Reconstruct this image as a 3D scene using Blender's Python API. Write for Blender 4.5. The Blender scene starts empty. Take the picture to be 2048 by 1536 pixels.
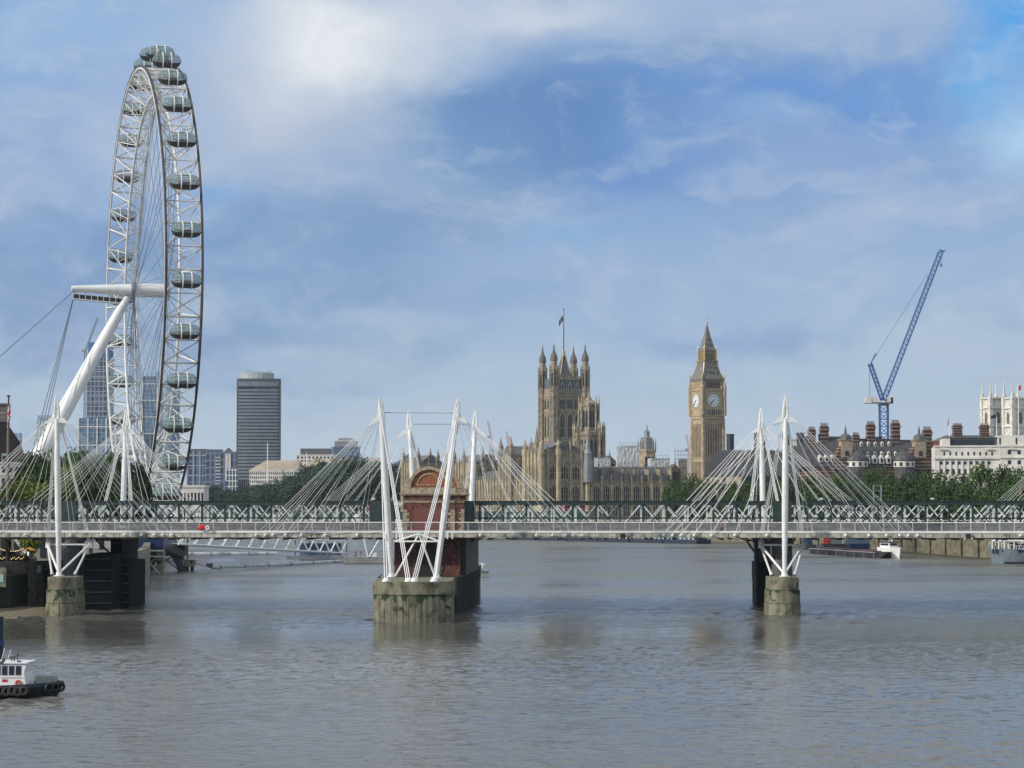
import bpy, bmesh, math, random
from mathutils import Vector, Matrix, noise
random.seed(7)
R = math.radians
S = bpy.context.scene
COL = S.collection
# ------------------------------------------------------------------ camera
F = 4600.0                      # focal length in photo pixels (photo 2048 wide)
TH = math.atan(234 / F)         # upward pitch
CZ = 16.0
cd = bpy.data.cameras.new('camera'); cam = bpy.data.objects.new('camera', cd); COL.objects.link(cam)
cam.location = (0, 0, CZ); cam.rotation_euler = (math.pi / 2 + TH, 0, 0)
cd.sensor_width = 36; cd.lens = F / 2048 * 36; cd.clip_start = 1; cd.clip_end = 30000
S.camera = cam
SUN = Vector((-0.80, -0.38, 0.46)).normalized()
sd = bpy.data.lights.new('sun', 'SUN'); sun = bpy.data.objects.new('sun', sd); COL.objects.link(sun)
sd.energy = 3.3; sd.angle = R(1.5); sd.color = (1, 0.93, 0.83)
sun.rotation_euler = SUN.to_track_quat('Z', 'Y').to_euler()
S.view_settings.view_transform = 'Standard'; S.view_settings.look = 'None'
S.view_settings.exposure = 0.12; S.view_settings.gamma = 1
S.cycles.max_bounces = 6; S.cycles.transparent_max_bounces = 12
S.cycles.volume_bounces = 0

def lin(r, g, b):
    f = lambda c: (c / 255 / 12.92) if c / 255 <= 0.04045 else ((c / 255 + 0.055) / 1.055) ** 2.4
    return (f(r), f(g), f(b))

# ------------------------------------------------------------------ sky
W = bpy.data.worlds.new('World'); S.world = W; W.use_nodes = True
nt = W.node_tree; N = nt.nodes; L = nt.links
for n in list(N): N.remove(n)
def nd(t, **k):
    n = N.new(t)
    for a, b in k.items(): setattr(n, a, b)
    return n
def mth(op, a, b=None, clamp=False):
    n = nd('ShaderNodeMath', operation=op, use_clamp=clamp)
    for i, v in enumerate((a, b)):
        if v is None: continue
        if isinstance(v, (int, float)): n.inputs[i].default_value = v
        else: L.new(v, n.inputs[i])
    return n.outputs[0]
def mixc(f, a, b):
    n = nd('ShaderNodeMix', data_type='RGBA')
    for i, v in ((0, f), (6, a), (7, b)):
        if isinstance(v, (int, float)): n.inputs[i].default_value = v
        elif isinstance(v, tuple): n.inputs[i].default_value = (*v[:3], 1)
        else: L.new(v, n.inputs[i])
    return n.outputs[2]
tc = nd('ShaderNodeTexCoord'); gen = tc.outputs['Generated']
sky = nd('ShaderNodeTexSky', sky_type='NISHITA'); sky.sun_disc = False
sky.sun_elevation = math.asin(SUN.z); sky.sun_rotation = math.atan2(SUN.x, SUN.y)
SKYS = 0.10
bg = nd('ShaderNodeBackground'); bg.inputs['Strength'].default_value = SKYS
K = 1 / SKYS
def skyc(r, g, b, m=.93):
    c = lin(r, g, b); return tuple(x * K * m for x in c)
def noi(scale, detail, vec, sx=1, sy=1, sz=1, rough=0.55, off=(0, 0, 0)):
    mp = nd('ShaderNodeMapping'); mp.inputs['Scale'].default_value = (sx, sy, sz); mp.inputs['Location'].default_value = off
    L.new(vec, mp.inputs['Vector'])
    n = nd('ShaderNodeTexNoise'); n.inputs['Scale'].default_value = scale
    n.inputs['Detail'].default_value = detail; n.inputs['Roughness'].default_value = rough
    L.new(mp.outputs[0], n.inputs['Vector']); return n
# domain warp of the view direction so that cloud edges are ragged
w1 = noi(9, 6, gen, 1, 1, 1.5)
vs = nd('ShaderNodeVectorMath', operation='SUBTRACT'); L.new(w1.outputs['Color'], vs.inputs[0]); vs.inputs[1].default_value = (.5, .5, .5)
vm = nd('ShaderNodeVectorMath', operation='SCALE'); L.new(vs.outputs[0], vm.inputs[0]); vm.inputs['Scale'].default_value = 0.085
va = nd('ShaderNodeVectorMath', operation='ADD'); L.new(gen, va.inputs[0]); L.new(vm.outputs[0], va.inputs[1])
warp = va.outputs[0]
sep = nd('ShaderNodeSeparateXYZ'); L.new(gen, sep.inputs[0])
sepw = nd('ShaderNodeSeparateXYZ'); L.new(warp, sepw.inputs[0])
ramp = nd('ShaderNodeValToRGB'); cr = ramp.color_ramp
L.new(mth('MULTIPLY', sep.outputs['Z'], 4.0, True), ramp.inputs[0])
stops = [(0.0, (192, 208, 222)), (0.12, (182, 201, 220)), (0.27, (164, 189, 217)), (0.42, (148, 177, 215)), (0.52, (136, 167, 212)), (0.7, (138, 170, 214)), (1.0, (148, 178, 214))]
while len(cr.elements) < len(stops): cr.elements.new(0.5)
for e, (p, c) in zip(cr.elements, stops): e.position = p; e.color = (*lin(*c), 1)
sc_ = nd('ShaderNodeVectorMath', operation='SCALE'); L.new(ramp.outputs[0], sc_.inputs[0]); sc_.inputs['Scale'].default_value = K * .93
cur = mixc(0.93, sky.outputs[0], sc_.outputs[0])
# broad streaky cloud texture
def sstep(v, a, b):
    n = nd('ShaderNodeMapRange'); n.interpolation_type = 'SMOOTHSTEP'
    L.new(v, n.inputs[0]); n.inputs[1].default_value = a; n.inputs[2].default_value = b; return n.outputs[0]
c1 = noi(8, 8, warp, 1, 1, 2.6)
cur = mixc(mth('MULTIPLY', sstep(c1.outputs[0], .44, .68), .55), cur, skyc(186, 200, 220))
c2 = noi(5, 6, warp, 1, 1, 3.0, off=(3.1, 1.7, 5.2))
cur = mixc(mth('MULTIPLY', sstep(c2.outputs[0], .47, .67), .72), cur, skyc(112, 146, 192))
def blob(px, py, rx, ry, col, k):
    global cur
    dx = mth('DIVIDE', mth('SUBTRACT', sepw.outputs['X'], (px - 1024) / F), rx / F)
    dz = mth('DIVIDE', mth('SUBTRACT', sepw.outputs['Z'], (1002 - py) / F), ry / F)
    d2 = mth('ADD', mth('MULTIPLY', dx, dx), mth('MULTIPLY', dz, dz))
    g = mth('EXPONENT', mth('MULTIPLY', d2, -1.0))
    cur = mixc(mth('MULTIPLY', g, k, True), cur, skyc(*col))
for b in [
    (120, 60, 330, 150, (140, 178, 222), .7), (60, 90, 130, 60, (165, 192, 222), .5),
    (640, 260, 330, 90, (176, 190, 214), .75), (520, 170, 260, 110, (178, 192, 214), .6),
    (690, 90, 250, 100, (212, 220, 228), 1.0), (665, 85, 150, 75, (236, 239, 243), .9), (560, 200, 120, 40, (196, 206, 222), .7),
    (1090, 26, 220, 50, (204, 214, 228), .9), (1650, 60, 330, 100, (168, 188, 218), .85),
    (980, 210, 190, 60, (98, 140, 192), .9), (1180, 270, 300, 95, (92, 134, 186), .95), (1330, 370, 200, 50, (104, 146, 204), .7), (920, 300, 170, 110, (112, 152, 198), .7),
    (1480, 190, 240, 40, (98, 146, 210), .8), (1350, 330, 180, 90, (104, 148, 206), .7), (1720, 215, 230, 60, (98, 150, 214), .7),
    (1500, 262, 80, 34, (135, 174, 220), .8), (1620, 330, 190, 70, (142, 168, 212), .6), (1990, 110, 75, 130, (82, 163, 231), .95),
    (1960, 230, 70, 60, (110, 176, 232), .7), (2030, 315, 70, 48, (176, 212, 240), .9),
    (780, 390, 200, 70, (160, 183, 212), .6), (1150, 478, 130, 30, (122, 172, 216), .6),
    (480, 375, 50, 26, (112, 168, 222), .5), (1240, 535, 170, 34, (160, 182, 214), .6), (560, 520, 170, 40, (152, 180, 214), .5),
    (1430, 655, 170, 34, (124, 158, 208), .5), (680, 720, 90, 30, (172, 190, 212), .5), (1000, 590, 220, 40, (126, 160, 206), .45)]:
    blob(*b)
# fine wisps
c3 = noi(30, 8, warp, 1, 1, 2.2, rough=0.62)
cur = mixc(mth('MULTIPLY', sstep(c3.outputs[0], .47, .72), .30), cur, skyc(200, 210, 222))
# overhead and behind: brighter broken cloud
cur = mixc(mth('MULTIPLY', sstep(sep.outputs['Z'], .23, .38), .9), cur, skyc(216, 220, 226))
L.new(cur, bg.inputs['Color'])
wo = nd('ShaderNodeOutputWorld'); L.new(bg.outputs[0], wo.inputs[0])

# ------------------------------------------------------------------ helpers
def P(px, py, Y):
    cx = (px - 1024) / F; cy = (768 - py) / F
    dy = math.cos(TH) - cy * math.sin(TH); dz = math.sin(TH) + cy * math.cos(TH)
    t = Y / dy
    return Vector((cx * t, Y, CZ + dz * t))
def PX(px, Y): return P(px, 1002, Y).x
def PZ(py, Y): return P(1024, py, Y).z
def YW(py, z=0.0):               # depth at which height z shows at row py
    k = (P(1024, py, 1000).z - CZ) / 1000
    return (z - CZ) / k

MATS = {}
def mat(name, col, rough=.6, metal=0, var=.0, scale=1.0, alpha=1, spec=.5, bump=0.0, emit=None, stretch=(1, 1, 1), col2=None, lo=.4, hi=.6, coord='Object', detail=5):
    if name in MATS: return MATS[name]
    m = bpy.data.materials.new(name); m.use_nodes = True; MATS[name] = m
    t = m.node_tree; b = t.nodes['Principled BSDF']
    b.inputs['Base Color'].default_value = (*col, 1); b.inputs['Roughness'].default_value = rough
    b.inputs['Metallic'].default_value = metal; b.inputs['Alpha'].default_value = alpha
    b.inputs['Specular IOR Level'].default_value = spec
    if emit: b.inputs['Emission Color'].default_value = (*emit[:3], 1); b.inputs['Emission Strength'].default_value = emit[3]
    if var or col2 or bump:
        tcn = t.nodes.new('ShaderNodeTexCoord'); mp = t.nodes.new('ShaderNodeMapping'); mp.inputs['Scale'].default_value = stretch
        t.links.new(tcn.outputs[coord], mp.inputs[0])
        n = t.nodes.new('ShaderNodeTexNoise'); n.inputs['Scale'].default_value = scale; n.inputs['Detail'].default_value = detail
        t.links.new(mp.outputs[0], n.inputs['Vector'])
        c2 = col2 if col2 else tuple(min(1, c * (1 + var)) for c in col)
        c1 = col if col2 else tuple(c * (1 - var) for c in col)
        r = t.nodes.new('ShaderNodeValToRGB'); r.color_ramp.elements[0].position = lo; r.color_ramp.elements[1].position = hi
        r.color_ramp.elements[0].color = (*c1, 1); r.color_ramp.elements[1].color = (*c2, 1)
        t.links.new(n.outputs[0], r.inputs[0]); t.links.new(r.outputs[0], b.inputs['Base Color'])
        if bump:
            bp = t.nodes.new('ShaderNodeBump'); bp.inputs['Strength'].default_value = bump; bp.inputs['Distance'].default_value = .1
            t.links.new(n.outputs[0], bp.inputs['Height']); t.links.new(bp.outputs[0], b.inputs['Normal'])
    return m

SPLIT = {'corner_turrets', 'corner_buttresses', 'cross_beams', 'cross_girders', 'quoins', 'attic_block', 'roof_pinnacles', 'pavilion_turrets', 'stepped_buttresses', 'buttresses', 'gilded_colonnette', 'white_bay', 'pinnacles', 'waling', 'antennas', 'concrete_column', 'column', 'restraint_tower', 'chimney_pots', 'stanchion', 'ventilator', 'whip_aerials', 'raking_leg', 'floodlight', 'legs'}
EXTRA = []
class MB:
    def __init__(s): s.v = []; s.f = []
    def add(s, vs, fs):
        o = len(s.v); s.v += [tuple(v) for v in vs]; s.f += [tuple(i + o for i in f) for f in fs]; return s
    def box(s, x0, x1, y0, y1, z0, z1):
        return s.add([(x0, y0, z0), (x1, y0, z0), (x1, y1, z0), (x0, y1, z0), (x0, y0, z1), (x1, y0, z1), (x1, y1, z1), (x0, y1, z1)],
                     [(0, 3, 2, 1), (4, 5, 6, 7), (0, 1, 5, 4), (1, 2, 6, 5), (2, 3, 7, 6), (3, 0, 4, 7)])
    def bar(s, a, b, w, h=None, up=(0, 0, 1)):
        a = Vector(a); b = Vector(b); h = w if h is None else h; d = (b - a).normalized(); u = Vector(up)
        if abs(d.dot(u)) > .98: u = Vector((0, 1, 0))
        x = d.cross(u).normalized() * w / 2; z = x.normalized().cross(d).normalized() * h / 2
        vs = [p + i * x + j * z for p in (a, b) for i, j in ((-1, -1), (1, -1), (1, 1), (-1, 1))]
        return s.add(vs, [(0, 1, 2, 3), (7, 6, 5, 4), (0, 4, 5, 1), (1, 5, 6, 2), (2, 6, 7, 3), (3, 7, 4, 0)])
    def tube(s, a, b, r0, r1=None, n=8):
        return s.path([a, b], [r0, r0 if r1 is None else r1], n)
    def path(s, pts, rs, n=8):
        pts = [Vector(p) for p in pts]; vs = []; fs = []
        for i, p in enumerate(pts):
            d = (pts[min(i + 1, len(pts) - 1)] - pts[max(i - 1, 0)]).normalized()
            u = Vector((0, 0, 1)) if abs(d.z) < .9 else Vector((0, 1, 0))
            x = d.cross(u).normalized(); y = x.cross(d).normalized()
            for k in range(n):
                t = 2 * math.pi * k / n; vs.append(p + (x * math.cos(t) + y * math.sin(t)) * rs[i])
        for i in range(len(pts) - 1):
            for k in range(n):
                a_ = i * n + k; b_ = i * n + (k + 1) % n; fs.append((a_, b_, b_ + n, a_ + n))
        fs.append(tuple(range(n))[::-1]); fs.append(tuple((len(pts) - 1) * n + k for k in range(n)))
        return s.add(vs, fs)
    def lathe(s, cx, cy, prof, n=12, rot=0, sy=1):
        vs = []; fs = []
        for r, z in prof:
            for k in range(n):
                t = 2 * math.pi * k / n + rot; vs.append((cx + r * math.cos(t), cy + sy * r * math.sin(t), z))
        for i in range(len(prof) - 1):
            for k in range(n):
                a_ = i * n + k; b_ = i * n + (k + 1) % n; fs.append((a_, b_, b_ + n, a_ + n))
        fs.append(tuple(range(n))[::-1]); fs.append(tuple((len(prof) - 1) * n + k for k in range(n)))
        return s.add(vs, fs)
    def pxz(s, poly, y0, y1):          # polygon in xz (front faces -y), extruded along y
        n = len(poly); vs = [(x, y0, z) for x, z in poly] + [(x, y1, z) for x, z in poly]
        fs = [tuple(range(n)), tuple(range(2 * n - 1, n - 1, -1))] + [(i, i + n, (i + 1) % n + n, (i + 1) % n) for i in range(n)]
        return s.add(vs, fs)
    def pyz(s, poly, x0, x1):
        n = len(poly); vs = [(x0, y, z) for y, z in poly] + [(x1, y, z) for y, z in poly]
        fs = [tuple(range(n)), tuple(range(2 * n - 1, n - 1, -1))] + [(i, i + n, (i + 1) % n + n, (i + 1) % n) for i in range(n)]
        return s.add(vs, fs)
    def pxy(s, poly, z0, z1, top=None):
        n = len(poly); t = top or poly; vs = [(x, y, z0) for x, y in poly] + [(x, y, z1) for x, y in t]
        fs = [tuple(range(n))[::-1], tuple(range(n, 2 * n))] + [(i, (i + 1) % n, (i + 1) % n + n, i + n) for i in range(n)]
        return s.add(vs, fs)
    def torus(s, c, r, t, n=64, m=6, axis='x', rot=0):
        vs = []; fs = []
        for i in range(n):
            a = 2 * math.pi * i / n + rot
            for k in range(m):
                b = 2 * math.pi * k / m; rr = r + t * math.cos(b); q = t * math.sin(b)
                if axis == 'x': v = (c[0] + q, c[1] + rr * math.cos(a), c[2] + rr * math.sin(a))
                elif axis == 'y': v = (c[0] + rr * math.cos(a), c[1] + q, c[2] + rr * math.sin(a))
                else: v = (c[0] + rr * math.cos(a), c[1] + rr * math.sin(a), c[2] + q)
                vs.append(v)
        for i in range(n):
            for k in range(m):
                fs.append((i * m + k, ((i + 1) % n) * m + k, ((i + 1) % n) * m + (k + 1) % m, i * m + (k + 1) % m))
        return s.add(vs, fs)
    def ball(s, c, r, n=10, m=6, sx=1, sy=1, sz=1):
        prof = [(max(.001, r * math.sin(math.pi * i / m)), -r * math.cos(math.pi * i / m)) for i in range(m + 1)]
        o = len(s.v); s.lathe(0, 0, prof, n)
        for i in range(o, len(s.v)):
            v = s.v[i]; s.v[i] = (c[0] + v[0] * sx, c[1] + v[1] * sy, c[2] + v[2] * sz)
        return s
    def mesh(s, name, m, smooth=False):
        me = bpy.data.meshes.new(name); me.from_pydata(s.v, [], s.f)
        bm = bmesh.new(); bm.from_mesh(me); bmesh.ops.recalc_face_normals(bm, faces=bm.faces); bm.to_mesh(me); bm.free()
        if m: me.materials.append(m)
        if smooth:
            for p in me.polygons: p.use_smooth = True
            try: me.set_sharp_from_angle(angle=R(40))
            except Exception: pass
        return me
    def islands(s):
        par = list(range(len(s.v)))
        def fd(i):
            while par[i] != i: par[i] = par[par[i]]; i = par[i]
            return i
        for f in s.f:
            for i in f[1:]: par[fd(i)] = fd(f[0])
        grp = {}
        for i in range(len(s.v)): grp.setdefault(fd(i), []).append(i)
        bb = [[g, [min(s.v[i][k] for i in g) - .05 for k in range(3)], [max(s.v[i][k] for i in g) + .05 for k in range(3)]] for g in grp.values()]
        out = []
        for g, lo, hi in bb:
            hit = [o for o in out if all(o[1][k] <= hi[k] and o[2][k] >= lo[k] for k in range(3))]
            for o in hit: g = g + o[0]; lo = [min(lo[k], o[1][k]) for k in range(3)]; hi = [max(hi[k], o[2][k]) for k in range(3)]; out.remove(o)
            out.append([g, lo, hi])
        res = []
        for g, _, _ in out:
            ix = {v: n for n, v in enumerate(sorted(g))}; m = MB(); m.v = [s.v[v] for v in sorted(g)]; m.f = [tuple(ix[i] for i in f) for f in s.f if f[0] in ix]; res.append(m)
        return res
    def build(s, name, m, parent=None, smooth=False, loc=None, rz=0):
        if name in SPLIT:
            ps = s.islands()
            if 1 < len(ps) <= 100:
                os_ = [link(name, p.mesh(name, m, smooth), parent, loc, rz) for p in ps]
                global EXTRA; EXTRA = os_[:-1]; return os_[-1]
        return link(name, s.mesh(name, m, smooth), parent, loc, rz)
def link(name, me, parent=None, loc=None, rz=0):
    o = bpy.data.objects.new(name, me); COL.objects.link(o)
    if parent: o.parent = parent
    if loc is not None: o.location = loc
    if rz: o.rotation_euler = (0, 0, rz)
    return o
def tag(o, label, cat, group=None, kind=None):
    o['label'] = label; o['category'] = cat
    if group: o['group'] = group
    if kind: o['kind'] = kind
    return o
def thing(name, label, cat, loc=(0, 0, 0), rz=0, group=None):
    o = bpy.data.objects.new(name, None); COL.objects.link(o); o.empty_display_size = .5
    o.location = loc; o.rotation_euler = (0, 0, rz)
    return tag(o, label, cat, group)
def struct(name, mb, m, smooth=False):
    o = mb.build(name, m, None, smooth); o['kind'] = 'structure'; return o
def dup(root, loc, rz=None, label=None, scale=None):
    def cp(o, par):
        c = o.copy(); COL.objects.link(c)
        if par: c.parent = par
        for ch in CH.get(o.name, []): cp(ch, c)
        return c
    CH = {}
    for o in root.children_recursive: CH.setdefault(o.parent.name, []).append(o)
    c = cp(root, None); c.location = loc
    if rz is not None: c.rotation_euler = (0, 0, rz)
    if label: c['label'] = label
    if scale: c.scale = (scale,) * 3 if isinstance(scale, (int, float)) else scale
    return c
def text_mesh(txt, size, thick=.02):
    cu = bpy.data.curves.new('lettering', 'FONT'); cu.body = txt; cu.size = size; cu.extrude = thick; cu.resolution_u = 3
    o = bpy.data.objects.new('tmp', cu); COL.objects.link(o)
    dg = bpy.context.evaluated_depsgraph_get(); me = bpy.data.meshes.new_from_object(o.evaluated_get(dg))
    bpy.data.objects.remove(o); return me
def person(name, label, loc, rz, top, trousers, h=1.72, pose='walk'):
    """one continuous skinned body, clothing colours by height"""
    vs = [(0, 0, .95), (0, 0, 1.2), (0, 0, 1.42), (0, -.01, 1.52), (0, -.03, 1.64), (0, -.02, 1.74),
          (-.1, 0, .9), (-.11, -.10, .5), (-.11, -.05, .08), (-.11, -.17, .03),
          (.1, 0, .9), (.11, .08, .5), (.11, .22, .1), (.11, .12, .03),
          (-.19, 0, 1.4), (-.25, .06, 1.12), (-.24, -.06, .88), (.19, 0, 1.4), (.25, -.06, 1.12), (.24, -.2, .92)]
    es = [(0, 1), (1, 2), (2, 3), (3, 4), (4, 5), (0, 6), (6, 7), (7, 8), (8, 9), (0, 10), (10, 11), (11, 12), (12, 13),
          (2, 14), (14, 15), (15, 16), (2, 17), (17, 18), (18, 19)]
    rs = [.16, .15, .17, .065, .1, .07, .1, .07, .05, .04, .1, .07, .05, .04, .07, .05, .04, .07, .05, .04]
    me = bpy.data.meshes.new('body'); me.from_pydata([tuple(c * h / 1.8 for c in v) for v in vs], es, [])
    o = bpy.data.objects.new('tmp', me); COL.objects.link(o)
    o.modifiers.new('s', 'SKIN'); sub = o.modifiers.new('d', 'SUBSURF'); sub.levels = 1; sub.render_levels = 1
    for i, sv in enumerate(me.skin_vertices[0].data): sv.radius = (rs[i] * h / 1.8,) * 2; sv.use_root = (i == 0)
    dg = bpy.context.evaluated_depsgraph_get(); m2 = bpy.data.meshes.new_from_object(o.evaluated_get(dg)); bpy.data.objects.remove(o)
    m2.materials.clear()
    for m_ in (mat('cloth_%s' % (str(top)), top, .9), mat('cloth_%s' % (str(trousers)), trousers, .9), mat('skin', (.5, .3, .22), .6), mat('dark_hair', (.03, .02, .015), .8)): m2.materials.append(m_)
    for p in m2.polygons:
        z = p.center.z / h * 1.8; x = abs(p.center.x)
        p.material_index = 3 if (z > 1.7 or (z > 1.6 and p.center.y > .0)) else 2 if z > 1.5 or (x > .2 and z < 1.0) else 0 if z > .95 else 1
        p.use_smooth = True
    t = bpy.data.objects.new('person', m2); COL.objects.link(t); t.location = loc; t.rotation_euler = (0, 0, rz)
    return tag(t, label, 'person')
# ------------------------------------------------------------------ materials
M = {}
M['white'] = mat('white_paint', (.78, .79, .77), .35, var=.05, scale=.8)
M['white2'] = mat('weathered_white_paint', (.70, .71, .68), .4, var=.10, scale=.5)
M['cable'] = mat('white_cable', (.80, .81, .80), .4)
M['steel'] = mat('grey_steel', (.34, .36, .38), .4, .5, var=.1, scale=2)
M['dark'] = mat('dark_steel', (.03, .035, .04), .5, var=.2, scale=1)
M['black'] = mat('black_rubber', (.012, .012, .014), .6)
M['green'] = mat('bridge_green_paint', (.022, .042, .038), .5, var=.25, scale=1.5)
M['palegreen'] = mat('pale_grey_green_paint', (.62, .66, .64), .55, var=.15, scale=1.2)
M['stone'] = mat('sandstone_trim', (.33, .27, .19), .8, var=.25, scale=2.2, bump=.3)
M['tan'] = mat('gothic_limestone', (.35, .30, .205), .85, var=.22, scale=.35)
M['tan2'] = mat('darker_gothic_limestone', (.255, .218, .162), .85, var=.25, scale=.4)  # same limestone in a darker, greyer tone
M['bbstone'] = mat('clock_tower_stone', (.37, .30, .21), .85, var=.18, scale=.5)
M['bbroof'] = mat('clock_tower_roof', (.165, .16, .145), .55, var=.2, scale=1)
M['dslate'] = mat('dark_slate', (.065, .063, .068), .6, var=.3, scale=.7)
M['slate'] = mat('grey_slate', (.11, .115, .125), .6, var=.25, scale=.7)
M['iron'] = mat('dark_iron_roof', (.10, .105, .11), .5, var=.2, scale=1)
M['gold'] = mat('gilding', (.48, .39, .21), .4, .4, var=.1, scale=2)
M['pane'] = mat('dark_window_glass', (.02, .025, .035), .15)
M['bpane'] = mat('blue_window_glass', (.06, .12, .20), .12, var=.35, scale=.15)
M['brick'] = mat('red_brick', (.115, .042, .032), .85, var=.45, scale=3.0)
M['dbrick'] = mat('grimy_brick', (.13, .05, .04), .9, var=.35, scale=1.2)
M['asphalt'] = mat('asphalt', (.05, .05, .052), .9, var=.2, scale=.5)
M['paving'] = mat('paving_stone', (.22, .21, .19), .9, var=.2, scale=.4)
M['earth'] = mat('river_silt', (.10, .085, .06), .9, var=.2, scale=.1)
M['red'] = mat('red_paint', (.5, .02, .025), .5)
M['navy'] = mat('navy_paint', (.012, .03, .10), .4, var=.1, scale=1)
M['pale'] = mat('portland_stone', (.62, .60, .55), .8, var=.10, scale=.2)
M['wall'] = mat('river_wall_stone', (.15, .135, .09), .9, var=.25, scale=.25, stretch=(1, 1, 2.5), bump=.3)

def grid_mat(name, frame, pane, sx, sz, fw=.18, rough=.3, var=.3, coord='Object'):
    """facade pattern inside one surface: panes between frames, in metres (x+y along, z up)"""
    if name in MATS: return MATS[name]
    m = mat(name, frame, rough)
    t = m.node_tree; b = t.nodes['Principled BSDF']; n_ = t.nodes.new; lk = t.links.new
    tcn = n_('ShaderNodeTexCoord'); sp = n_('ShaderNodeSeparateXYZ'); lk(tcn.outputs[coord], sp.inputs[0])
    def mm(op, a, c):
        q = n_('ShaderNodeMath'); q.operation = op
        for i, v in enumerate((a, c)):
            if isinstance(v, (int, float)): q.inputs[i].default_value = v
            elif v is not None: lk(v, q.inputs[i])
        return q.outputs[0]
    u = mm('DIVIDE', mm('ADD', sp.outputs[0], sp.outputs[1]), sx); v = mm('DIVIDE', sp.outputs[2], sz)
    fu = mm('FRACT', mm('ADD', u, 500), None); fv = mm('FRACT', v, None)
    a = mm('GREATER_THAN', fu, fw); c = mm('GREATER_THAN', fv, fw * sx / sz if sx / sz < 3 else .4)
    mask = mm('MULTIPLY', a, c)
    cx = n_('ShaderNodeCombineXYZ'); lk(mm('FLOOR', mm('ADD', u, 500), None), cx.inputs[0]); lk(mm('FLOOR', v, None), cx.inputs[1])
    wn = n_('ShaderNodeTexWhiteNoise'); lk(cx.outputs[0], wn.inputs[0])
    r = n_('ShaderNodeMix'); r.data_type = 'RGBA'; lk(wn.outputs[0], r.inputs[0])
    r.inputs[6].default_value = (*[x * (1 - var) for x in pane], 1); r.inputs[7].default_value = (*[min(1, x * (1 + 2 * var)) for x in pane], 1)
    x = n_('ShaderNodeMix'); x.data_type = 'RGBA'; lk(mask, x.inputs[0]); x.inputs[6].default_value = (*frame, 1); lk(r.outputs[2], x.inputs[7])
    lk(x.outputs[2], b.inputs['Base Color'])
    return m

def streak_mat(name, col, col2, rough=.85, sx=1.6, sz=.12, algae=None, z0=0, z1=1, joint=0):
    """vertical run-off streaks; optional band of algae between heights z0..z1 (it grows at the tide line)"""
    m = mat(name, col, rough, var=0, col2=col2, scale=1.0, stretch=(sx, sx, sz), lo=.35, hi=.65, bump=.25, coord='Object')
    t = m.node_tree; b = t.nodes['Principled BSDF']; n_ = t.nodes.new; lk = t.links.new
    src = b.inputs['Base Color'].links[0].from_socket
    geo = n_('ShaderNodeNewGeometry'); sp = n_('ShaderNodeSeparateXYZ'); lk(geo.outputs['Position'], sp.inputs[0])
    nz = n_('ShaderNodeTexNoise'); nz.inputs['Scale'].default_value = .9; nz.inputs['Detail'].default_value = 6; lk(geo.outputs['Position'], nz.inputs['Vector'])
    blot = n_('ShaderNodeValToRGB'); blot.color_ramp.elements[0].position = .52; blot.color_ramp.elements[1].position = .66
    blot.color_ramp.elements[0].color = (1, 1, 1, 1); blot.color_ramp.elements[1].color = (.45, .42, .38, 1); lk(nz.outputs[0], blot.inputs[0])
    mu = n_('ShaderNodeMix'); mu.data_type = 'RGBA'; mu.blend_type = 'MULTIPLY'; mu.inputs[0].default_value = 1; lk(src, mu.inputs[6]); lk(blot.outputs[0], mu.inputs[7])
    out = mu.outputs[2]
    if algae:
        nz2 = n_('ShaderNodeTexNoise'); nz2.inputs['Scale'].default_value = .9; nz2.inputs['Detail'].default_value = 7; lk(geo.outputs['Position'], nz2.inputs['Vector'])
        ad = n_('ShaderNodeMath'); ad.operation = 'MULTIPLY_ADD'; lk(nz2.outputs[0], ad.inputs[0]); ad.inputs[1].default_value = (z1 - z0) * 6.5; lk(sp.outputs[2], ad.inputs[2])
        a1 = n_('ShaderNodeMapRange'); a1.inputs[1].default_value = z0 + (z1 - z0) * 3.85; a1.inputs[2].default_value = z0 + (z1 - z0) * 4.25; lk(ad.outputs[0], a1.inputs[0])
        a2 = n_('ShaderNodeMapRange'); a2.inputs[1].default_value = z1 + .05; a2.inputs[2].default_value = z1 - .1; lk(sp.outputs[2], a2.inputs[0])
        ml = n_('ShaderNodeMath'); ml.operation = 'MULTIPLY'; lk(a1.outputs[0], ml.inputs[0]); lk(a2.outputs[0], ml.inputs[1])
        x = n_('ShaderNodeMix'); x.data_type = 'RGBA'; lk(ml.outputs[0], x.inputs[0]); lk(out, x.inputs[6]); x.inputs[7].default_value = (*algae, 1); out = x.outputs[2]
    lk(out, b.inputs['Base Color'])
    return m
M['fascia'] = streak_mat('streaked_concrete_fascia', (.30, .285, .22), (.56, .54, .47), sx=1.6, sz=.05)
M['pilecap'] = streak_mat('stained_concrete', (.115, .11, .072), (.25, .24, .165), sx=1.2, sz=.35, algae=(.02, .045, .012), z0=2.0, z1=3.72)
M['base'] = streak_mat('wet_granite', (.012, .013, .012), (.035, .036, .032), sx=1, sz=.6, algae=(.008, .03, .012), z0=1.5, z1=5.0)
M['quay'] = streak_mat('quay_concrete', (.20, .19, .14), (.32, .30, .23), sx=.5, sz=.2, algae=(.03, .05, .02), z0=1.0, z1=3.0)

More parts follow.
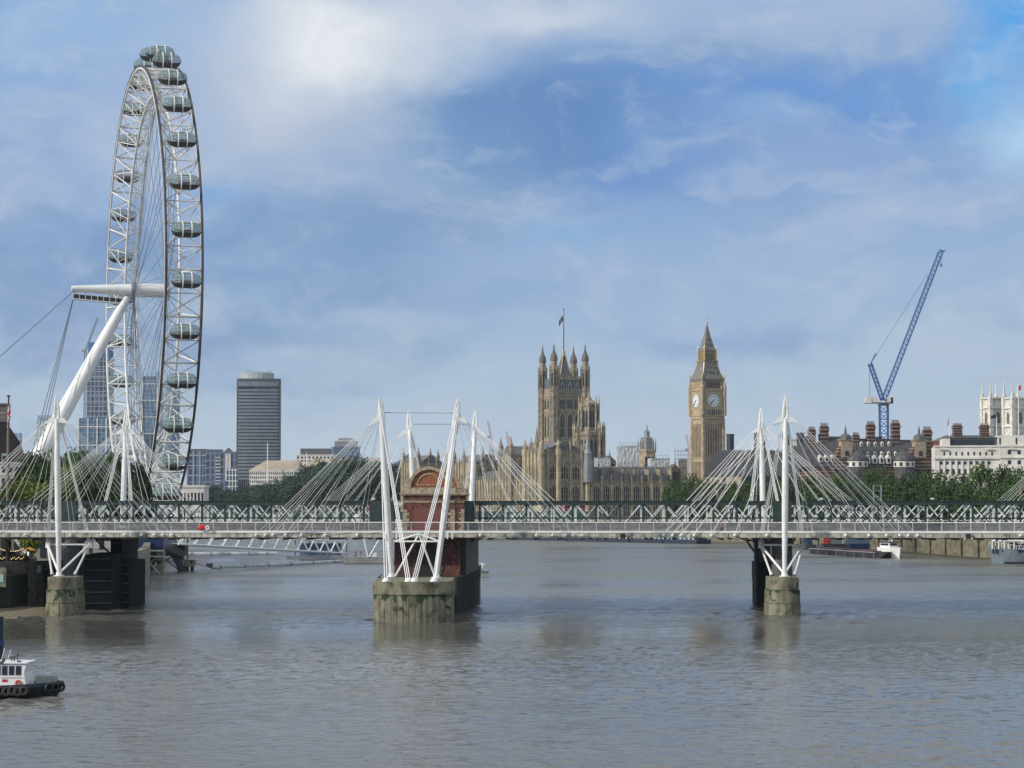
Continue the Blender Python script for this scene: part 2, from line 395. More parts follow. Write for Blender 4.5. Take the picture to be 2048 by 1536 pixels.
# ------------------------------------------------------------------ water and land
def water_mat():
    m = bpy.data.materials.new('river_water'); m.use_nodes = True; t = m.node_tree; b = t.nodes['Principled BSDF']; n_ = t.nodes.new; lk = t.links.new
    b.inputs['IOR'].default_value = 1.333
    g = n_('ShaderNodeNewGeometry')
    def noi_(sx, sy, sc, det, rg=.6, off=0):
        mp = n_('ShaderNodeMapping'); mp.inputs['Scale'].default_value = (sx, sy, 1); mp.inputs['Location'].default_value = (off, off * .7, 0)
        mp.inputs['Rotation'].default_value = (0, 0, R(4)); lk(g.outputs['Position'], mp.inputs[0])
        n = n_('ShaderNodeTexNoise'); n.inputs['Scale'].default_value = sc; n.inputs['Detail'].default_value = det; n.inputs['Roughness'].default_value = rg
        lk(mp.outputs[0], n.inputs['Vector']); return n.outputs[0]
    def ma(op, a, c):
        q = n_('ShaderNodeMath'); q.operation = op
        for i, v in enumerate((a, c)):
            if isinstance(v, (int, float)): q.inputs[i].default_value = v
            else: lk(v, q.inputs[i])
        return q.outputs[0]
    small = noi_(.55, .9, 1.1, 4, .6); mid = noi_(.5, 1.0, .33, 3, .55, 11); big = noi_(.35, 1.0, .06, 3, .5, 5)
    patch = noi_(.5, 1.0, .018, 4, .55, 31)
    pr = n_('ShaderNodeMapRange'); lk(patch, pr.inputs[0]); pr.inputs[1].default_value = .35; pr.inputs[2].default_value = .65; pr.inputs[3].default_value = .45; pr.inputs[4].default_value = 1.25
    h = ma('ADD', ma('MULTIPLY', small, .25), ma('MULTIPLY', mid, .16)); h = ma('ADD', h, ma('MULTIPLY', big, .1))
    h = ma('MULTIPLY', h, pr.outputs[0])
    sy = n_('ShaderNodeSeparateXYZ'); lk(g.outputs['Position'], sy.inputs[0]); ry = n_('ShaderNodeMapRange'); lk(sy.outputs[1], ry.inputs[0])
    ry.inputs[1].default_value = 250; ry.inputs[2].default_value = 520; ry.inputs[3].default_value = .09; ry.inputs[4].default_value = .36
    rb_ = n_('ShaderNodeMapRange'); lk(sy.outputs[1], rb_.inputs[0]); rb_.inputs[1].default_value = 330; rb_.inputs[2].default_value = 520; rb_.inputs[3].default_value = .8; rb_.inputs[4].default_value = .3
    lk(ma('MULTIPLY', ry.outputs[0], pr.outputs[0]), b.inputs['Roughness'])
    bp = n_('ShaderNodeBump'); bp.inputs['Strength'].default_value = .8; bp.inputs['Distance'].default_value = 1.0
    q_ = ma('DIVIDE', ma('SUBTRACT', sy.outputs[1], 276), 27); gq = ma('EXPONENT', ma('MULTIPLY', ma('MULTIPLY', q_, q_), -1.0), 0)
    lk(ma('MULTIPLY', rb_.outputs[0], ma('SUBTRACT', 1.0, ma('MULTIPLY', gq, .65))), bp.inputs['Strength']); lk(h, bp.inputs['Height']); lk(bp.outputs[0], b.inputs['Normal'])
    cr_ = n_('ShaderNodeValToRGB'); cr_.color_ramp.elements[0].color = (.105, .105, .092, 1); cr_.color_ramp.elements[1].color = (.135, .135, .120, 1)
    cr_.color_ramp.elements[0].position = .35; cr_.color_ramp.elements[1].position = .65; lk(patch, cr_.inputs[0]); lk(cr_.outputs[0], b.inputs['Base Color'])
    return m
M['water'] = water_mat()
wv = []; rows = [20.0, 90.0]; y = 120.0
while y < 1100: rows.append(y); y += .30 * (y / 140) ** 1.75
rows += [1300.0, 2000.0, 6500.0]; NC = 400
def wave(x, y):
    k = noise.noise(Vector((x * .010, y * .022, 9.1))); gust = .75 + .75 * k + .35 * noise.noise(Vector((x * .05, y * .09, 4)))
    a = 1 - abs(noise.noise(Vector((x * .27 + .06 * y, y * .6, 1.3)))) * 2
    b = noise.noise(Vector((x * .5 - .08 * y, y * 1.1, 7.7)))
    c = noise.noise(Vector((x * 1.2, y * 2.1, 2.2))) if y < 330 else 0
    d = noise.noise(Vector((x * .05, y * .11, 5.5)))
    pd = sum(math.exp(-(((x - px_) / 9) ** 2 + ((y - py_) / 20) ** 2)) for px_, py_ in ((-13, 306), (-63, 318), (38, 316), (-37, 187)))
    gust += 1.1 * pd
    calm = 1 - .72 * math.exp(-((y - 276) / 27) ** 2)
    return calm * (1 if y < 380 else max(.4, 1 - (y - 380) / 200)) * max(.25, gust) * ((.075 * a + .135 * b + .075 * c) * (1 + .55 * math.exp(-((y - 345) / 45) ** 2))) + .06 * d
for j, y in enumerate(rows):
    hw = y * .27 + 12; wv.append((-4000, y, 0))
    for i in range(NC + 1):
        t = 2 * i / NC - 1; x = t * hw; e = min(1, (1 - abs(t)) * 12) * (0 if (j < 2 or j > len(rows) - 4) else min(1, max(0, (1100 - y) / 150)))
        wv.append((x, y, e * wave(x, y) if e > 0 else 0))
    wv.append((4000, y, 0))
W_ = NC + 3
wme = bpy.data.meshes.new('river_water'); wme.from_pydata(wv, [], [(j * W_ + i, j * W_ + i + 1, (j + 1) * W_ + i + 1, (j + 1) * W_ + i) for j in range(len(rows) - 1) for i in range(W_ - 1)])
wme.materials.append(M['water']); wme.polygons.foreach_set('use_smooth', [True] * len(wme.polygons)); link('river_water', wme)['kind'] = 'structure'
struct('riverbed_ground', MB().add([(-9000, -3000, -3), (9000, -3000, -3), (9000, 12000, -3), (-9000, 12000, -3)], [(0, 1, 2, 3)]), M['earth'])
GZ = 6.0
LB = [(-90, 60), (-84, 300), (-76, 338), (-69, 352), (-66.5, 400), (-70, 440), (-82, 520), (-98, 645), (-205, 985), (-300, 1400), (-480, 1900), (-700, 2600), (-900, 4000)]
RB = [(190, 60), (168, 480), (134, 634), (124, 729), (102, 860), (36, 1072), (10, 1098), (-70, 1352), (-110, 1480), (-270, 1900), (-420, 2300), (-560, 4000)]
struct('south_bank_ground', MB().pxy(LB + [(-3000, 4000), (-3000, 60)], -2.9, GZ), M['paving'])
struct('north_bank_ground', MB().pxy(RB[::-1] + [(3000, 60), (3000, 4000)], -2.9, GZ), M['paving'])
def along(path, inner, outer, z0, z1):
    mb = MB()
    for (x0, y0), (x1, y1) in zip(path[:-1], path[1:]):
        d = Vector((x1 - x0, y1 - y0)).normalized(); n = Vector((d.y, -d.x)); a = Vector((x0, y0)); c = Vector((x1, y1))
        mb.pxy([tuple(a + n * inner), tuple(c + n * inner), tuple(c + n * outer), tuple(a + n * outer)], z0, z1)
    return mb
w = along(LB[2:11], -.6, .5, -2.5, 5.6).build('river_wall', M['quay']); tag(w, 'pale concrete river wall below the trees and big wheel on the left bank', 'river wall')
along(LB[2:11], -.8, .6, 5.6, 7.0).build('parapet', M['quay'], w)
w = along(RB[:9], .6, -.6, -2.5, 5.6).build('embankment_wall', M['wall']); tag(w, 'long brown stone embankment wall with weed stains behind the moored boats', 'river wall')
along(RB[:9], .9, -.8, 5.6, 7.1).build('parapet', M['wall'], w)
for i in range(13):              # pilasters on the embankment wall
    p = (Vector((134, 634)).lerp(Vector((124, 729)), i / 6) if i <= 6 else Vector((124, 729)).lerp(Vector((102, 860)), (i - 6) / 6))
    MB().lathe(p.x - 1.1, p.y, [(.38, -1), (.38, 5.9), (.5, 6.0), (.5, 7.3)], 8).build('pilaster', M['wall'], w)
# roads on top of the banks
def road(name, path, off, wd):
    r_ = along(path, off, off + wd, GZ - .5, GZ + .004); struct(name, r_, M['asphalt'])
    k_ = along(path, off - .3, off, GZ - .5, GZ + .13); struct(name.replace('road', 'kerb'), k_, M['pale'])
    l_ = along(path, off + wd / 2 - .08, off + wd / 2 + .08, GZ - .4, GZ + .008); struct(name.replace('road', 'road_marking'), l_, M['pale'])
road('embankment_road', [(p[0], p[1]) for p in RB[:5]], 18, 10)
# silt beach, foot of left wall
b_ = MB(); pts = []
for i in range(15):
    for j in range(9):
        x = -90 + i * 1.95; y = 296 + j * 5.2
        q = max(0, (-62.5 - x) / 16) * 1.0 ; q = min(q, 1); e = max(0, (y - 298 - max(0, (x + 72)) * 2.2) / 14); h = min(1.0, e) * min(1, max(0, (-61.5 - x) / 5))
        pts.append((x, y, -.4 + 1.0 * h + .14 * noise.noise(Vector((x * .35, y * .35, 0)))))
b_.add(pts, [(i * 9 + j, (i + 1) * 9 + j, (i + 1) * 9 + j + 1, i * 9 + j + 1) for i in range(14) for j in range(8)])
M['beach'] = mat('shingle_beach', (.16, .135, .085), .95, var=.4, scale=2.5, bump=.6)
struct('beach', b_, M['beach'], True)
# ------------------------------------------------------------------ the bridges
B = math.atan(.045); U = Vector((math.cos(B), -math.sin(B), 0)); NN = Vector((math.sin(B), math.cos(B), 0))
def BP(s, off=0, z=0.0): return Vector((0, 328, 0)) + U * s + NN * off + Vector((0, 0, z))
CEN = [-66.7, -13.3, 39.4, 92.6]
S0, S1 = -92.0, 96.0
def mbar(mb, s0, s1, o0, o1, z0, z1):
    a = [BP(s0, o0), BP(s1, o0), BP(s1, o1), BP(s0, o1)]
    return mb.pxy([(p.x, p.y) for p in a], z0, z1)
def footbridge(near):
    off = 0 if near else 35.0
    f = thing('footbridge', 'near footbridge with white edge beam and streaked concrete panels, hung from white masts' if near else
              'far footbridge running behind the green lattice railway bridge', 'footbridge', BP(0, off, 11))
    def bd(mb, n, m):
        ps = mb.islands() if n in SPLIT else [mb]
        for p in ps: o = link(n, p.mesh(n, m), f); o.matrix_parent_inverse = Matrix.Translation(f.location).inverted()
        return o
    bd(mbar(MB(), S0, S1, off + .5, off + 4.3, 11.0, 11.5), 'deck', M['paving'])
    eo = off if near else off + 4.3
    for q, (a, c) in enumerate(((off, off + .32), (off + 4.4, off + 4.72))):
        bd(mbar(MB(), S0, S1, a, c, 11.45, 11.72), 'edge_beam', M['white'])
    ps = MB(); L_ = 2.03
    if near:
        k = 0; s = S0
        fm = [MB(), MB(), MB()]
        while s < S1:
            mbar(fm[k % 3], s + .02, s + 3.9, off + .08, off + .4, 10.8, 11.44); s += 3.96; k += 1
        me_ = MB()
        for m_ in fm: me_.add(m_.v, m_.f)
        bd(me_, 'fascia_panels', M['fascia'])
    else:
        bd(mbar(MB(), S0, S1, off + .08, off + .4, 10.8, 11.44), 'fascia_panels', M['fascia'])
    ribs = MB(); s = S0
    while s < S1: mbar(ribs, s, s + .45, off + .5, off + 4.2, 10.55, 10.99); s += 3.96
    bd(ribs, 'cross_beams', M['dark'])
    if near:
        base = None; k = 0; s = S0 + .5
        while s < S1 and k < 95:
            p = BP(s, off + .1)
            if base is None:
                base = MB().bar((0, 0, 11.5), (-.04, -.16, 12.95), .085, .12).mesh('rail_post', M['white2'])
            o = link('rail_post', base, f); o.matrix_parent_inverse = Matrix.Translation(f.location).inverted(); o.location = p; s += L_; k += 1
        for o_, n_ in ((off - .07, 'handrail'), (off + 4.75, 'handrail')):
            bd(MB().tube(BP(S0, o_, 12.93), BP(S1, o_, 12.93), .05, n=6), n_, M['white2'])
        wr = MB()
        for z in (11.95, 12.18, 12.41, 12.64): wr.tube(BP(S0, off + .02, z), BP(S1, off + .02, z), .014, n=4)
        bd(wr, 'rail_wires', M['steel'])
    else:
        bd(MB().tube(BP(S0, off + 4.7, 12.93), BP(S1, off + 4.7, 12.93), .05, n=6), 'handrail', M['white2'])
    return f, bd
FB, fbd = footbridge(True); FB2, fbd2 = footbridge(False)
OFFS = [3.3, 7.8, 11.1, 13.55, 15.4, 16.6, 17.9]
OFFC = [8.8, 13.4, 16.8, 19.1, 20.9, 22.0, 23.3]

def interp(pts, t):
    t *= len(pts) - 1; i = min(int(t), len(pts) - 2); return pts[i].lerp(pts[i + 1], t - i)
def mast(mb, foot, tip, r=.45):
    d = tip - foot; ts = [0, .03, .08, .35, .6, .84, .87]; rr = [.34, .30, .33, r, r, .30, .24]
    mb.path([foot + d * t for t in ts], rr, 14)
    # forked head: two thin leaves rising to the tip
    for sx in (-.17, .17):
        mb.path([foot + d * .80 + U * sx * 1.9, foot + d * .90 + U * sx * 1.7, foot + d * .965 + U * sx, tip + U * sx * .3], [.12, .20, .15, .05], 6)
def fan(mb, tip, foot, side, zt, w, h, yoff):
    """sail shaped cable plate hanging from the mast at height zt; returns lower-edge points"""
    d = tip - foot; t = (zt - foot.z) / d.z; c = foot + d * t
    edges = []
    for sd_ in side:
        top = c + Vector((0, 0, .9)); lo = c + Vector((0, 0, -.30)); out = c + U * w * sd_ + Vector((0, yoff, -h))
        pts = [top, top + (out - top) * .5 + Vector((0, 0, .12)), out]; low = [out]
        for k in range(1, 7):
            q = k / 6; p = out.lerp(lo, q) + Vector((0, 0, .10 * math.sin(math.pi * q))); low.append(p)
        poly = pts + low[1:]
        th = NN * .14
        n = len(poly); vs = [p - th for p in poly] + [p + th for p in poly]
        mb.add(vs, [tuple(range(n)), tuple(range(2 * n - 1, n - 1, -1))] + [(i, (i + 1) % n, (i + 1) % n + n, i + n) for i in range(n)])
        edges.append([out.lerp(lo, k / 7) + Vector((0, 0, .15)) for k in range(7)])
    return edges

PM = {}
def pylon(label, foot, tip, sides, cen, offs, near, under=True, zf=27.35, w=2.0, h=.6):
    f = thing('bridge_mast', label, 'bridge mast', foot, group=None)
    inv = Matrix.Translation(foot).inverted()
    def bd(mb, n, m, sm=False): o = mb.build(n, m, None, sm); o.parent = f; o.matrix_parent_inverse = inv; return o
    mb = MB(); mast(mb, foot, tip); bd(mb, 'mast_tube', M['white'], True)
    dd_ = tip - foot
    for t_ in (.16, .30, .46, .62, .76): bd(MB().tube(foot + dd_ * t_, foot + dd_ * (t_ + .006), (.335 + .115 * min(1, t_ / .35)) if t_ < .4 else .47 - .12 * (t_ - .35) / .25 * .5, n=14), 'collar', M['white2'])
    bd(MB().lathe(foot.x, foot.y, [(.75, foot.z - .02), (.75, foot.z + .12), (.45, foot.z + .14), (.42, foot.z + .55)], 12), 'foot_plate', M['white'])
    mb = MB(); ed = fan(mb, tip, foot, sides, zf, w, h, .0 if near else 0); bd(mb, 'cable_plate', M['white'])
    off0 = 0 if near else 35.0
    for sd_, e in zip(sides, ed):
        for k in range(7):
            s_ = cen + sd_ * offs[6 - k] if k < 7 else 0
            if abs(s_) > 120: continue
            a = e[k] if True else None
            front = BP(s_, off0 - .12 if near else off0 + 4.85, 11.25); back = BP(s_ + sd_ * -.4, off0 + 4.6 if near else off0 + .1, 11.7)
            bd(MB().tube(a, front, .032 if near else .027, n=5), 'stay_cable', M['cable'])
            bd(MB().tube(a, back, .022, n=5), 'stay_cable', M['cable'])
            ho = (NN * -.1 if near else NN * .1)
            mb = MB().lathe(front.x + ho.x, front.y + ho.y, [(.05, 10.93), (.2, 11.02), (.24, 11.2), (.1, 11.36)], 8); bd(mb, 'cable_socket', M['white'])
    return f, bd

def rods(bd, tip, tgt, n, sp, r=.05):
    for k in range(n):
        o = U * sp * (k - (n - 1) / 2)
        bd(MB().tube(tip + o * .5 + Vector((0, 0, -1.2 - k * .25)), tgt + o, r, n=6), 'back_stay', M['cable'])

CAPZ = 5.4
def at_cap(px, py): Y = YW(py, CAPZ); return P(px, py, Y)
def brackets(bd, foot, yn, half, back):
    mid = foot + NN * yn; mid.z = 9.75
    ns = [mid - U * half, mid + U * half]
    bd(MB().tube(ns[0], ns[1], .15, n=10), 'cross_tube', M['white'])
    for i, n_ in enumerate(ns):
        sgn = -1 if i == 0 else 1
        bd(MB().lathe(n_.x, n_.y, [(.32, 9.25), (.32, 10.2)], 8).bar(n_ + U * .42 + Vector((0, 0, -.55)), n_ + U * .42 + Vector((0, 0, .6)), .08, .9), 'bracket', M['white2'])
        bd(MB().tube(foot + Vector((0, 0, .35)), n_, .17, .17, 10), 'strut', M['white'])
        q = foot + U * sgn * 1.6 + NN * back; q.z = CAPZ
        bd(MB().path([q + Vector((0, 0, .1)), q.lerp(n_, .15), q.lerp(n_, .85), n_], [.28, .17, .15, .12], 8), 'strut', M['white2'])
        bd(MB().path([n_ + Vector((0, 0, .3)), n_ - U * sgn * .1 + Vector((0, 0, 1.5))], [.14, .06], 6), 'strut', M['white'])
    return ns

fl = at_cap(118, 1152); tl = P(113, 790, fl.y - 2.5)
PL, bl = pylon('leftmost near white mast beside the left bank, its fan of cables against green trees', fl, tl, (-1, 1), CEN[0], OFFS, True)
nl = brackets(bl, fl, 5.5, 3.05, 2.6)
for n_, sx in zip(nl, (-1, 1)): rods(bl, tl, n_ + Vector((0, 0, .4)), 3, .22)
fr = at_cap(1569, 1153); tr = P(1571.5, 790, fr.y - 2.5)
PR, br = pylon('rightmost near white mast with a full fan of cables in front of chimneyed roofs', fr, tr, (-1, 1), CEN[2], OFFS, True)
nr = brackets(br, fr, 5.0, 3.05, 2.6)
for n_, sx in zip(nr, (-1, 1)): rods(br, tr, n_ + Vector((0, 0, .4)), 3, .22)
fa = at_cap(783, 1154); ta = P(760.5, 792, fa.y - 5); fb_ = at_cap(873, 1156); tb = P(917.5, 795, fb_.y - 5)
PA, ba = pylon('left leaning near mast of the V pair at the brick pier', fa, ta, (-1,), CEN[1], OFFC, True, w=2.2, h=1.25)
PB, bb = pylon('right leaning near mast of the V pair at the brick pier', fb_, tb, (1,), CEN[1], OFFC, True, w=2.2, h=1.25)
ca = [at_cap(772, 1163), at_cap(817, 1163), at_cap(828, 1163), at_cap(868, 1163)]
rods(ba, ta, ca[0], 2, .33, .065); rods(ba, ta, ca[1], 3, .26, .065); rods(bb, tb, ca[2], 3, .26, .065); rods(bb, tb, ca[3], 2, .33, .065)
for c_, b__ in ((ca[0], ba), (ca[1], ba), (ca[2], bb), (ca[3], bb)): b__(MB().lathe(c_.x, c_.y, [(.55, CAPZ), (.5, CAPZ + .2), (.2, CAPZ + .5)], 10), 'anchor_plate', M['white'])
ya = fa.y - 1.5
ap = P(838, 1068, ya); L1 = P(788, 1083, ya); L2 = P(880, 1083, ya)
ba(MB().tube(L1, L2, .13, n=8), 'cross_tube', M['white']); ba(MB().tube(L1, ap, .13, n=8), 'strut', M['white']); bb(MB().tube(ap, L2, .13, n=8), 'strut', M['white'])
ba(MB().tube(ap, P(791, 1152, ya + 1), .15, n=8), 'strut', M['white']); bb(MB().tube(ap, P(869, 1150, ya + 1), .15, n=8), 'strut', M['white'])
ba(MB().tube(P(769, 825, ta.y + 1), P(911, 826, tb.y + 1), .07, n=6), 'tie_rod', M['steel'])
for b__, px in ((ba, 793), (ba, 769), (bb, 895), (bb, 905)): b__(MB().tube(P(px, 1066, ya), P(px, 1078, ya), .1, n=6), 'clamp', M['white'])

def far_mast(label, pt, pf, sides, cen, offs):
    Y = 371 - .045 * PX(pf[0], 371)
    foot = P(pf[0], 1003, Y); foot.z = CAPZ; tip = P(pt[0], pt[1], Y + 2.5)
    foot = Vector((PX(pf[0], Y), Y, CAPZ))
    f, bd = pylon(label, foot, tip, sides, cen, offs, False, w=2.3 if len(sides) == 1 else 2.0, h=1.2 if len(sides) == 1 else .6)
    return foot, tip, f, bd
f1, t1, o1, b1 = far_mast('far mast behind the railway bridge in front of the big wheel', (252, 820), (244, 1003), (-1, 1), CEN[0], OFFS)
f2, t2, o2, b2 = far_mast('far mast rising just left behind the arched brick pier top', (817, 820), (836, 1003), (-1,), CEN[1], OFFC)
f3, t3, o3, b3 = far_mast('far mast standing right of the arched brick pier top', (951, 820), (938, 1003), (1,), CEN[1], OFFC)
f4, t4, o4, b4 = far_mast('far mast just left of the rightmost near mast', (1522, 816), (1527, 1003), (-1, 1), CEN[2], OFFS)
for (f_, t_, b__, sx) in ((f1, t1, b1, -1), (f4, t4, b4, -1)):
    for sg in (-1, 1):
        q = f_ - NN * 5 + U * 3.05 * sg; q.z = 9.8; rods(b__, t_, q, 3, .22)
        b__(MB().tube(f_ + Vector((0, 0, .3)), q, .17, n=8), 'strut', M['dark']); b__(MB().tube(Vector((q.x, q.y, 9.8)), Vector((q.x, q.y, 11)), .25, n=8), 'bracket', M['dark'])
    b__(MB().tube(f_ - NN * 5 - U * 3.05 + Vector((0, 0, 4.4)), f_ - NN * 5 + U * 3.05 + Vector((0, 0, 4.4)), .15, n=8), 'cross_tube', M['dark'])
rods(b2, t2, Vector((f2.x + 3.3, f2.y + 8, CAPZ)), 3, .25); rods(b3, t3, Vector((f3.x - 2.5, f3.y + 8, CAPZ)), 3, .25)
b2(MB().tube(t2 + Vector((.8, 0, -2.3)), t3 + Vector((-.8, 0, -2.3)), .06, n=6), 'tie_rod', M['steel'])

# extra right-hand end: mast outside the frame, its cables run into the picture
f5 = Vector((92.6, 321, GZ)); PE, be = pylon('mast just outside the right edge, its near cables running down to the deck end', f5, Vector((92.8, 319, 30.6)), (-1,), CEN[3], [3.3, 7.8, 11.1, 13.9, 16.6, 18.7, 20.9], True)
f6 = Vector((92, 368, GZ)); PF, bf_ = pylon('mast outside the right edge behind the railway bridge', f6, Vector((92.3, 370, 30.6)), (-1,), 93.1, OFFC, False)
f7 = Vector((-119.5, 330, GZ)); PG, bg_ = pylon('mast outside the left edge on the south bank', f7, Vector((-119.5, 328, 30.6)), (1,), -119.8, OFFC, True)

# ---- concrete pile caps
def cap(label, cx, y0, y1, w, front_r, layers, joints=0, mm='pilecap', group=None):
    o = thing('concrete_pier', label, 'pier', (cx, (y0 + y1) / 2, 0)); inv = Matrix.Translation(o.location).inverted()
    def fp(e):
        hw = w / 2 + e; pts = []
        for k in range(13):
            t = -1 + k / 6; pts.append((cx + hw * t, y0 - e + front_r * (1 - math.sqrt(max(0, 1 - (t * .96) ** 2)) if front_r > 1.5 else t * t)))
        pts += [(cx + hw, y1 + e), (cx - hw, y1 + e)]; return pts
    def bd(mb, n, m): b = mb.build(n, m); b.parent = o; b.matrix_parent_inverse = inv; return b
    for z0, z1, e in layers: bd(MB().pxy(fp(e), z0, z1), 'concrete_ring', M[mm])
    if joints:
        mb = MB(); z0, z1, e = layers[0]
        pts = fp(e)
        for k in range(1, joints):
            q = k / joints * 12; i = int(q); i = min(i, 11); a = Vector(pts[i]).lerp(Vector(pts[i + 1]), q - i)
            mb.box(a.x - .03, a.x + .03, a.y - .03, a.y + .3, z0, z1 - .02)
        bd(mb, 'panel_joints', M['dark'])
    return o, bd
CCX = PX(826, 306)
cc, cbd = cap('broad round fronted concrete pier under the V pair of masts, green weed on its panels', CCX, 303, 321, 10.3, 2.4,
        [(-2.5, 3.62, 0), (3.68, 5.3, .12), (5.3, CAPZ, .02)], 13)
cbd(MB().pxy([(CCX - 5, 303 + 2), (CCX + 5, 303 + 2), (CCX + 5, 320), (CCX - 5, 320)], 3.5, 3.7), 'ring_core', M['dark'])
cxl = -62.85; lcap = cap('left concrete pier with dark green weed stain, standing at the silt beach', cxl, 320.5, 328, 4.1, 1.5,
        [(-2.5, 1.75, .12), (1.82, 3.62, .06), (3.68, CAPZ, -.08)], 2)
cap('right concrete pier with dark algae patch below the rightmost masts', 37.9, 319.5, 326.5, 4.2, 1.4,
        [(-2.5, 1.75, .12), (1.82, 3.62, .06), (3.68, CAPZ, -.08)], 2)
cap('far concrete pier half hidden behind the right side of the brick pier', PX(932, 375), 366, 382, 4.6, 1.2, [(-2.5, 3.62, 0), (3.68, 5.6, .1)], 5)
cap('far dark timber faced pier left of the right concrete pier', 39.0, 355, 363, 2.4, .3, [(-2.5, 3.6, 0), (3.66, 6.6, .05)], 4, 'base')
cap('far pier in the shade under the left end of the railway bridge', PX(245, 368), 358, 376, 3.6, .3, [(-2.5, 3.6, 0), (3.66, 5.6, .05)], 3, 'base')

# ---- railway bridge
RBr = thing('railway_bridge', 'long dark green lattice girder railway bridge between the two footbridges', 'railway bridge', BP(0, 20, 11))
rinv = Matrix.Translation(RBr.location).inverted()
def rb(mb, n, m, par=None):
    for p in (mb.islands() if n in SPLIT else [mb]): o = link(n, p.mesh(n, m), RBr); o.matrix_parent_inverse = rinv
    return o
PW = 3.41
SB0, SB1 = -17.6, -7.4
def girder(off, m, mp, w, phase, posts=True, chord=True, top=16.02, limit=99):
    segs = [(S0, SB0), (SB1, S1)]
    bot = 11.6
    for a, c in segs:
        rb(mbar(MB(), a, c, off - .3, off + .3, top - .62, top - .08), 'top_chord', m)
        rb(mbar(MB(), a, c, off - .42, off + .42, top - .08, top), 'top_flange', m)
        rb(mbar(MB(), a, c, off - .3, off + .3, bot - .5, bot + .25), 'bottom_chord', m)
        if off < 12: rb(mbar(MB(), a, c, off - .06, off + .06, 13.42, 13.62), 'service_pipe', m)
    s = -97.2 + phase; k = 0
    base = None; bx = None
    while s < S1 - PW and k < 100:
        if not (SB0 - PW < s < SB1 - .2) and s > S0 - 1:
            if base is None:
                z0 = bot + .1; z1 = top - .5
                base = MB().bar((0, 0, z0), (0, 0, z1), .30, .36).box(-.28, .28, -.34, .34, z1 - .1, z1 + .18).mesh('girder_post', mp)
                bx = MB().bar((.1, -.14, z0 + .1), (PW - .1, -.14, z1), .14, w, up=(0, 1, 0)).bar((.1, .10, z1), (PW - .1, .10, z0 + .1), .14, w, up=(0, 1, 0)).mesh('cross_brace', m)
            p = BP(s, off)
            for me_, n_ in ((base, 'girder_post'), (bx, 'cross_brace')):
                o = link(n_, me_, RBr); o.matrix_parent_inverse = rinv; o.location = p; o.rotation_euler = (0, 0, -B)
        s += PW; k += 1
girder(9.0, M['green'], M['green'], .44, 0)
girder(17.0, M['palegreen'], M['palegreen'], .55, 0)
girder(33.0, M['palegreen'], M['palegreen'], .55, 0)
for a, c in ((S0, SB0), (SB1, S1)):
    rb(mbar(MB(), a, c, 9.4, 32.6, 10.75, 11.25), 'track_deck', M['dark'])
    rb(mbar(MB(), a, c, 8.2, 8.45, 11.15, 12.78), 'parapet', mat('railway_parapet_grey', (.17, .17, .165), .8, var=.25, scale=.8, stretch=(1, 1, 3)))
    rb(mbar(MB(), a, c, 8.15, 8.5, 12.78, 12.86), 'parapet_rail', M['steel'])
    s = a
    mb = MB()
    while s < c - 1: mbar(mb, s, s + .35, 8.6, 33, 10.3, 10.74); s += PW
    rb(mb, 'cross_girders', M['dark'])
for a, c in ((-67.6, -64.7), (-21.3, -17.65), (-7.35, -5.9), (37.6, 40.3)):
    rb(mbar(MB(), a, c, 8.4, 9.8, 11.3, 15.94), 'pier_panel', M['green'])
g_ = text_mesh('TARL', .62, .01); g_.materials.append(M['white2'])
go = link('graffiti', g_, RBr); go.matrix_parent_inverse = rinv; go.location = BP(PX(221, 336), 8.17, 12.0); go.rotation_euler = (math.pi / 2, 0, -B)
# iron cylinder piers
def cyl_pier(label, px, Y, r):
    o = thing('cylinder_pier', label, 'bridge pier', (PX(px, Y), Y, 0)); x = 0
    MB().lathe(0, 0, [(r, -2.5), (r, 9.5), (r + .25, 9.6), (r + .25, 10.7)], 24).build('iron_cylinder', M['iron'], o, True)
    MB().box(-r - .3, r + .3, -r, r, 10.15, 10.74).build('bearing', M['dark'], o)
    return o
cyl_pier('dark iron cylinder pier under the railway bridge behind the left mast', 147, 339, 1.45)
cyl_pier('dark iron cylinder pier under the railway bridge behind the right mast', 1563, 339, 1.55)
cyl_pier('rear iron cylinder pier behind the dark timber faced pier', 1524, 357, 1.3)
for lab, a, c, Y, zt in (('dark blue green steel hoarding block beside the left iron cylinder pier', 168, 222, 336, 8.2), ('dark fender block right of the steel hoarding under the railway bridge', 223, 258, 345, 7.0),
                         ('far dark abutment block of the railway bridge beside the curved river wall', 222, 243, 352, 10.4)):
    o = thing('fender_block', lab, 'fender', (0, 0, 0)); 
    x0, x1 = PX(a, Y), PX(c, Y)
    MB().pxy([(x0, Y), (x1, Y + .8), (x1 + .3, Y + 14), (x0 - .2, Y + 14)], -2, zt).build('steel_facing', mat('blue_black_steel', (.004, .009, .012), .7, spec=.15, var=.5, scale=.6, stretch=(1, 1, .4)), o)
    mb = MB()
    for k in range(6): z = -.5 + k * (zt + .5) / 5.4; mb.bar((x0, Y - .08, z), (x1, Y + .72, z), .16)
    mb.build('waling', M['dark'], o)
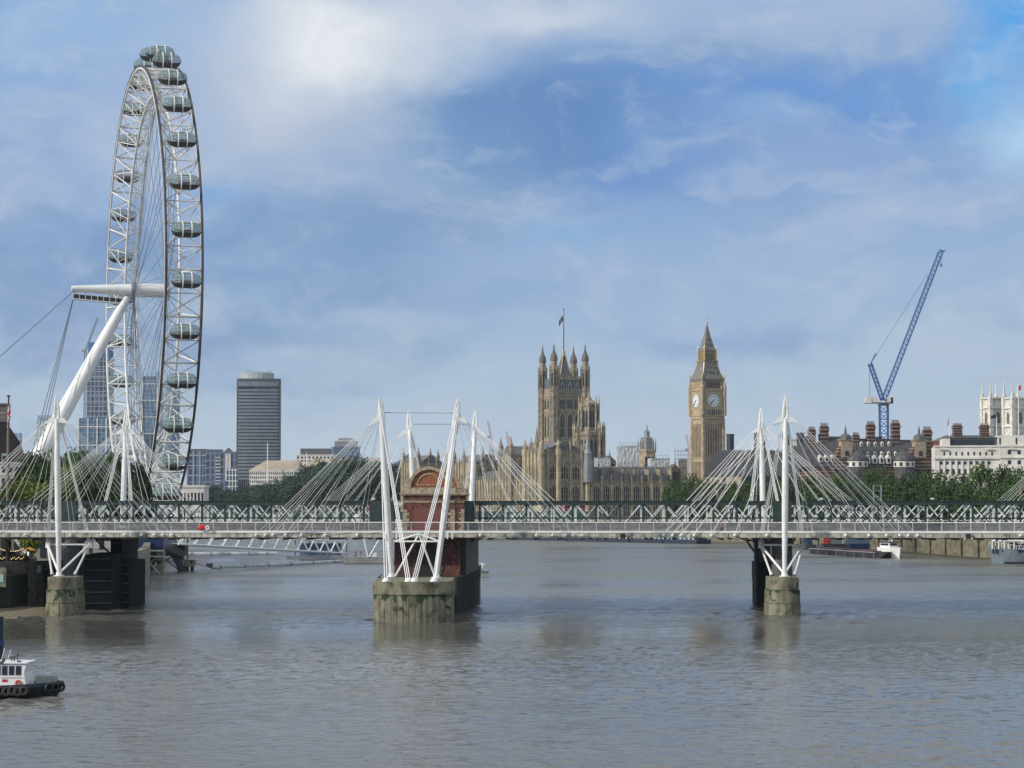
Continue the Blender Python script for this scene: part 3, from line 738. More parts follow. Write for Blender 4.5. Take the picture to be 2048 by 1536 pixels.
# life buoys in red covers on the near footbridge
for px in (398,):
    o = thing('lifebuoy', 'white lifebuoy beside its red cover on the footbridge railing left of centre', 'lifebuoy', BP(PX(px, 327), -.3, 12.2), -B)
    MB().ball((0, 0, 0), .5, 10, 7, 1.3, .25, .8).build('red_cover', M['red'], o, True)
    MB().torus((.85, -.12, -.02), .24, .09, 16, 6, 'y').build('ring', M['white'], o, True)
for px, lab in ((1386, 'small navigation light frame under the deck right of centre'), (1931, 'small navigation light frame under the deck near the right edge')):
    pass
for px, lab in ((1246, 'navigation lamp unit hanging at the deck edge near the middle of the centre span'), (1931, 'navigation lamp unit hanging at the deck edge near the grey ship')):
    o = thing('navigation_light', lab, 'navigation light', BP(PX(px, 327), -.25, 10.9))
    MB().box(-.35, .35, -.12, .1, -.2, .5).build('housing', M['dark'], o)
    for sx in (-.5, .5): MB().ball((sx, -.1, -.2), .13).build('lamp', mat('amber_lamp', (.8, .6, .25), .4), o)

# ---- brick pier with arched tops
BPr = thing('brick_pier', 'red brick bridge pier with arched stone pediments standing through the railway bridge', 'pier', BP(-12.4, 15, 0), -B)
def bl_(mb, n, m, sm=False, par=None): return mb.build(n, m, par or BPr, sm)
# local frame: x along bridge, y depth (0 = offset 15)
M['granite'] = M['base']
bl_(MB().pxy([(-5.6, -20), (4.9, -20), (5.4, -14), (5.5, 22), (-6, 22)], -2.5, 5.3), 'granite_base', M['base'])
bw = bl_(MB().box(-4.75, 4.75, -11.2, 19, 5.3, 10.9), 'lower_brickwork', M['brick'])
bl_(MB().box(4.8, 5.5, -9.5, 21, 5.3, 10.9).box(4.6, 5.9, 2, 21, 9.9, 11.0), 'shade_grime_side_box', M['dark'])  # added boxes; shade and grime of the brick flank put into their dark colour
bl_(MB().pxz([(-1.5, 5.35), (1.5, 5.35), (1.5, 8.3)] + [(1.5 * math.cos(t * math.pi / 8), 8.3 + 1.5 * math.sin(t * math.pi / 8)) for t in range(1, 8)] + [(-1.5, 8.3)], -11.26, -11.1), 'arched_doorway', M['black'])
mb = MB()
for t in range(9):
    a = t * math.pi / 8; mb.bar((1.7 * math.cos(a), -11.3, 8.3 + 1.7 * math.sin(a)), (2.15 * math.cos(a), -11.3, 8.3 + 2.15 * math.sin(a)), .35, .5)
for sx in (-1.85, 1.85):
    for k in range(5): mb.box(sx - .3 - .1 * (k % 2), sx + .3 + .1 * (k % 2), -11.35, -11.12, 5.4 + k * .62, 5.94 + k * .62)
bl_(mb, 'arch_stones', mat('weathered_arch_stone', (.10, .075, .055), .9, var=.4, scale=2))
def turret(y0, y1):
    bl_(MB().box(-3.75, 3.75, y0, y1, 10.9, 16.0), 'upper_brickwork', M['brick'])
    bl_(MB().box(-2.1, 2.1, y0 - .12, y0 + .1, 11.0, 15.0), 'recessed_panel', mat('painted_brick', (.165, .058, .05), .8, var=.1, scale=2))
    mb = MB()
    for sx in (-1, 1):
        for k in range(9): ww = .95 if k % 2 else .65; x = 3.8 * sx; mb.box(min(x, x - ww * sx), max(x, x - ww * sx), y0 - .08, y0 + .3, 11 + k * .42, 11.38 + k * .42)
    bl_(mb, 'quoins', M['stone'])
    bl_(MB().box(-3.75, 3.75, y0 - .1, y1 + .1, 15.75, 16.05).box(-3.95, 3.95, y0 - .2, y1 + .2, 16.05, 16.12), 'string_course', M['stone'])
    bl_(MB().box(-3.2, 3.2, y0 - .14, y0 + .1, 16.12, 16.75).box(-3.7, 3.7, y0, y1, 16.12, 16.8), 'frieze', M['brick'])
    bl_(MB().box(-4.0, 4.0, y0 - .3, y1 + .3, 16.75, 16.95).box(-4.25, 4.25, y0 - .55, y1 + .55, 16.95, 17.15).box(-3.9, 3.9, y0 - .25, y1 + .25, 17.15, 17.95), 'cornice', M['stone'])
    def arc(r0, r1, ya, yb, z, n=20):
        mb = MB(); 
        pts = [(r1 * math.cos(math.pi * k / n), z + r1 * math.sin(math.pi * k / n)) for k in range(n + 1)] + [(r0 * math.cos(math.pi * k / n), z + r0 * math.sin(math.pi * k / n)) for k in range(n, -1, -1)]
        for k in range(n):
            q = [pts[k], pts[k + 1], pts[2 * n - k], pts[2 * n + 1 - k]]; mb.pxz(q, ya, yb)
        return mb
    z = 17.95
    bl_(arc(0.01, 2.6, y0 - .05, y0 + 1.2, z), 'tympanum', mat('orange_brick', (.27, .095, .045), .85, var=.15, scale=3))
    bl_(arc(2.6, 3.05, y0 - .35, y0 + 1.5, z).add(*(lambda m: (m.v, m.f))(arc(1.55, 1.75, y0 - .16, y0 + .1, z + .35))).box(-1.75, 1.75, y0 - .16, y0 + .1, z + .3, z + .46), 'arch_moulding', M['stone'])
    for sx in (-1, 1): bl_(MB().lathe(0, 0, [(.42, -.3), (.42, 1.4)], 12), 'scroll', M['stone']).matrix_local = Matrix.Translation((sx * 3.1, y0, z + .42)) @ Matrix.Rotation(-math.pi / 2, 4, 'X')
turret(-8.6, -3.5); turret(14, 19)
# ------------------------------------------------------------------ the big observation wheel
WC = Vector((-102.6, 650, 75.6)); WA = math.atan2(.29, .957)
EY = thing('observation_wheel', 'giant white observation wheel with glass capsules standing on the left bank', 'observation wheel', WC, WA)
RW = 62.3
M['rim'] = mat('rim_white_paint', (.66, .67, .65), .45, var=.12, scale=.3)
M['rimdark'] = mat('drive_rim_dark', (.055, .05, .048), .6, var=.3, scale=.5)
M['wcable'] = mat('blue_grey_cable', (.16, .20, .26), .5)
HA = 4.7                          # half width of the rim truss along the axle
RI = RW - 7.0
for x, r, t, m_, n_ in ((-HA, RW, .34, 'rim', 'rim_chord'), (HA, RW, .34, 'rim', 'rim_chord'), (0, RI, .38, 'rim', 'rim_chord'),
                        (-HA, RW + .66, .36, 'rimdark', 'drive_rail'), (HA, RW + .66, .36, 'rimdark', 'drive_rail')):
    MB().torus((x, 0, 0), r, t, 160, 7, 'x').build(n_, M[m_], EY, True)
NB = 32
def wp(x, r, k): a = 2 * math.pi * k / NB; return (x, r * math.cos(a), r * math.sin(a))
bay = MB()
bay.tube(wp(-HA, RW, 0), wp(HA, RW, 0), .30, n=6).tube(wp(-HA, RW, .5), wp(HA, RW, .5), .2, n=6)
bay.tube(wp(-HA, RW, 0), wp(0, RI, 0), .22, n=6).tube(wp(HA, RW, 0), wp(0, RI, 0), .22, n=6)
bay.tube(wp(-HA, RW, .5), wp(0, RI, .5), .13, n=5).tube(wp(HA, RW, .5), wp(0, RI, .5), .13, n=5)
bay.tube(wp(-HA, RW, 0), wp(HA, RW, .5), .18, n=5).tube(wp(HA, RW, .5), wp(-HA, RW, 1), .18, n=5).tube(wp(HA, RW, 0), wp(-HA, RW, .5), .14, n=5).tube(wp(-HA, RW, .5), wp(HA, RW, 1), .14, n=5)
for s_ in (-1, 1):
    bay.tube(wp(s_ * HA, RW, .5), wp(0, RI, 0), .14, n=5).tube(wp(s_ * HA, RW, .5), wp(0, RI, 1), .14, n=5)
bme = bay.mesh('rim_brace', M['rim'])
for k in range(NB):
    o = link('rim_brace', bme, EY); o.rotation_euler = (2 * math.pi * k / NB, 0, 0)
for k in range(64):
    a = 2 * math.pi * k / 64; s_ = 1 if k % 2 else -1; a2 = a + (.9 if (k // 2) % 2 else -.9)
    MB().tube((s_ * 4.6, 1.6 * math.cos(a2), 1.6 * math.sin(a2)), (0, RI * math.cos(a), RI * math.sin(a)), .075, n=4).build('spoke_cable', M['wcable'], EY)
for k in range(16):
    a = 2 * math.pi * (k + .25) / 16; s_ = 1 if k % 2 else -1
    MB().tube((s_ * 4.6, 1.8 * math.cos(a + 1.4), 1.8 * math.sin(a + 1.4)), (0, RI * math.cos(a), RI * math.sin(a)), .07, n=4).build('rotation_cable', M['wcable'], EY)
# spindle and hub
def xt(x0, x1, r0, r1, n, m_, par=EY): return MB().tube((x0, 0, 0), (x1, 0, 0), r0, r1, 20).build(n, M[m_], par, True)
xt(-4.8, 5.0, 1.95, 1.95, 'hub_tube', 'white'); xt(-14, -4.8, 1.25, 1.7, 'spindle', 'white'); xt(-22, -14, .75, 1.25, 'spindle', 'white')
for x in (-5.2, 5.0): xt(x - .35, x + .35, 2.6, 2.6, 'hub_flange', 'steel')
# A-frame legs (land side)
top = Vector((-6.5, 0, -2.2))
for w_ in (-7, 7):
    ft = Vector((-42.5, w_, GZ - WC.z))
    d = ft - top
    MB().path([top, top + d * .12, top + d * .5, top + d * .9, ft], [1.15, 1.5, 2.0, 1.7, 1.2], 18).build('leg', M['white'], EY, True)
MB().lathe(-42.5, 0, [(9, GZ - WC.z - .3), (9, GZ - WC.z + .6)], 16).build('leg_footing', M['pale'], EY)
# maintenance gangway under the spindle
MB().bar((-21.8, 0, -3.0), (-6.2, 0, -4.1), 1.8, .3).build('gangway', M['white2'], EY)
mb = MB()
for k in range(10):
    t = k / 9; x = -21.6 + 15.2 * t; z = -2.9 - 1.1 * t; mb.bar((x, -.9, z), (x, -.9, z + 1.5), .16)
mb.bar((-21.8, -.9, -1.5), (-6.2, -.9, -2.6), .18).bar((-21.8, -.9, -2.9), (-6.2, -.9, -4.0), .25); mb.build('gangway_rail', M['white'], EY)
mb = MB().bar((-21.7, -.8, -2.2), (-6.3, -.8, -3.3), .1, 1.2, up=(0, 0, 1)); mb.build('gangway_panels', M['dark'], EY)
MB().bar((-20.5, 0, -.6), (-20.5, 0, -3), .5).bar((-18.3, 0, -.8), (-18.3, 0, -2.8), .4).build('gangway_hanger', M['white'], EY)
# back stays to the left
for dx, dz, dy in ((-95, -69.6, -26), (-95, -69.6, -14), (-40, -69.6, -20), (-38, -69.6, -15), (-36, -69.6, -10)):
    MB().tube((-21, 0, -.3), (dx, dy, dz), .13, n=5).build('backstay_cable', M['wcable'], EY)
# boarding platform
MB().box(-9, 12, -24, 24, GZ - WC.z, GZ - WC.z + 1.1).build('boarding_platform', M['pale'], EY)
for y in (-20, -10, 10, 20):
    MB().box(-6, 6, y - 1, y + 1, GZ - WC.z - 6.5, GZ - WC.z + 1).bar((5, y, GZ - WC.z + 1), (5.5, y, GZ - WC.z + 9), .8).bar((-5, y, GZ - WC.z + 1), (-5.5, y, GZ - WC.z + 9), .8).build('restraint_tower', M['white2'], EY)
# capsules
def cap_prof(x, grow=0, half=4.0, r=1.95):
    t = min(1, abs(x) / half); return (max(.02, (1 - max(0, (t - .25) / .75) ** 2.6)) ** .5) * r + grow
def shell(x0, x1, grow, a0, a1, n=14, m=18, inner=0):
    mb = MB(); vs = []
    for i in range(n + 1):
        x = x0 + (x1 - x0) * i / n; rr = cap_prof(x, grow)
        for k in range(m + 1):
            a = a0 + (a1 - a0) * k / m; vs.append((x, rr * math.cos(a), rr * math.sin(a)))
    return mb.add(vs, [(i * (m + 1) + k, (i + 1) * (m + 1) + k, (i + 1) * (m + 1) + k + 1, i * (m + 1) + k + 1) for i in range(n) for k in range(m)])
CR = RW + 4.6
gl = mat('capsule_glass', (.30, .47, .45), .04, alpha=.38, spec=1.0)
g_me = shell(-4, 4, 0, -.55, math.pi + .55).mesh('glass_shell', gl, True)
b_me = shell(-3.92, 3.92, .06, math.pi + .5, 2 * math.pi - .5).mesh('underside', M['rimdark'], True)
mb = MB()
for xx in (-1.15, 1.15): mb.torus((xx, 0, 0), 2.13, .17, 26, 6, 'x')
h_me = mb.mesh('mounting_hoops', M['white2'])
mb = MB()
for xx in (-3.3, -2.6, -1.9, 1.9, 2.6, 3.3): mb.torus((xx, 0, 0), cap_prof(xx, .02), .032, 22, 4, 'x')
for a in (-.15, .45, 1.1, math.pi - 1.1, math.pi - .45, math.pi + .15):
    pts = [(x, cap_prof(x, .02) * math.cos(a), cap_prof(x, .02) * math.sin(a)) for x in [-3.95 + 7.9 * i / 14 for i in range(15)]]
    mb.path(pts, [.032] * 15, 4)
f_me = mb.mesh('glazing_bars', M['dark'])
r_me = shell(-1.1, 1.1, .04, math.pi / 2 - .55, math.pi / 2 + .55, 4, 6).mesh('roof_panel', M['steel'], True)
s_me = MB().box(-1.05, 1.05, -1.55, 1.55, -.75, -.15).mesh('seat', mat('dark_red_seat', (.16, .02, .04), .6))
fl_me = MB().box(-3.2, 3.2, -1.5, 1.5, -.95, -.78).mesh('floor', M['dark'])
PH = .25
for k in range(32):
    a = 2 * math.pi * (k + PH) / 32
    c = link('capsule', g_me, EY); c.location = (0, CR * math.cos(a), CR * math.sin(a))
    for me_, n_ in ((b_me, 'underside'), (h_me, 'mounting_hoops'), (f_me, 'glazing_bars'), (r_me, 'roof_panel'), (s_me, 'seat'), (fl_me, 'floor')): link(n_, me_, c)
# ------------------------------------------------------------------ gothic palace, towers and city
PA_ = R(19)
def local(root):
    def bd(mb, n, m, sm=False, par=None): return mb.build(n, M[m] if isinstance(m, str) else m, par or root, sm)
    return bd
def spirelet(mb, x, y, z, r, h, n=8):      # small octagonal turret with ogee cap and finial
    mb.lathe(x, y, [(r, z), (r, z + h * .38), (r * 1.25, z + h * .39), (r * 1.15, z + h * .44), (r * .85, z + h * .55), (r * .4, z + h * .72), (r * .14, z + h * .9), (r * .3, z + h * .92), (.03, z + h)], n, math.pi / 8)
def pinn(mb, x, y, z, w, h): mb.lathe(x, y, [(w, z), (w, z + h * .35), (w * 1.2, z + h * .36), (.03, z + h)], 4, math.pi / 4)

def gothic(root, x0, x1, y, z0, z1, bay, rows, side='f', wall='tan', pin=True, wmax=100, seed=1, shift=0):
    """a facade on the local line; side f: runs along x facing -y; l: runs along y facing -x (x0,x1 are y values, y is the x value)"""
    bd = local(root)
    def T(u0, u1, d0, d1, a, c):            # u along facade, d outwards
        if side == 'f': return (u0, u1, y - d1, y - d0, a, c)
        return (y - d1, y - d0, u0, u1, a, c)
    n = max(1, round((x1 - x0) / bay)); bw = (x1 - x0) / n
    but = MB()
    for i in range(n + 1):
        u = x0 + i * bw; but.box(*T(u - .45, u + .45, 0, .75, z0, z1 + .6)); 
        if pin: 
            q = T(u, u, .3, .3, 0, 0); pinn(but, q[0], q[2], z1 + .6, .42, 3.6)
    bd(but, 'buttresses', wall)
    sc = MB()
    for (a, c) in rows: sc.box(*T(x0, x1, 0, .3, a - .9, a - .5)); sc.box(*T(x0, x1, 0, .25, c + .5, c + .8))
    sc.box(*T(x0, x1, 0, .4, z1 - .3, z1 + .1))
    k = int((x1 - x0) / 1.2)
    for i in range(k): u = x0 + (i + .25) * 1.2; sc.box(*T(u, u + .6, .05, .3, z1 + .1, z1 + .8))
    bd(sc, 'string_courses', M['tan2'])
    cnt = 0
    for (a, c) in rows:
        wm = None
        for i in range(n):
            if cnt >= wmax: break
            u = x0 + (i + .5) * bw; hw = bw * .31
            if wm is None:
                g = MB(); fr = MB()
                if side == 'f':
                    g.pxz([(-hw, a), (hw, a), (hw, c - hw * .8), (hw * .5, c - hw * .2), (0, c), (-hw * .5, c - hw * .2), (-hw, c - hw * .8)], -.06, .02)
                    for t in (-1, -.33, .33, 1): fr.box(hw * t - .17, hw * t + .17, -.3, 0, a, c - (.2 if abs(t) < .5 else hw * .7))
                    fr.box(-hw, hw, -.18, 0, (a + c) / 2 - .12, (a + c) / 2 + .12)
                else:
                    g.pyz([(-hw, a), (hw, a), (hw, c - hw * .8), (hw * .5, c - hw * .2), (0, c), (-hw * .5, c - hw * .2), (-hw, c - hw * .8)], -.06, .02)
                    for t in (-1, -.33, .33, 1): fr.box(-.3, 0, hw * t - .17, hw * t + .17, a, c - (.2 if abs(t) < .5 else hw * .7))
                    fr.box(-.18, 0, -hw, hw, (a + c) / 2 - .12, (a + c) / 2 + .12)
                wm = g.mesh('window', M['pane']); fm_ = fr.mesh('tracery', M[wall])
            w_ = link('window', wm, root); w_.location = (u, y, 0) if side == 'f' else (y, u, 0)
            link('tracery', fm_, w_); cnt += 1

NE = Vector((PX(1083, 1104), 1104, 0))
# --- main palace
PAL = thing('gothic_palace', 'long pale brown gothic palace with rows of pinnacles and dark slate roofs beside the river', 'palace', NE, PA_)
pb = local(PAL)
H0 = GZ
def blockp(x0, x1, y0, y1, z1, ridge=0, wall='tan', name='wing'):
    pb(MB().box(x0, x1, y0, y1, H0, z1), name, wall)
    if ridge:
        if (x1 - x0) > (y1 - y0): 
            ym = (y0 + y1) / 2; pb(MB().pyz([(y0 + .8, z1), (y1 - .8, z1), (ym + .5, z1 + ridge), (ym - .5, z1 + ridge)], x0 + .5, x1 - .5), 'slate_roof', 'slate')
        else:
            xm = (x0 + x1) / 2; pb(MB().pxz([(x0 + .8, z1), (x1 - .8, z1), (xm + .5, z1 + ridge), (xm - .5, z1 + ridge)], y0 + .5, y1 - .5), 'slate_roof', 'slate')
# north pavilion at the corner
blockp(0, 23.5, 0, 24, 40.0, 4.5, name='corner_pavilion')
gothic(PAL, 3, 20.5, 0, 14, 40.0, 5.4, [(15.2, 23.2), (26.6, 32.6)], 'f', wmax=20)
pb(MB().box(2, 21.5, -.1, 0, 34, 39).box(2, 21.5, -.2, 0, 24.4, 25), 'panelling', 'tan2')
gothic(PAL, 1.5, 22, 0, 14, 40.0, 5, [(15.2, 23.2), (26.6, 32.6)], 'l', wmax=20)
mb = MB()
for x, y in ((0, 0), (23.5, 0), (0, 24), (23.5, 24), (8.5, -.3)): 
    mb.lathe(x, y, [(1.35, H0), (1.35, 38), (1.55, 38.2), (1.55, 41.0)], 8, math.pi / 8); spirelet(mb, x, y, 40.6, 1.0, 5.8)
pb(mb, 'corner_turrets', 'tan')
# slender dark fleche by the corner
pb(MB().lathe(23.3, -1, [(2.3, 25), (2.3, 33), (2.0, 36), (1.9, 38.5), (2.2, 38.8), (1.3, 41), (1.1, 43), (.4, 46), (.03, 52)], 8, math.pi / 8), 'lead_turret', mat('lead_grey', (.20, .22, .24), .5, var=.15, scale=.7))
# north front towards the clock tower
blockp(23.5, 68, 1.5, 13, 25.5, 6.4, name='north_wing')
gothic(PAL, 26, 68, 1.5, H0, 25.2, 5.35, [(8.8, 14.0), (16.0, 23.4)], 'f', wmax=40)
mb = MB()
for i in range(8): u = 26 + i * 6; mb.box(u - .35, u + .35, .9, 6.9, 25.2, 31.5); pinn(mb, u, 6.7, 31.5, .45, 3.5)
pb(mb, 'roof_pinnacles', 'tan2')
mb = MB()
for i in range(60): mb.box(24 + i * .73, 24.4 + i * .73, 7.0, 7.2, 31.8, 32.7)
pb(mb.box(24, 68, 6.8, 7.3, 31.6, 32.0), 'roof_cresting', 'slate')
# river front, running away to the left
blockp(1.2, 14, 24, 235, 26.0, 5.5, name='river_wing')
segs = [(24, 46, 26.0), (60, 106, 26), (138, 205, 26)]
for a, c, z in segs: gothic(PAL, a, c, 1.2, H0, z, 4.6, [(9, 13.6), (16, 23.0)], 'l', wmax=32, pin=True)
for a, c, z in ((44, 60, 38.5), (104, 138, 35.5), (205, 235, 37)):
    blockp(-.3, 16, a, c, z, 5, name='river_pavilion')
    gothic(PAL, a + 1, c - 1, -.3, H0, z, 4.6, [(9, 13.6), (16, 23.0), (26.6, 32)], 'l', wmax=24)
    gothic(PAL, 1, 15, a, 26, z, 4.6, [(28, 33)], 'f', wmax=6)
    mb = MB()
    for y in (a, c):
        for x in (-.3, 16): mb.lathe(x, y, [(1.5, H0), (1.5, z), (1.7, z + .2), (1.7, z + 2)], 8, math.pi / 8); spirelet(mb, x, y, z + 1.2, 1.1, 8.5)
    if c - a > 20:
        for x in (-.3, 16): mb.lathe(x, (a + c) / 2, [(1.3, z - 6), (1.3, z + 2)], 8); spirelet(mb, x, (a + c) / 2, z + 1.2, 1.0, 7.5)
    pb(mb, 'pavilion_turrets', 'tan2')
# mid blocks behind (speaker's and central roofs)
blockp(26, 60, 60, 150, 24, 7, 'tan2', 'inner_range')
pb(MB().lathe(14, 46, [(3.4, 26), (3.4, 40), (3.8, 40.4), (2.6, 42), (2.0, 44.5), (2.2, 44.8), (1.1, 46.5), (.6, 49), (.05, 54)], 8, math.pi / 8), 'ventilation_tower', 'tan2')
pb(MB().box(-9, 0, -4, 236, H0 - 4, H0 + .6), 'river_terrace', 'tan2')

def rel(px, Y): return Vector((PX(px, Y), Y, 0))
# --- central octagon tower with stepped buttresses
o = thing('octagonal_tower', 'stepped octagonal gothic tower with tall twin windows, right of and before the great square tower', 'tower', rel(1178, 1235), PA_)
ob = local(o)
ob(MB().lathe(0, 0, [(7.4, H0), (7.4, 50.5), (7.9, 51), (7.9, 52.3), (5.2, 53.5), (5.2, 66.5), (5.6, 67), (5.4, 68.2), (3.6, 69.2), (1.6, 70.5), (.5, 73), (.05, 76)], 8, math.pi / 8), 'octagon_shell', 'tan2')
wn = MB().pxz([(-.62, 38.0), (.62, 38.0), (.62, 47.5), (0, 49.3), (-.62, 47.5)], -.12, .05).mesh('window', M['pane'])
wn2 = MB().pxz([(-.6, 55.5), (.6, 55.5), (.6, 63.5), (0, 65), (-.6, 63.5)], -.12, .05).mesh('window', M['pane'])
for k in range(8):
    a = k * math.pi / 4; ap_ = 7.4 * math.cos(math.pi / 8); ap2 = 5.2 * math.cos(math.pi / 8)
    for q in (-1.1, 1.1):
        w_ = link('window', wn, o); w_.rotation_euler = (0, 0, a); w_.location = (ap_ * math.sin(a) + q * math.cos(a), -ap_ * math.cos(a) + q * math.sin(a), 0)
        w_ = link('window', wn2, o); w_.rotation_euler = (0, 0, a); w_.location = (ap2 * math.sin(a) + q * .75 * math.cos(a), -ap2 * math.cos(a) + q * .75 * math.sin(a), 0)
mb = MB()
for k in range(8):
    a = math.pi / 8 + k * math.pi / 4
    for r_, z0, z1, w_ in ((7.6, H0, 54, .75), (5.4, 52, 68, .5)):
        mb.lathe(r_ * math.cos(a), r_ * math.sin(a), [(w_, z0), (w_, z1), (w_ * 1.2, z1 + .2), (.03, z1 + 5)], 6)
    mb.bar((8.6 * math.cos(a), 8.6 * math.sin(a), 36), (8.6 * math.cos(a), 8.6 * math.sin(a), 55), .5); mb.lathe(8.6 * math.cos(a), 8.6 * math.sin(a), [(.4, 55), (.03, 59)], 5)
ob(mb, 'stepped_buttresses', 'tan')

# --- the great square tower
VT = thing('square_tower', 'huge square gothic tower with four pepperpot turrets and a flagpole', 'tower', rel(1108, 1345), PA_)
vb = local(VT); s_ = 19.6; ZT = 88.0
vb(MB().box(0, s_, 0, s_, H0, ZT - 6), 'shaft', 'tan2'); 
vb(MB().box(.3, s_ - .3, .2, s_ - .2, ZT - 6, ZT), 'top_stage', mat('dark_slate_blue_stone', (.10, .125, .14), .7, var=.25, scale=.6))
mb = MB()
for z in (26, 44.5, 51.0, 68.5, 76.0, 77.5): mb.box(-.5, s_ + .5, -.5, s_ + .5, z, z + .55)
vb(mb, 'string_courses', 'tan')
for k in range(3):
    x = 5.1 + k * 4.75
    hw = 1.35
    w_ = MB().pxz([(-hw, 53.5), (hw, 53.5), (hw, 65), (hw * .6, 66.8), (0, 67.4), (-hw * .6, 66.8), (-hw, 65)], -.15, .05).build('window', M['pane'], VT); w_.location = (x, 0, 0)
    MB().box(-.1, .1, -.3, -.1, 53.5, 66).box(-hw, hw, -.3, -.1, 58.8, 59.2).pxz([(-hw - .45, 52.5), (-hw, 52.5), (-hw, 65.2), (0, 67.6), (hw, 65.2), (hw, 52.5), (hw + .45, 52.5), (hw + .45, 65.5), (0, 68.6), (-hw - .45, 65.5)], -.4, -.1).build('window_surround', M['tan'], w_)
    for q in range(3):
        MB().box(x - 1.5 + q * 1.15, x - .8 + q * 1.15, -.14, .05, 70.2, 75.0).build('window', M['pane'], VT); MB().box(x - 1.5 + q * 1.15, x - .8 + q * 1.15, -.14, .05, 45.5, 49.8).build('window', M['pane'], VT)
    t_ = MB(); t_.box(x - 2.3, x - 1.9, -.5, 0, 69, 88.5); pinn(t_, x - 2.1, -.3, 88.5, .3, 3); t_.pxz([(x - 1.2, 79), (x - 1.2, 83.5), (x, 86.6), (x + 1.2, 83.5), (x + 1.2, 79), (x + .7, 79), (x + .7, 83), (x, 84.5), (x - .7, 83), (x - .7, 79)], -.45, 0)
    vb(t_, 'gable_tracery', mat('pale_tracery', (.30, .30, .27), .8, var=.1, scale=1))
    # left face
    y = 5.1 + k * 4.75
    MB().pyz([(y - 1, 53.5), (y + 1, 53.5), (y + 1, 65), (y, 67.4), (y - 1, 65)], -.15, .05).build('window', M['pane'], VT)
    for q in range(2): MB().box(-.14, .05, y - 1.2 + q * 1.4, y - .2 + q * 1.4, 70.2, 75).build('window', M['pane'], VT)
mb = MB()
for i in range(16): x = 2 + i * 1.05; mb.box(x, x + .55, -.25, .1, 26 + .4, 44.5); 
for i in range(16): y = 2 + i * 1.05; mb.box(-.25, .1, y, y + .55, 26.4, 44.5)
for i in range(22): x = 1 + i * .85; mb.box(x, x + .5, -.1, .3, ZT, ZT + 1.4)
mb.box(.2, s_ - .2, -.1, .3, ZT - .8, ZT + .4)
vb(mb, 'panel_ribs', 'tan')
tm = MB(); tw = MB(); spm = MB()
tm.lathe(0, 0, [(2.5, H0), (2.5, 80), (2.75, 80.4), (2.75, 81.4), (2.35, 82), (2.35, 92.5), (2.75, 93), (2.6, 94.5), (1.9, 95.5), (1.9, 98.0)], 8, math.pi / 8)
for k in range(8):
    a = math.pi / 8 + k * math.pi / 4; tm.bar((2.45 * math.cos(a), 2.45 * math.sin(a), H0), (2.45 * math.cos(a), 2.45 * math.sin(a), 92), .5); tm.lathe(2.6 * math.cos(a), 2.6 * math.sin(a), [(.3, 92), (.03, 96.8)], 4)
    a = k * math.pi / 4; tw.box(0, 0, 0, 0, 0, 0) if False else None
    tw.bar((2.22 * math.cos(a), 2.22 * math.sin(a), 83.5), (2.22 * math.cos(a), 2.22 * math.sin(a), 91), .55)
    spm.add([], [])
spm.lathe(0, 0, [(1.9, 97.9), (2.2, 98.2), (2.2, 99.6), (1.9, 101.2), (1.15, 102.8), (.6, 104.4), (.32, 106), (.65, 106.5), (.25, 106.9), (.05, 109)], 8, math.pi / 8)
tme = tm.mesh('corner_turret', M['tan2']); twe = tw.mesh('louvre', M['pane']); spe = spm.mesh('pepperpot_cap', mat('grey_brown_cap_stone', (.14, .13, .115), .8, var=.2, scale=1))
for x, y in ((0, 0), (s_, 0), (0, s_), (s_, s_)):
    t_ = link('corner_turret', tme, VT); t_.location = (x, y, 0); link('louvre', twe, t_); link('pepperpot_cap', spe, t_)
vb(MB().lathe(s_ / 2, s_ / 2, [(5.2, ZT), (4.2, ZT + 3), (1.0, ZT + 14), (.5, ZT + 17)], 4, math.pi / 4), 'iron_pyramid_roof', 'iron')
mb = MB()
for k in range(4):
    a = math.pi / 4 + k * math.pi / 2; mb.bar((s_ / 2 + 4.3 * math.cos(a), s_ / 2 + 4.3 * math.sin(a), ZT + 3), (s_ / 2 + 1.1 * math.cos(a), s_ / 2 + 1.1 * math.sin(a), ZT + 14.2), .35)
    mb.lathe(s_ / 2 + 6 * math.cos(a), s_ / 2 + 6 * math.sin(a), [(.35, ZT + 1), (.35, ZT + 7), (.03, ZT + 10)], 5)
vb(mb, 'roof_ridges', mat('dull_gilding', (.30, .24, .13), .5, .3)); vb(MB().lathe(s_ / 2, s_ / 2, [(1.1, ZT + 13.5), (1.0, ZT + 16.5), (.3, ZT + 17.4)], 8), 'gilded_ridges', 'gold')
vb(MB().path([(s_ / 2, s_ / 2, ZT + 16), (s_ / 2, s_ / 2, ZT + 28), (s_ / 2, s_ / 2, ZT + 41)], [.34, .26, .14], 8).ball((s_ / 2, s_ / 2, ZT + 41.3), .45), 'flagpole', 'navy')
for sx in (-4.6, 4.6): vb(MB().tube((s_ / 2, s_ / 2, ZT + 30), (s_ / 2 + sx, s_ / 2 - sx * .3, ZT + 8), .05, n=4), 'stay_wire', 'steel')
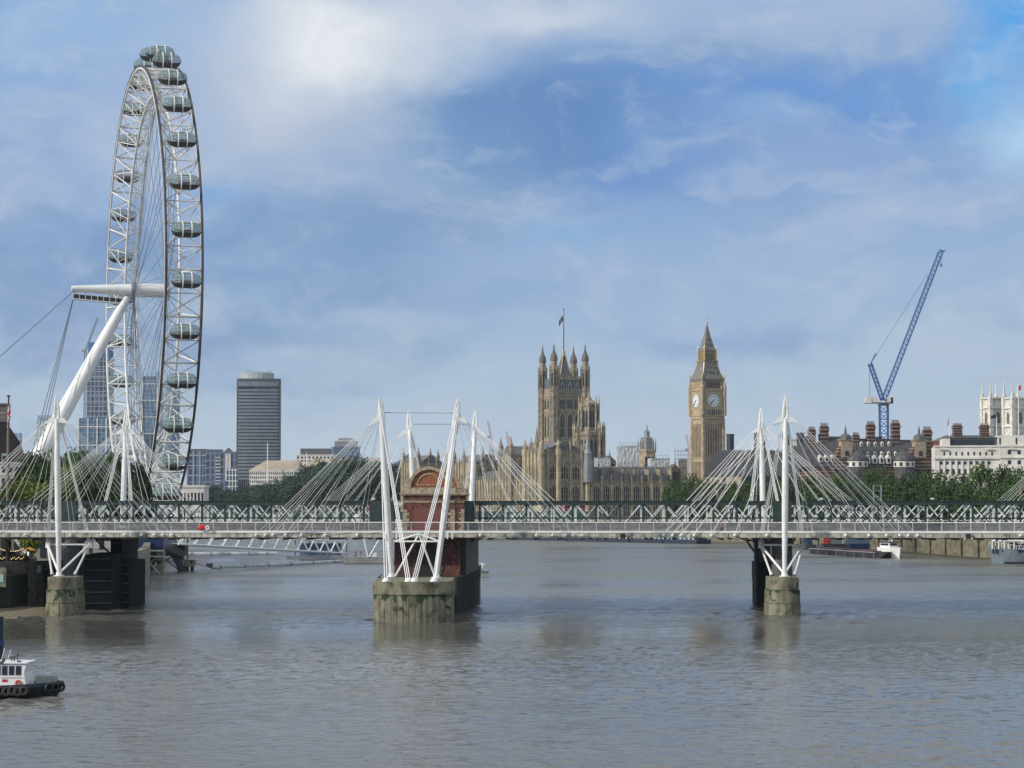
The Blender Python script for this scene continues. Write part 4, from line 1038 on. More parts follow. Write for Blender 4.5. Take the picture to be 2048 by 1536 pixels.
# flags
def flag_mesh(w, h, nx=16, ny=8, droop=.5, seed=0):
    vs = []; fs = []; mi = []
    for i in range(nx + 1):
        for j in range(ny + 1):
            u = i / nx; v = j / ny
            vs.append((-u * w * (1 - .25 * droop), math.sin(u * 9 + v * 2 + seed) * .18 * w * u, -(1 - v) * h - u * u * droop * w * .9))
    for i in range(nx):
        for j in range(ny):
            fs.append((i * (ny + 1) + j, (i + 1) * (ny + 1) + j, (i + 1) * (ny + 1) + j + 1, i * (ny + 1) + j + 1))
            u = (i + .5) / nx * 2 - 1; v = (j + .5) / ny * 2 - 1
            if abs(u) < .12 or abs(v) < .22: mi.append(2)
            elif abs(u) < .24 or abs(v) < .42: mi.append(1)
            elif abs(abs(u) - abs(v)) < .14: mi.append(2 if abs(abs(u) - abs(v)) < .05 else 1)
            else: mi.append(0)
    me = bpy.data.meshes.new('flag'); me.from_pydata(vs, [], fs)
    for c, n_ in (((.012, .02, .10), 'flag_blue'), ((.7, .7, .7), 'flag_white'), ((.5, .02, .04), 'flag_red')): me.materials.append(mat(n_, c, .8))
    for p, m_ in zip(me.polygons, mi): p.material_index = m_
    sol = MB()
    return me
def flag(label, loc, w, h, droop, seed, plain=None):
    me = flag_mesh(w, h, droop=droop, seed=seed)
    if plain: me.materials.clear(); me.materials.append(plain)
    o = link('flag', me); o.location = loc; m_ = o.modifiers.new('thick', 'SOLIDIFY'); m_.thickness = .05
    return tag(o, label, 'flag')
pt = VT.matrix_world
vtop = Vector((PX(1130, 1357), 1357, ZT + 36.8))
cpt = Matrix.Rotation(PA_, 3, 'Z') @ Vector((s_ / 2, s_ / 2, 0)) + VT.location
flag('dark blue and white flag flying limp from the pole on the huge square tower', Vector((cpt.x - .3, cpt.y, ZT + 37.5)), 3.4, 3.4, 1.1, 0, mat('dark_navy_flag', (.015, .02, .05), .8, var=.6, scale=1.2, col2=(.3, .3, .34), lo=.5, hi=.6))

# --- clock tower
BA = R(24); CT = thing('clock_tower', 'tall golden stone clock tower with two white clock dials and a steep grey iron spire', 'clock tower', rel(1415.5, 1134), BA)
CT.scale = (.925,) * 3; CT.location.z = GZ * .075; cb = local(CT); h = 6.05; Z = GZ
cb(MB().box(-h, h, -h, h, Z, 60.6), 'shaft', 'bbstone')
mb = MB()
for sx in (-1, 1):
    for sy in (-1, 1): mb.lathe(sx * h, sy * h, [(1.15, Z), (1.15, 60.6)], 8, math.pi / 8)
for z in (24.2, 26.0, 37.6, 39.4, 57.5): mb.box(-h - .45, h + .45, -h - .45, h + .45, z, z + .4)
for f_ in range(2):
    for k in range(6):
        u = -3.75 + k * 1.5; q = (u - .27, u + .27, -h - .6, -h + .1) if f_ == 0 else (-h - .6, -h + .1, u - .27, u + .27)
        for z0, z1 in ((27, 37.2), (40.2, 57), (Z, 23.8)): mb.box(*q, z0, z1)
cb(mb, 'shaft_ribs', 'bbstone')
sl = MB()
for k in (1, 2, 5, 6): 
    pass
for k in (0, 1, 2, 3, 4):
    u = -3.0 + k * 1.5
    for z0, z1 in ((28.2, 36), (41, 54.5), (12, 22.5)):
        MB().box(u - (.3 if k in (1, 3) else .16), u + (.3 if k in (1, 3) else .16), -h - .12, -h + .05, z0, z1).build('slit_window', M['pane'], CT)
g = 6.75
cb(MB().box(-6.6, 6.6, -6.6, 6.6, 60.4, 62).box(-6.9, 6.9, -6.9, 6.9, 61.8, 62.4).box(-g, g, -g, g, 62.4, 75.4).box(-7.2, 7.2, -7.2, 7.2, 75.3, 76.0).box(-6.3, 6.3, -6.3, 6.3, 76, 80.6), 'clock_stage', 'bbstone')
mb = MB()
for sx in (-1, 1):
    for sy in (-1, 1): mb.lathe(sx * g, sy * g, [(1.0, 62), (1.0, 77), (1.15, 77.3), (.5, 79), (.05, 83)], 8, math.pi / 8)
cb(mb, 'corner_buttresses', 'bbstone')
for k in range(8): MB().box(-4.9 + k * 1.32, -4.35 + k * 1.32, -g - .1, -g + .05, 62.6, 65.2).build('arcade_opening', M['pane'], CT)
for k in range(7): MB().box(-4.0 + k * 1.2, -3.3 + k * 1.2, -6.4, -6.2, 76.7, 80.2).build('belfry_opening', M['black'], CT); 
for k in range(7): MB().box(-6.4, -6.2, -4.0 + k * 1.2, -3.3 + k * 1.2, 76.7, 80.2).build('belfry_opening', mat('gilded_louvre', (.35, .23, .11), .6), CT)
zc = 70.1
def dial(rot):
    d = thing.__wrapped__ if False else None
    root = MB().box(-4.3, 4.3, -.12, .1, zc - 4.4, zc + 4.4).mesh('dial_surround', M['gold'] if False else mat('gilded_stone', (.38, .31, .18), .5, .1, var=.3, scale=2))
    r_ = link('clock_dial', root, CT); r_.rotation_euler = (0, 0, rot); r_.location = (g * math.sin(rot), -g * math.cos(rot), -zc * .09); r_.scale = (1.09, 1, 1.09)
    def disc(r0, r1, y, m_, n_, seg=40):
        mb = MB()
        for k in range(seg):
            a, b = 2 * math.pi * k / seg, 2 * math.pi * (k + 1) / seg
            mb.pxz([(r0 * math.cos(a), zc + r0 * math.sin(a)), (r1 * math.cos(a), zc + r1 * math.sin(a)), (r1 * math.cos(b), zc + r1 * math.sin(b)), (r0 * math.cos(b), zc + r0 * math.sin(b))], y - .05, y)
        return mb.build(n_, m_, r_)
    disc(3.45, 3.95, -.2, M['gold'], 'gilded_ring'); wht = mat('opal_glass', (.72, .74, .74), .3)
    disc(.01, 3.46, -.14, wht, 'dial_face'); blu = mat('prussian_blue_iron', (.03, .08, .16), .4)
    disc(3.2, 3.46, -.2, blu, 'minute_ring'); disc(2.0, 2.1, -.2, blu, 'inner_ring')
    mb = MB()
    for k in range(12):
        a = k * math.pi / 6
        for q in (0,): mb.bar((2.1 * math.cos(a + q * .6), -.22, zc + 2.1 * math.sin(a + q * .6)), (2.9 * math.cos(a + q), -.22, zc + 2.9 * math.sin(a + q)), .11, .05, up=(0, 1, 0))
    for k in range(0):
        a = (k + .5) * math.pi / 6; mb.bar((2.1 * math.cos(a), -.22, zc + 2.1 * math.sin(a)), (2.9 * math.cos(a), -.22, zc + 2.9 * math.sin(a)), .12, .05, up=(0, 1, 0))
    mb.build('numeral_bars', blu, r_)
    for deg, ln, w_, n_ in ((37 * 6, 3.1, .22, 'minute_hand'), (7.62 * 30, 2.0, .36, 'hour_hand')):
        a = math.pi / 2 - R(deg); MB().bar((-.7 * math.cos(a), -.32, zc - .7 * math.sin(a)), (ln * math.cos(a), -.32, zc + ln * math.sin(a)), w_, .06, up=(0, 1, 0)).build(n_, M['black'], r_)
    mb = MB()
    for sx in (-4.5, 4.5): mb.lathe(sx, -.15, [(.22, zc - 7.3), (.22, zc + 5.8), (.45, zc + 6.0), (.4, zc + 6.5), (.03, zc + 6.9)], 6)
    mb.build('gilded_colonnette', M['gold'], r_)
dial(0); dial(-math.pi / 2)
cb(MB().lathe(0, 0, [(9.1, 80.4), (9.4, 80.9), (9.4, 82.0), (8.6, 82.6), (7.6, 84.6), (6.3, 88), (5.6, 91.0)], 4, math.pi / 4), 'lower_roof', 'bbroof')
cb(MB().lathe(0, 0, [(6.1, 90.9), (6.1, 91.6), (5.0, 91.6), (5.0, 96.4)], 4, math.pi / 4), 'lantern_base', mat('gilded_lantern_stone', (.24, .185, .10), .6, var=.3, scale=1))
for k in range(6): MB().box(-2.5 + k * .88, -2.0 + k * .88, -3.66, -3.5, 91.9, 95.3).build('lantern_opening', M['black'], CT)
mb = MB()
for sx in (-1, 1):
    for sy in (-1, 1):
        mb.lathe(sx * 3.6, sy * 3.6, [(.42, 91.6), (.42, 96.5), (.3, 98.8), (.03, 99.6)], 6); mb.lathe(sx * 6.9, sy * 6.9, [(.35, 82), (.35, 83.6), (.08, 84), (.08, 86.6)], 6); mb.ball((sx * 6.9, sy * 6.9, 86.6), .38, 6, 4)
        mb.path([(sx * 6.6, sy * 6.6, 82.4), (sx * 5.3, sy * 5.3, 84.6), (sx * 4.45, sy * 4.45, 88), (sx * 3.95, sy * 3.95, 91)], [.2] * 4, 5)
for k in range(7): mb.box(-2.75 + k * .88, -2.5 + k * .88, -3.75, -3.55, 91.7, 96.2)
for k in range(7): mb.box(-3.75, -3.55, -2.75 + k * .88, -2.5 + k * .88, 91.7, 96.2)
mb.ball((0, 0, 111.8), .62, 10, 6).path([(0, 0, 110), (0, 0, 113.4), (0, 0, 116.6)], [.28, .14, .06], 6).torus((0, 0, 113.9), .5, .08, 12, 4, 'z').bar((-.6, 0, 115), (.6, 0, 115), .1)
cb(mb, 'gilded_ornaments', 'gold')
cb(MB().lathe(0, 0, [(5.2, 96.2), (5.4, 96.6), (5.3, 97.6), (4.3, 98.4), (3.2, 101), (1.9, 105), (.95, 108.5), (.35, 110.8)], 4, math.pi / 4), 'spire_roof', 'bbroof')
dm = MB().pxz([(-.3, 0), (.3, 0), (.3, .8), (0, 1.5), (-.3, .8)], -.3, .9).mesh('dormer', M['black'])
for z, n, hw, yy in ((84.1, 4, 3.3, 5.3), (86.8, 3, 2.2, 4.45), (99.6, 3, 1.4, 2.7), (102.6, 2, .6, 1.95)):
    for k in range(n):
        d_ = link('dormer', dm, CT); d_.location = (-hw + 2 * hw * k / max(1, n - 1), -yy, z); d_.scale = (1, .6, 1) if z < 95 else (.6, .4, .6)

# --- small tower with grey octagonal spire, scaffolds, sheeting between
o = thing('small_spire_tower', 'small stone tower with grey octagonal lantern spire between white sheeted scaffolds', 'tower', rel(1294, 1230), R(15)); q = local(o)
q(MB().lathe(0, 0, [(4.6, GZ), (4.6, 42), (4.9, 42.4), (4.9, 43.5)], 8, math.pi / 8), 'stone_stage', 'bbstone')
q(MB().lathe(0, 0, [(3.1, 43.5), (2.9, 49.3), (3.0, 49.8), (1.7, 50.1), (1.5, 52.8), (1.7, 53), (.7, 53.8), (.35, 55.5), (.03, 57.5)], 8, math.pi / 8), 'lead_spire', mat('lead_grey', (.2, .22, .24), .5))
mb = MB()
for k in range(8): a = math.pi / 8 + k * math.pi / 4; mb.lathe(4.7 * math.cos(a), 4.7 * math.sin(a), [(.35, 42), (.35, 46), (.03, 50)], 5)
q(mb, 'pinnacles', 'tan2')
for k in (-1, 0, 1): MB().box(k * 1.9 - .5, k * 1.9 + .5, -4.6, -4.3, 34, 39.5).build('window', M['pane'], o)
wrap = mat('white_scaffold_sheeting', (.62, .65, .66), .6, var=.12, scale=.5, stretch=(1, 1, 2), bump=.8)
for i, (lab, a, c, y0, y1, Y, m_) in enumerate([
    ('tall block of white scaffold sheeting left of the small spire tower', 1236, 1275, 892, 934, 1190, wrap),
    ('low white sheeted scaffold roof beside the stepped octagonal tower', 1191, 1218, 916, 935, 1180, wrap),
    ('long low temporary roof with pale panels behind the palace north wing', 1200, 1300, 933, 952, 1165, wrap),
    ('white sheeted scaffold with torn edge right of the small spire tower', 1298, 1336, 917, 942, 1170, wrap)]):
    o = thing('sheeted_scaffold', lab, 'scaffolding', (PX((a + c) / 2, Y), Y, GZ), R(8)); q = local(o); hw = (PX(c, Y) - PX(a, Y)) / 2; zt = PZ(y0, Y) - GZ; zb = max(2, PZ(y1, Y) - GZ)
    mb = MB(); nx = 10; nz = 6; vs = [(-hw + 2 * hw * i_ / nx, -4 + .35 * noise.noise(Vector((i_ * .8, j * .9, i * 7))), zb + (zt - zb) * j / nz) for i_ in range(nx + 1) for j in range(nz + 1)]
    mb.add(vs, [(i_ * (nz + 1) + j, (i_ + 1) * (nz + 1) + j, (i_ + 1) * (nz + 1) + j + 1, i_ * (nz + 1) + j + 1) for i_ in range(nx) for j in range(nz)])
    mb.box(-hw, -hw + .1, -4, 4, zb, zt).box(hw - .1, hw, -4, 4, zb, zt).box(-hw, hw, -3.6, 4, zb, zt - .1)
    q(mb, 'sheeting', m_)
    mb = MB()
    for k in range(7): x = -hw + 2 * hw * k / 6; mb.bar((x, -4.4, 0), (x, -4.4, zt + 1.6), .12)
    for z in (0, 1.6): mb.bar((-hw, -4.4, zt + z), (hw, -4.4, zt + z), .12)
    q(mb, 'scaffold_poles', 'steel')
    if i == 2: q(MB().box(-hw * .4, hw * .35, -4.7, -4.5, zb + 2.2, zt - .8), 'dark_opening', 'pane')
o = thing('scaffold_tower', 'open scaffold tower close left of the clock tower', 'scaffolding', rel(1366, 1200)); q = local(o); mb = MB()
for k in range(6):
    x = -4 + k * 1.6
    for y in (-3, 3): mb.bar((x, y, GZ), (x, y, PZ(898, 1200)), .13)
for z in range(30, 44, 2): mb.bar((-4.2, -3.1, z), (4.2, -3.1, z), .18).bar((-4.2, 3.1, z), (4.2, 3.1, z), .18)
q(mb, 'poles', 'steel'); q(MB().box(-2.2, 2.2, -2, 2, GZ, 38), 'turret_core', 'tan2')
for lab, a, c, yt, Y, m_ in [('small dark stone turret house right of the octagonal tower', 1206, 1230, 911, 1210, 'dbrick'), ('dark gothic gable with pinnacle left of the scaffold tower', 1338, 1358, 928, 1150, 'dbrick')]:
    o = thing('gothic_gable', lab, 'building', rel((a + c) / 2, Y), R(10)); q = local(o); hw = (PX(c, Y) - PX(a, Y)) / 2; zt = PZ(yt, Y)
    q(MB().pxz([(-hw, GZ), (hw, GZ), (hw, zt - 3), (0, zt), (-hw, zt - 3)], -3, 5), 'gable_wall', mat('sooty_stone', (.10, .085, .07), .9, var=.3, scale=.8))
    for k in (-1, 0, 1): MB().box(k * hw * .5 - .4, k * hw * .5 + .4, -3.15, -2.9, zt - 9, zt - 4).build('window', M['pane'], o)
    q(MB().lathe(0, -2, [(.4, zt), (.03, zt + 3)], 5), 'finial', 'iron')

# --- generic city blocks
def block(label, px0, px1, ytop, Y, depth=25, rz=0, wall='pale', cols=8, rows=6, win='pane', zb=None, ww=.5, wh=.55, name='building', cat='building', roof=None, setback=None, base=GZ, vis=None, frame=None):
    o = thing(name, label, cat, rel((px0 + px1) / 2, Y), rz); q = local(o); hw = (PX(px1, Y) - PX(px0, Y)) / 2; zt = PZ(ytop, Y)
    wm = M[wall] if isinstance(wall, str) else wall
    q(MB().box(-hw, hw, 0, depth, base, zt), 'wall', wm)
    q(MB().box(-hw - .3, hw + .3, -.3, depth, zt, zt + .8), 'parapet', wm if frame is None else frame)
    z0 = (PZ(vis, Y) if vis else base + 3); fh = (zt - z0) / rows; cw = 2 * hw / cols; cw2 = depth / max(2, int(cols * .5))
    wme = MB().box(-cw * ww / 2, cw * ww / 2, -.08, .05, 0, fh * wh).mesh('window', M[win] if isinstance(win, str) else win); n = 0
    for r_ in range(rows):
        for c_ in range(cols):
            if n >= 100: break
            w_ = link('window', wme, o); w_.location = (-hw + (c_ + .5) * cw, 0, zt - (r_ + .85) * fh); n += 1
    if roof:
        kind, rh, rm = roof
        if kind == 'hip': q(MB().pxy([(-hw, 0), (hw, 0), (hw, depth), (-hw, depth)], zt + .8, zt + rh, [(-hw + rh * 1.3, depth * .42), (hw - rh * .3, depth * .42), (hw - rh * .3, depth * .58), (-hw + rh * 1.3, depth * .58)]), 'roof', rm)
        if kind == 'top': q(MB().box(-hw * .8, hw * .8, 3, depth - 3, zt + .8, zt + rh), 'plant_room', rm)
    return o, q, hw, zt
gb = lambda n, f, p, a, c, **k: grid_mat(n, f, p, a, c, **k)
def tower(label, px0, px1, ytop, Y, m_, depth=None, rz=0, name='tower_block', crown=None, bands=0, bandm='pale', cols=0, colm='pale', base=GZ):
    o = thing(name, label, 'tower block', rel((px0 + px1) / 2, Y), rz); q = local(o); hw = (PX(px1, Y) - PX(px0, Y)) / 2; zt = PZ(ytop, Y); dp = depth or 2 * hw
    q(MB().box(-hw, hw, 0, dp, base, zt), 'glazed_wall', m_)
    for k in range(bands): z = 25 + (zt - 25) * (k + .5) / bands; q(MB().box(-hw - .4, hw + .4, -.5, dp, z, z + 1.0), 'floor_band', bandm)
    for k in range(cols): x = -hw + 2 * hw * k / (cols - 1); q(MB().box(x - .6, x + .6, -.7, .2, base, zt + .2), 'pier', colm)
    if crown: q(MB().box(-hw * crown[0], hw * crown[0], 2, dp - 2, zt, zt + crown[1]), 'crown', crown[2])
    return o, q, hw, zt
gA = gb('pale_tower_grid', (.62, .66, .66), (.16, .22, .26), 3.2, 6.4, fw=.38)
gB = gb('blue_glass_grid', (.22, .28, .34), (.06, .12, .20), 4.0, 4.2, fw=.16)
gC = gb('construction_grid', (.30, .33, .36), (.05, .08, .12), 4.4, 5.2, fw=.2)
gD = gb('blue_brick_grid', (.14, .18, .25), (.04, .06, .10), 4.4, 6.5, fw=.42)
gE = gb('silver_glass_grid', (.42, .48, .52), (.14, .22, .30), 3.0, 7.0, fw=.22)
tower('slim white gridded tower block far left behind the trees', 71, 103, 842, 2450, gA, crown=(1, 6, gE), rz=R(-8))
tower('very tall unfinished glass tower behind the white leg of the big wheel', 172, 218, 715, 2400, gC, crown=(.0001 + .95, 16, mat('blue_netting', (.05, .13, .30), .8, var=.2, scale=.2)), bands=16, bandm='steel')
o, q, hw, zt = tower('broad blue glass block with white frames at the foot of the unfinished tower', 156, 230, 836, 2300, gB, bands=4, cols=5)
o, q, hw, zt = tower('slender blue glass tower with white frame seen inside the big wheel', 283, 313, 752, 2350, gB, bands=7, cols=2)
o = thing('round_tower', 'rounded pale glass tower behind the right rim of the big wheel', 'tower block', rel(336, 2500)); q = local(o)
q(MB().lathe(0, 0, [(12.5, GZ), (12.5, PZ(772, 2500)), (11, PZ(764, 2500))], 24), 'glazed_wall', gE, True)
tower('narrow stepped glass tower left of the rounded tower', 306, 322, 765, 2450, gE, crown=(.6, 12, gE))
tower('dark blue grey narrow tower right inside the rim of the big wheel', 346, 357, 790, 2420, gB)
o, q, hw, zt = tower('wide blue grey block with pale frames right of the wheel base', 374, 412, 902, 2150, gD, bands=4, cols=4, bandm=mat('blue_grey_frame', (.30, .34, .40), .6), colm=mat('blue_grey_frame', (.3, .34, .4), .6), crown=(1, 2, M['iron']))
o, q, hw, zt = tower('blue grey apartment block with small white balconies', 411, 444, 903, 2100, gD, crown=(.9, 2, M['iron']))
for k in range(12):
    for c_ in range(3): q(MB().box(hw * (.3 + .22 * c_ - .09), hw * (.3 + .22 * c_ + .09), -1.2, 0, 22 + k * 3.0, 23.1 + k * 3.0), 'balcony', 'pale')
o, q, hw, zt = tower('dark apartment block with bright white central bay and small gable', 440, 472, 903, 2050, gD)
q(MB().box(-hw * .35, -hw * .02, -.8, 0, 34, zt - 2).box(hw * .04, hw * .32, -.8, 0, 30, zt - 2), 'white_bay', 'pale'); q(MB().pxz([(-hw * .5, zt), (hw * .5, zt), (0, zt + 3.5)], 0, 6), 'gable', 'slate')
o, q, hw, zt = tower('small white framed office block at the foot of the dark office tower', 453, 474, 937, 1900, gb('white_frame_grid', (.66, .68, .66), (.04, .06, .08), 2.6, 4.6, fw=.3))

# dark office tower
MT = thing('office_tower', 'dark banded office tower with grey rooftop plant standing alone', 'office tower', rel(516, 1950), R(4)); q = local(MT)
hw = (PX(559, 1950) - PX(474, 1950)) / 2; zt = PZ(757, 1950)
prof = [(-hw, 3), (-hw * .9, 1.2), (-hw * .45, .2), (0, 0), (hw * .45, .2), (hw * .9, 1.2), (hw, 3), (hw, 22), (-hw, 22)]
dkg = mat('dark_tinted_glazing', (.045, .055, .065), .25, var=.3, scale=.06, stretch=(1, 1, .4)); spd = mat('steel_spandrel', (.21, .24, .27), .35, .3, var=.1, scale=.2)
q(MB().pxy(prof, GZ, zt - 1), 'glazing', dkg)
p2 = [(x * 1.006, y - .35) for x, y in prof[:-2]] + [(hw * 1.006, 22.2), (-hw * 1.006, 22.2)]
nb = 27
for k in range(nb): z = 34 + (zt - 8 - 34) * k / nb; q(MB().pxy(p2, z, z + 1.75), 'floor_band', spd)
q(MB().pxy(p2, zt - 6.5, zt - 1.8), 'floor_band', spd); q(MB().pxy([(x * 1.02, y - .8) for x, y in p2[:-2]] + [(hw * 1.02, 22.5), (-hw * 1.02, 22.5)], zt - 1.6, zt), 'roof_edge', 'iron')
q(MB().box(-hw - .5, -hw + .8, 1.5, 20, GZ, zt - 1), 'corner_pier', 'iron'); q(MB().box(hw - .8, hw + .5, 1.5, 20, GZ, zt - 1), 'corner_pier', 'iron')
q(MB().lathe(-1.5, 11, [(14, zt), (14, PZ(745, 1950))], 20, 0, .7), 'plant_room', mat('pale_plant_cladding', (.38, .40, .40), .7, var=.1, scale=.3))
mb = MB()
for k in range(14): x = -11 + k * 1.6; mb.bar((x, 8, PZ(745, 1950)), (x, 8, PZ(745, 1950) + random.uniform(1, 3.4)), .35)
q(mb, 'antennas', 'iron')
for k in range(22): x = -hw * .95 + k * hw * 1.9 / 21; q(MB().box(x - .15, x + .15, -.1, 1.6, GZ, 33), 'mullion', spd)

# beige roofed government block
o, q, hw, zt = block('long pale stone office block with beige hipped roofs right of the dark office tower', 498, 600, 942, 1800, 26, R(-3), 'pale', 24, 4, vis=975, roof=('hip', 8.5, mat('beige_roof', (.36, .31, .23), .8, var=.1, scale=.1)))
o2, q, hw, zt = block('second beige roofed stone block behind tall dark trees left of the near masts', 596, 700, 938, 1810, 26, R(-3), 'pale', 20, 3, vis=965, roof=('hip', 8.5, mat('beige_roof', (.36, .31, .23), .8)))
block('grey pink roofed block between the masts and dark trees', 690, 768, 937, 1830, 22, 0, 'pale', 14, 3, vis=960, roof=('hip', 9, mat('greyish_pink_roof', (.30, .27, .25), .8, var=.1, scale=.1)))
block('dark slate roofed block left of the far mast beside the pinnacles', 776, 826, 938, 1640, 20, 0, 'pale', 6, 2, vis=950, roof=('hip', 11, M['slate']))
o = thing('glass_drum_building', 'round glass topped building with curved pale roofs above the beige roofs', 'building', rel(692, 2000)); q = local(o)
q(MB().lathe(0, 0, [(12, GZ), (12, PZ(897, 2000)), (13, PZ(896, 2000)), (13, PZ(894, 2000))], 24), 'glass_drum', gE); q(MB().lathe(0, 0, [(10, PZ(895, 2000)), (10, PZ(884, 2000)), (11, PZ(884, 2000)), (7, PZ(880, 2000)), (7, PZ(877, 2000)), (2, PZ(875, 2000))], 24), 'curved_roof', 'pale')
block('long low white modern block with dark rooftop left of the glass drum building', 592, 668, 911, 1950, 20, 0, 'pale', 10, 2, vis=925, roof=('top', 6, M['iron']))
for px, yt, yb, Y in ((535, 886, 930, 1795), (613, 905, 930, 1795)):
    o = thing('flagpole', 'tall white flagpole on the %s beige roof' % ('left' if px < 560 else 'right hand'), 'flagpole', (PX(px, Y), Y - 1, GZ)); q = local(o)
    q(MB().path([(0, 0, 0), (0, 0, PZ(yt, Y) - GZ)], [.55, .3], 8), 'pole', 'white'); q(MB().ball((0, 0, PZ(yt, Y) - GZ), .5, 6, 4), 'finial', 'gold')

# red-brick banded building with domed gables and chimneys
band = mat('banded_brick', (.16, .05, .035), .85)
def brickband():
    t = band.node_tree; b = t.nodes['Principled BSDF']; n_ = t.nodes.new; lk = t.links.new
    tcn = n_('ShaderNodeTexCoord'); sp = n_('ShaderNodeSeparateXYZ'); lk(tcn.outputs['Object'], sp.inputs[0])
    a = n_('ShaderNodeMath'); a.operation = 'MULTIPLY'; lk(sp.outputs[2], a.inputs[0]); a.inputs[1].default_value = .75
    f = n_('ShaderNodeMath'); f.operation = 'FRACT'; lk(a.outputs[0], f.inputs[0]); g_ = n_('ShaderNodeMath'); g_.operation = 'GREATER_THAN'; lk(f.outputs[0], g_.inputs[0]); g_.inputs[1].default_value = .74
    x = n_('ShaderNodeMix'); x.data_type = 'RGBA'; lk(g_.outputs[0], x.inputs[0]); x.inputs[6].default_value = (.075, .036, .028, 1); x.inputs[7].default_value = (.26, .22, .18, 1); lk(x.outputs[2], b.inputs['Base Color'])
brickband()
YN = 930
NS = thing('banded_brick_building', 'red and white banded brick building with steep dark roofs, round turret and domed gables', 'building', rel(1740, YN), R(9)); q = local(NS)
def lx(px): return (PX(px, YN) - PX(1740, YN))
zr = lambda py: PZ(py, YN)
q(MB().box(lx(1625), lx(1886), 0, 22, GZ, zr(934)), 'brick_walls', band)
for a, c, pk in ((1655, 1703, 872), (1703, 1808, 876), (1795, 1870, 878), (1608, 1660, 884)):
    q(MB().pyz([(-.4, zr(934)), (22, zr(934)), (12, zr(pk)), (8.5, zr(pk))], lx(a), lx(c)), 'steep_roof', 'dslate')
for px, w_, yt, lab in ((1690, 9, 877, 1), (1843, 10, 868, 1)):
    x = lx(px); mb = MB()
    mb.pxz([(x - 13 * .2 - 3, zr(940)), (x + 5.6, zr(940)), (x + 5.6, zr(925)), (x + 2.4, zr(893)), (x - 2.4, zr(893)), (x - 5.6, zr(925)), (x - 5.6, zr(940))], -1.5, 4)
    q(mb, 'stepped_gable', band)
    q(MB().box(x - 2.3, x + 2.3, -2.1, 2, zr(915), zr(880)).box(x - 2.8, x + 2.8, -2.4, 2.2, zr(881), zr(879)), 'stone_frontispiece', 'stone')
    MB().pxz([(x - .8, zr(912)), (x + .8, zr(912)), (x + .8, zr(904)), (x, zr(901)), (x - .8, zr(904))], -2.2, -2).build('window', M['pane'], NS)
    q(MB().lathe(x, -.2, [(2.5, zr(879)), (2.4, zr(873)), (1.5, zr(869)), (.5, zr(867)), (.45, zr(860)), (.05, zr(850))], 10), 'dome', 'iron')
for px in (1712, 1810):
    x = lx(px); q(MB().lathe(x, -1, [(4.2, GZ), (4.2, zr(922)), (4.7, zr(921)), (4.4, zr(915)), (2.0, zr(905)), (.3, zr(900)), (.05, zr(893))], 14), 'round_turret', M['dslate'])
    q(MB().lathe(x, -1, [(4.35, zr(934)), (4.35, zr(922.5))], 14), 'turret_drum', 'pale')
    for k in range(5): a = math.pi * (1.1 + .2 * k); w_ = MB().box(-.5, .5, -.08, .05, zr(932), zr(925)).build('window', M['pane'], NS); w_.location = (x + 4.36 * math.cos(a), -1 + 4.36 * math.sin(a), 0); w_.rotation_euler = (0, 0, a + math.pi / 2)
dmr = MB().pxz([(-.8, 0), (.8, 0), (.8, 1.8), (0, 2.9), (-.8, 1.8)], -.6, 3).mesh('dormer', M['pale']); dmw = MB().box(-.4, .4, -.68, -.55, .3, 1.7).mesh('window_pane', M['pane'])
for row, (py, yy, n, sc) in enumerate(((927, .2, 5, 1.2), (912, 3.2, 6, .7), (892, 6.2, 5, .7))):
    for k in range(n):
        d_ = link('dormer', dmr, NS); px = 1721 + k * (14.5 if row == 0 else 14.5) + row * 6; d_.location = (lx(px), yy, zr(py)); d_.scale = (sc,) * 3; link('window_pane', dmw, d_)
for k in range(4): d_ = link('dormer', dmr, NS); d_.location = (lx(1640 + k * 12), 1, zr(924)); link('window_pane', dmw, d_)
ch = MB().pxy([(-1.9, -1.4), (1.9, -1.4), (1.9, 1.4), (-1.9, 1.4)], -8, 6.5).pxy([(-2.2, -1.7), (2.2, -1.7), (2.2, 1.7), (-2.2, 1.7)], 4.8, 5.6).pxy([(-2.1, -1.6), (2.1, -1.6), (2.1, 1.6), (-2.1, 1.6)], 1.5, 1.9).mesh('chimney_stack', band)
cpm = MB()
for k in range(5): cpm.lathe(-1.5 + k * .75, 0, [(.28, 6.5), (.24, 7.6)], 6)
cpm = cpm.mesh('chimney_pots', M['dbrick'])
for px, py, sc in ((1632, 890, 1), (1658, 888, 1.15), (1755, 884, 1.15), (1807, 882, 1.18), (1724, 897, .9), (1874, 896, 1.2)):
    c_ = link('chimney_stack', ch, NS); c_.location = (lx(px), 8, zr(py)); c_.scale = (sc * .72, sc * .8, sc); link('chimney_pots', cpm, c_)
b_, q, hw, zt = block('low dark roofed brick range with tall chimney stacks behind the white office building', 1885, 2000, 884, 960, 16, R(6), 'dbrick', 8, 3, roof=('hip', 3, M['slate']))
for px in (1921, 1977): c_ = link('chimney_stack', ch, b_); c_.location = (PX(px, 960) - PX(1942.5, 960), 4, PZ(873, 960)); c_.scale = (.95, .9, .75); link('chimney_pots', cpm, c_)

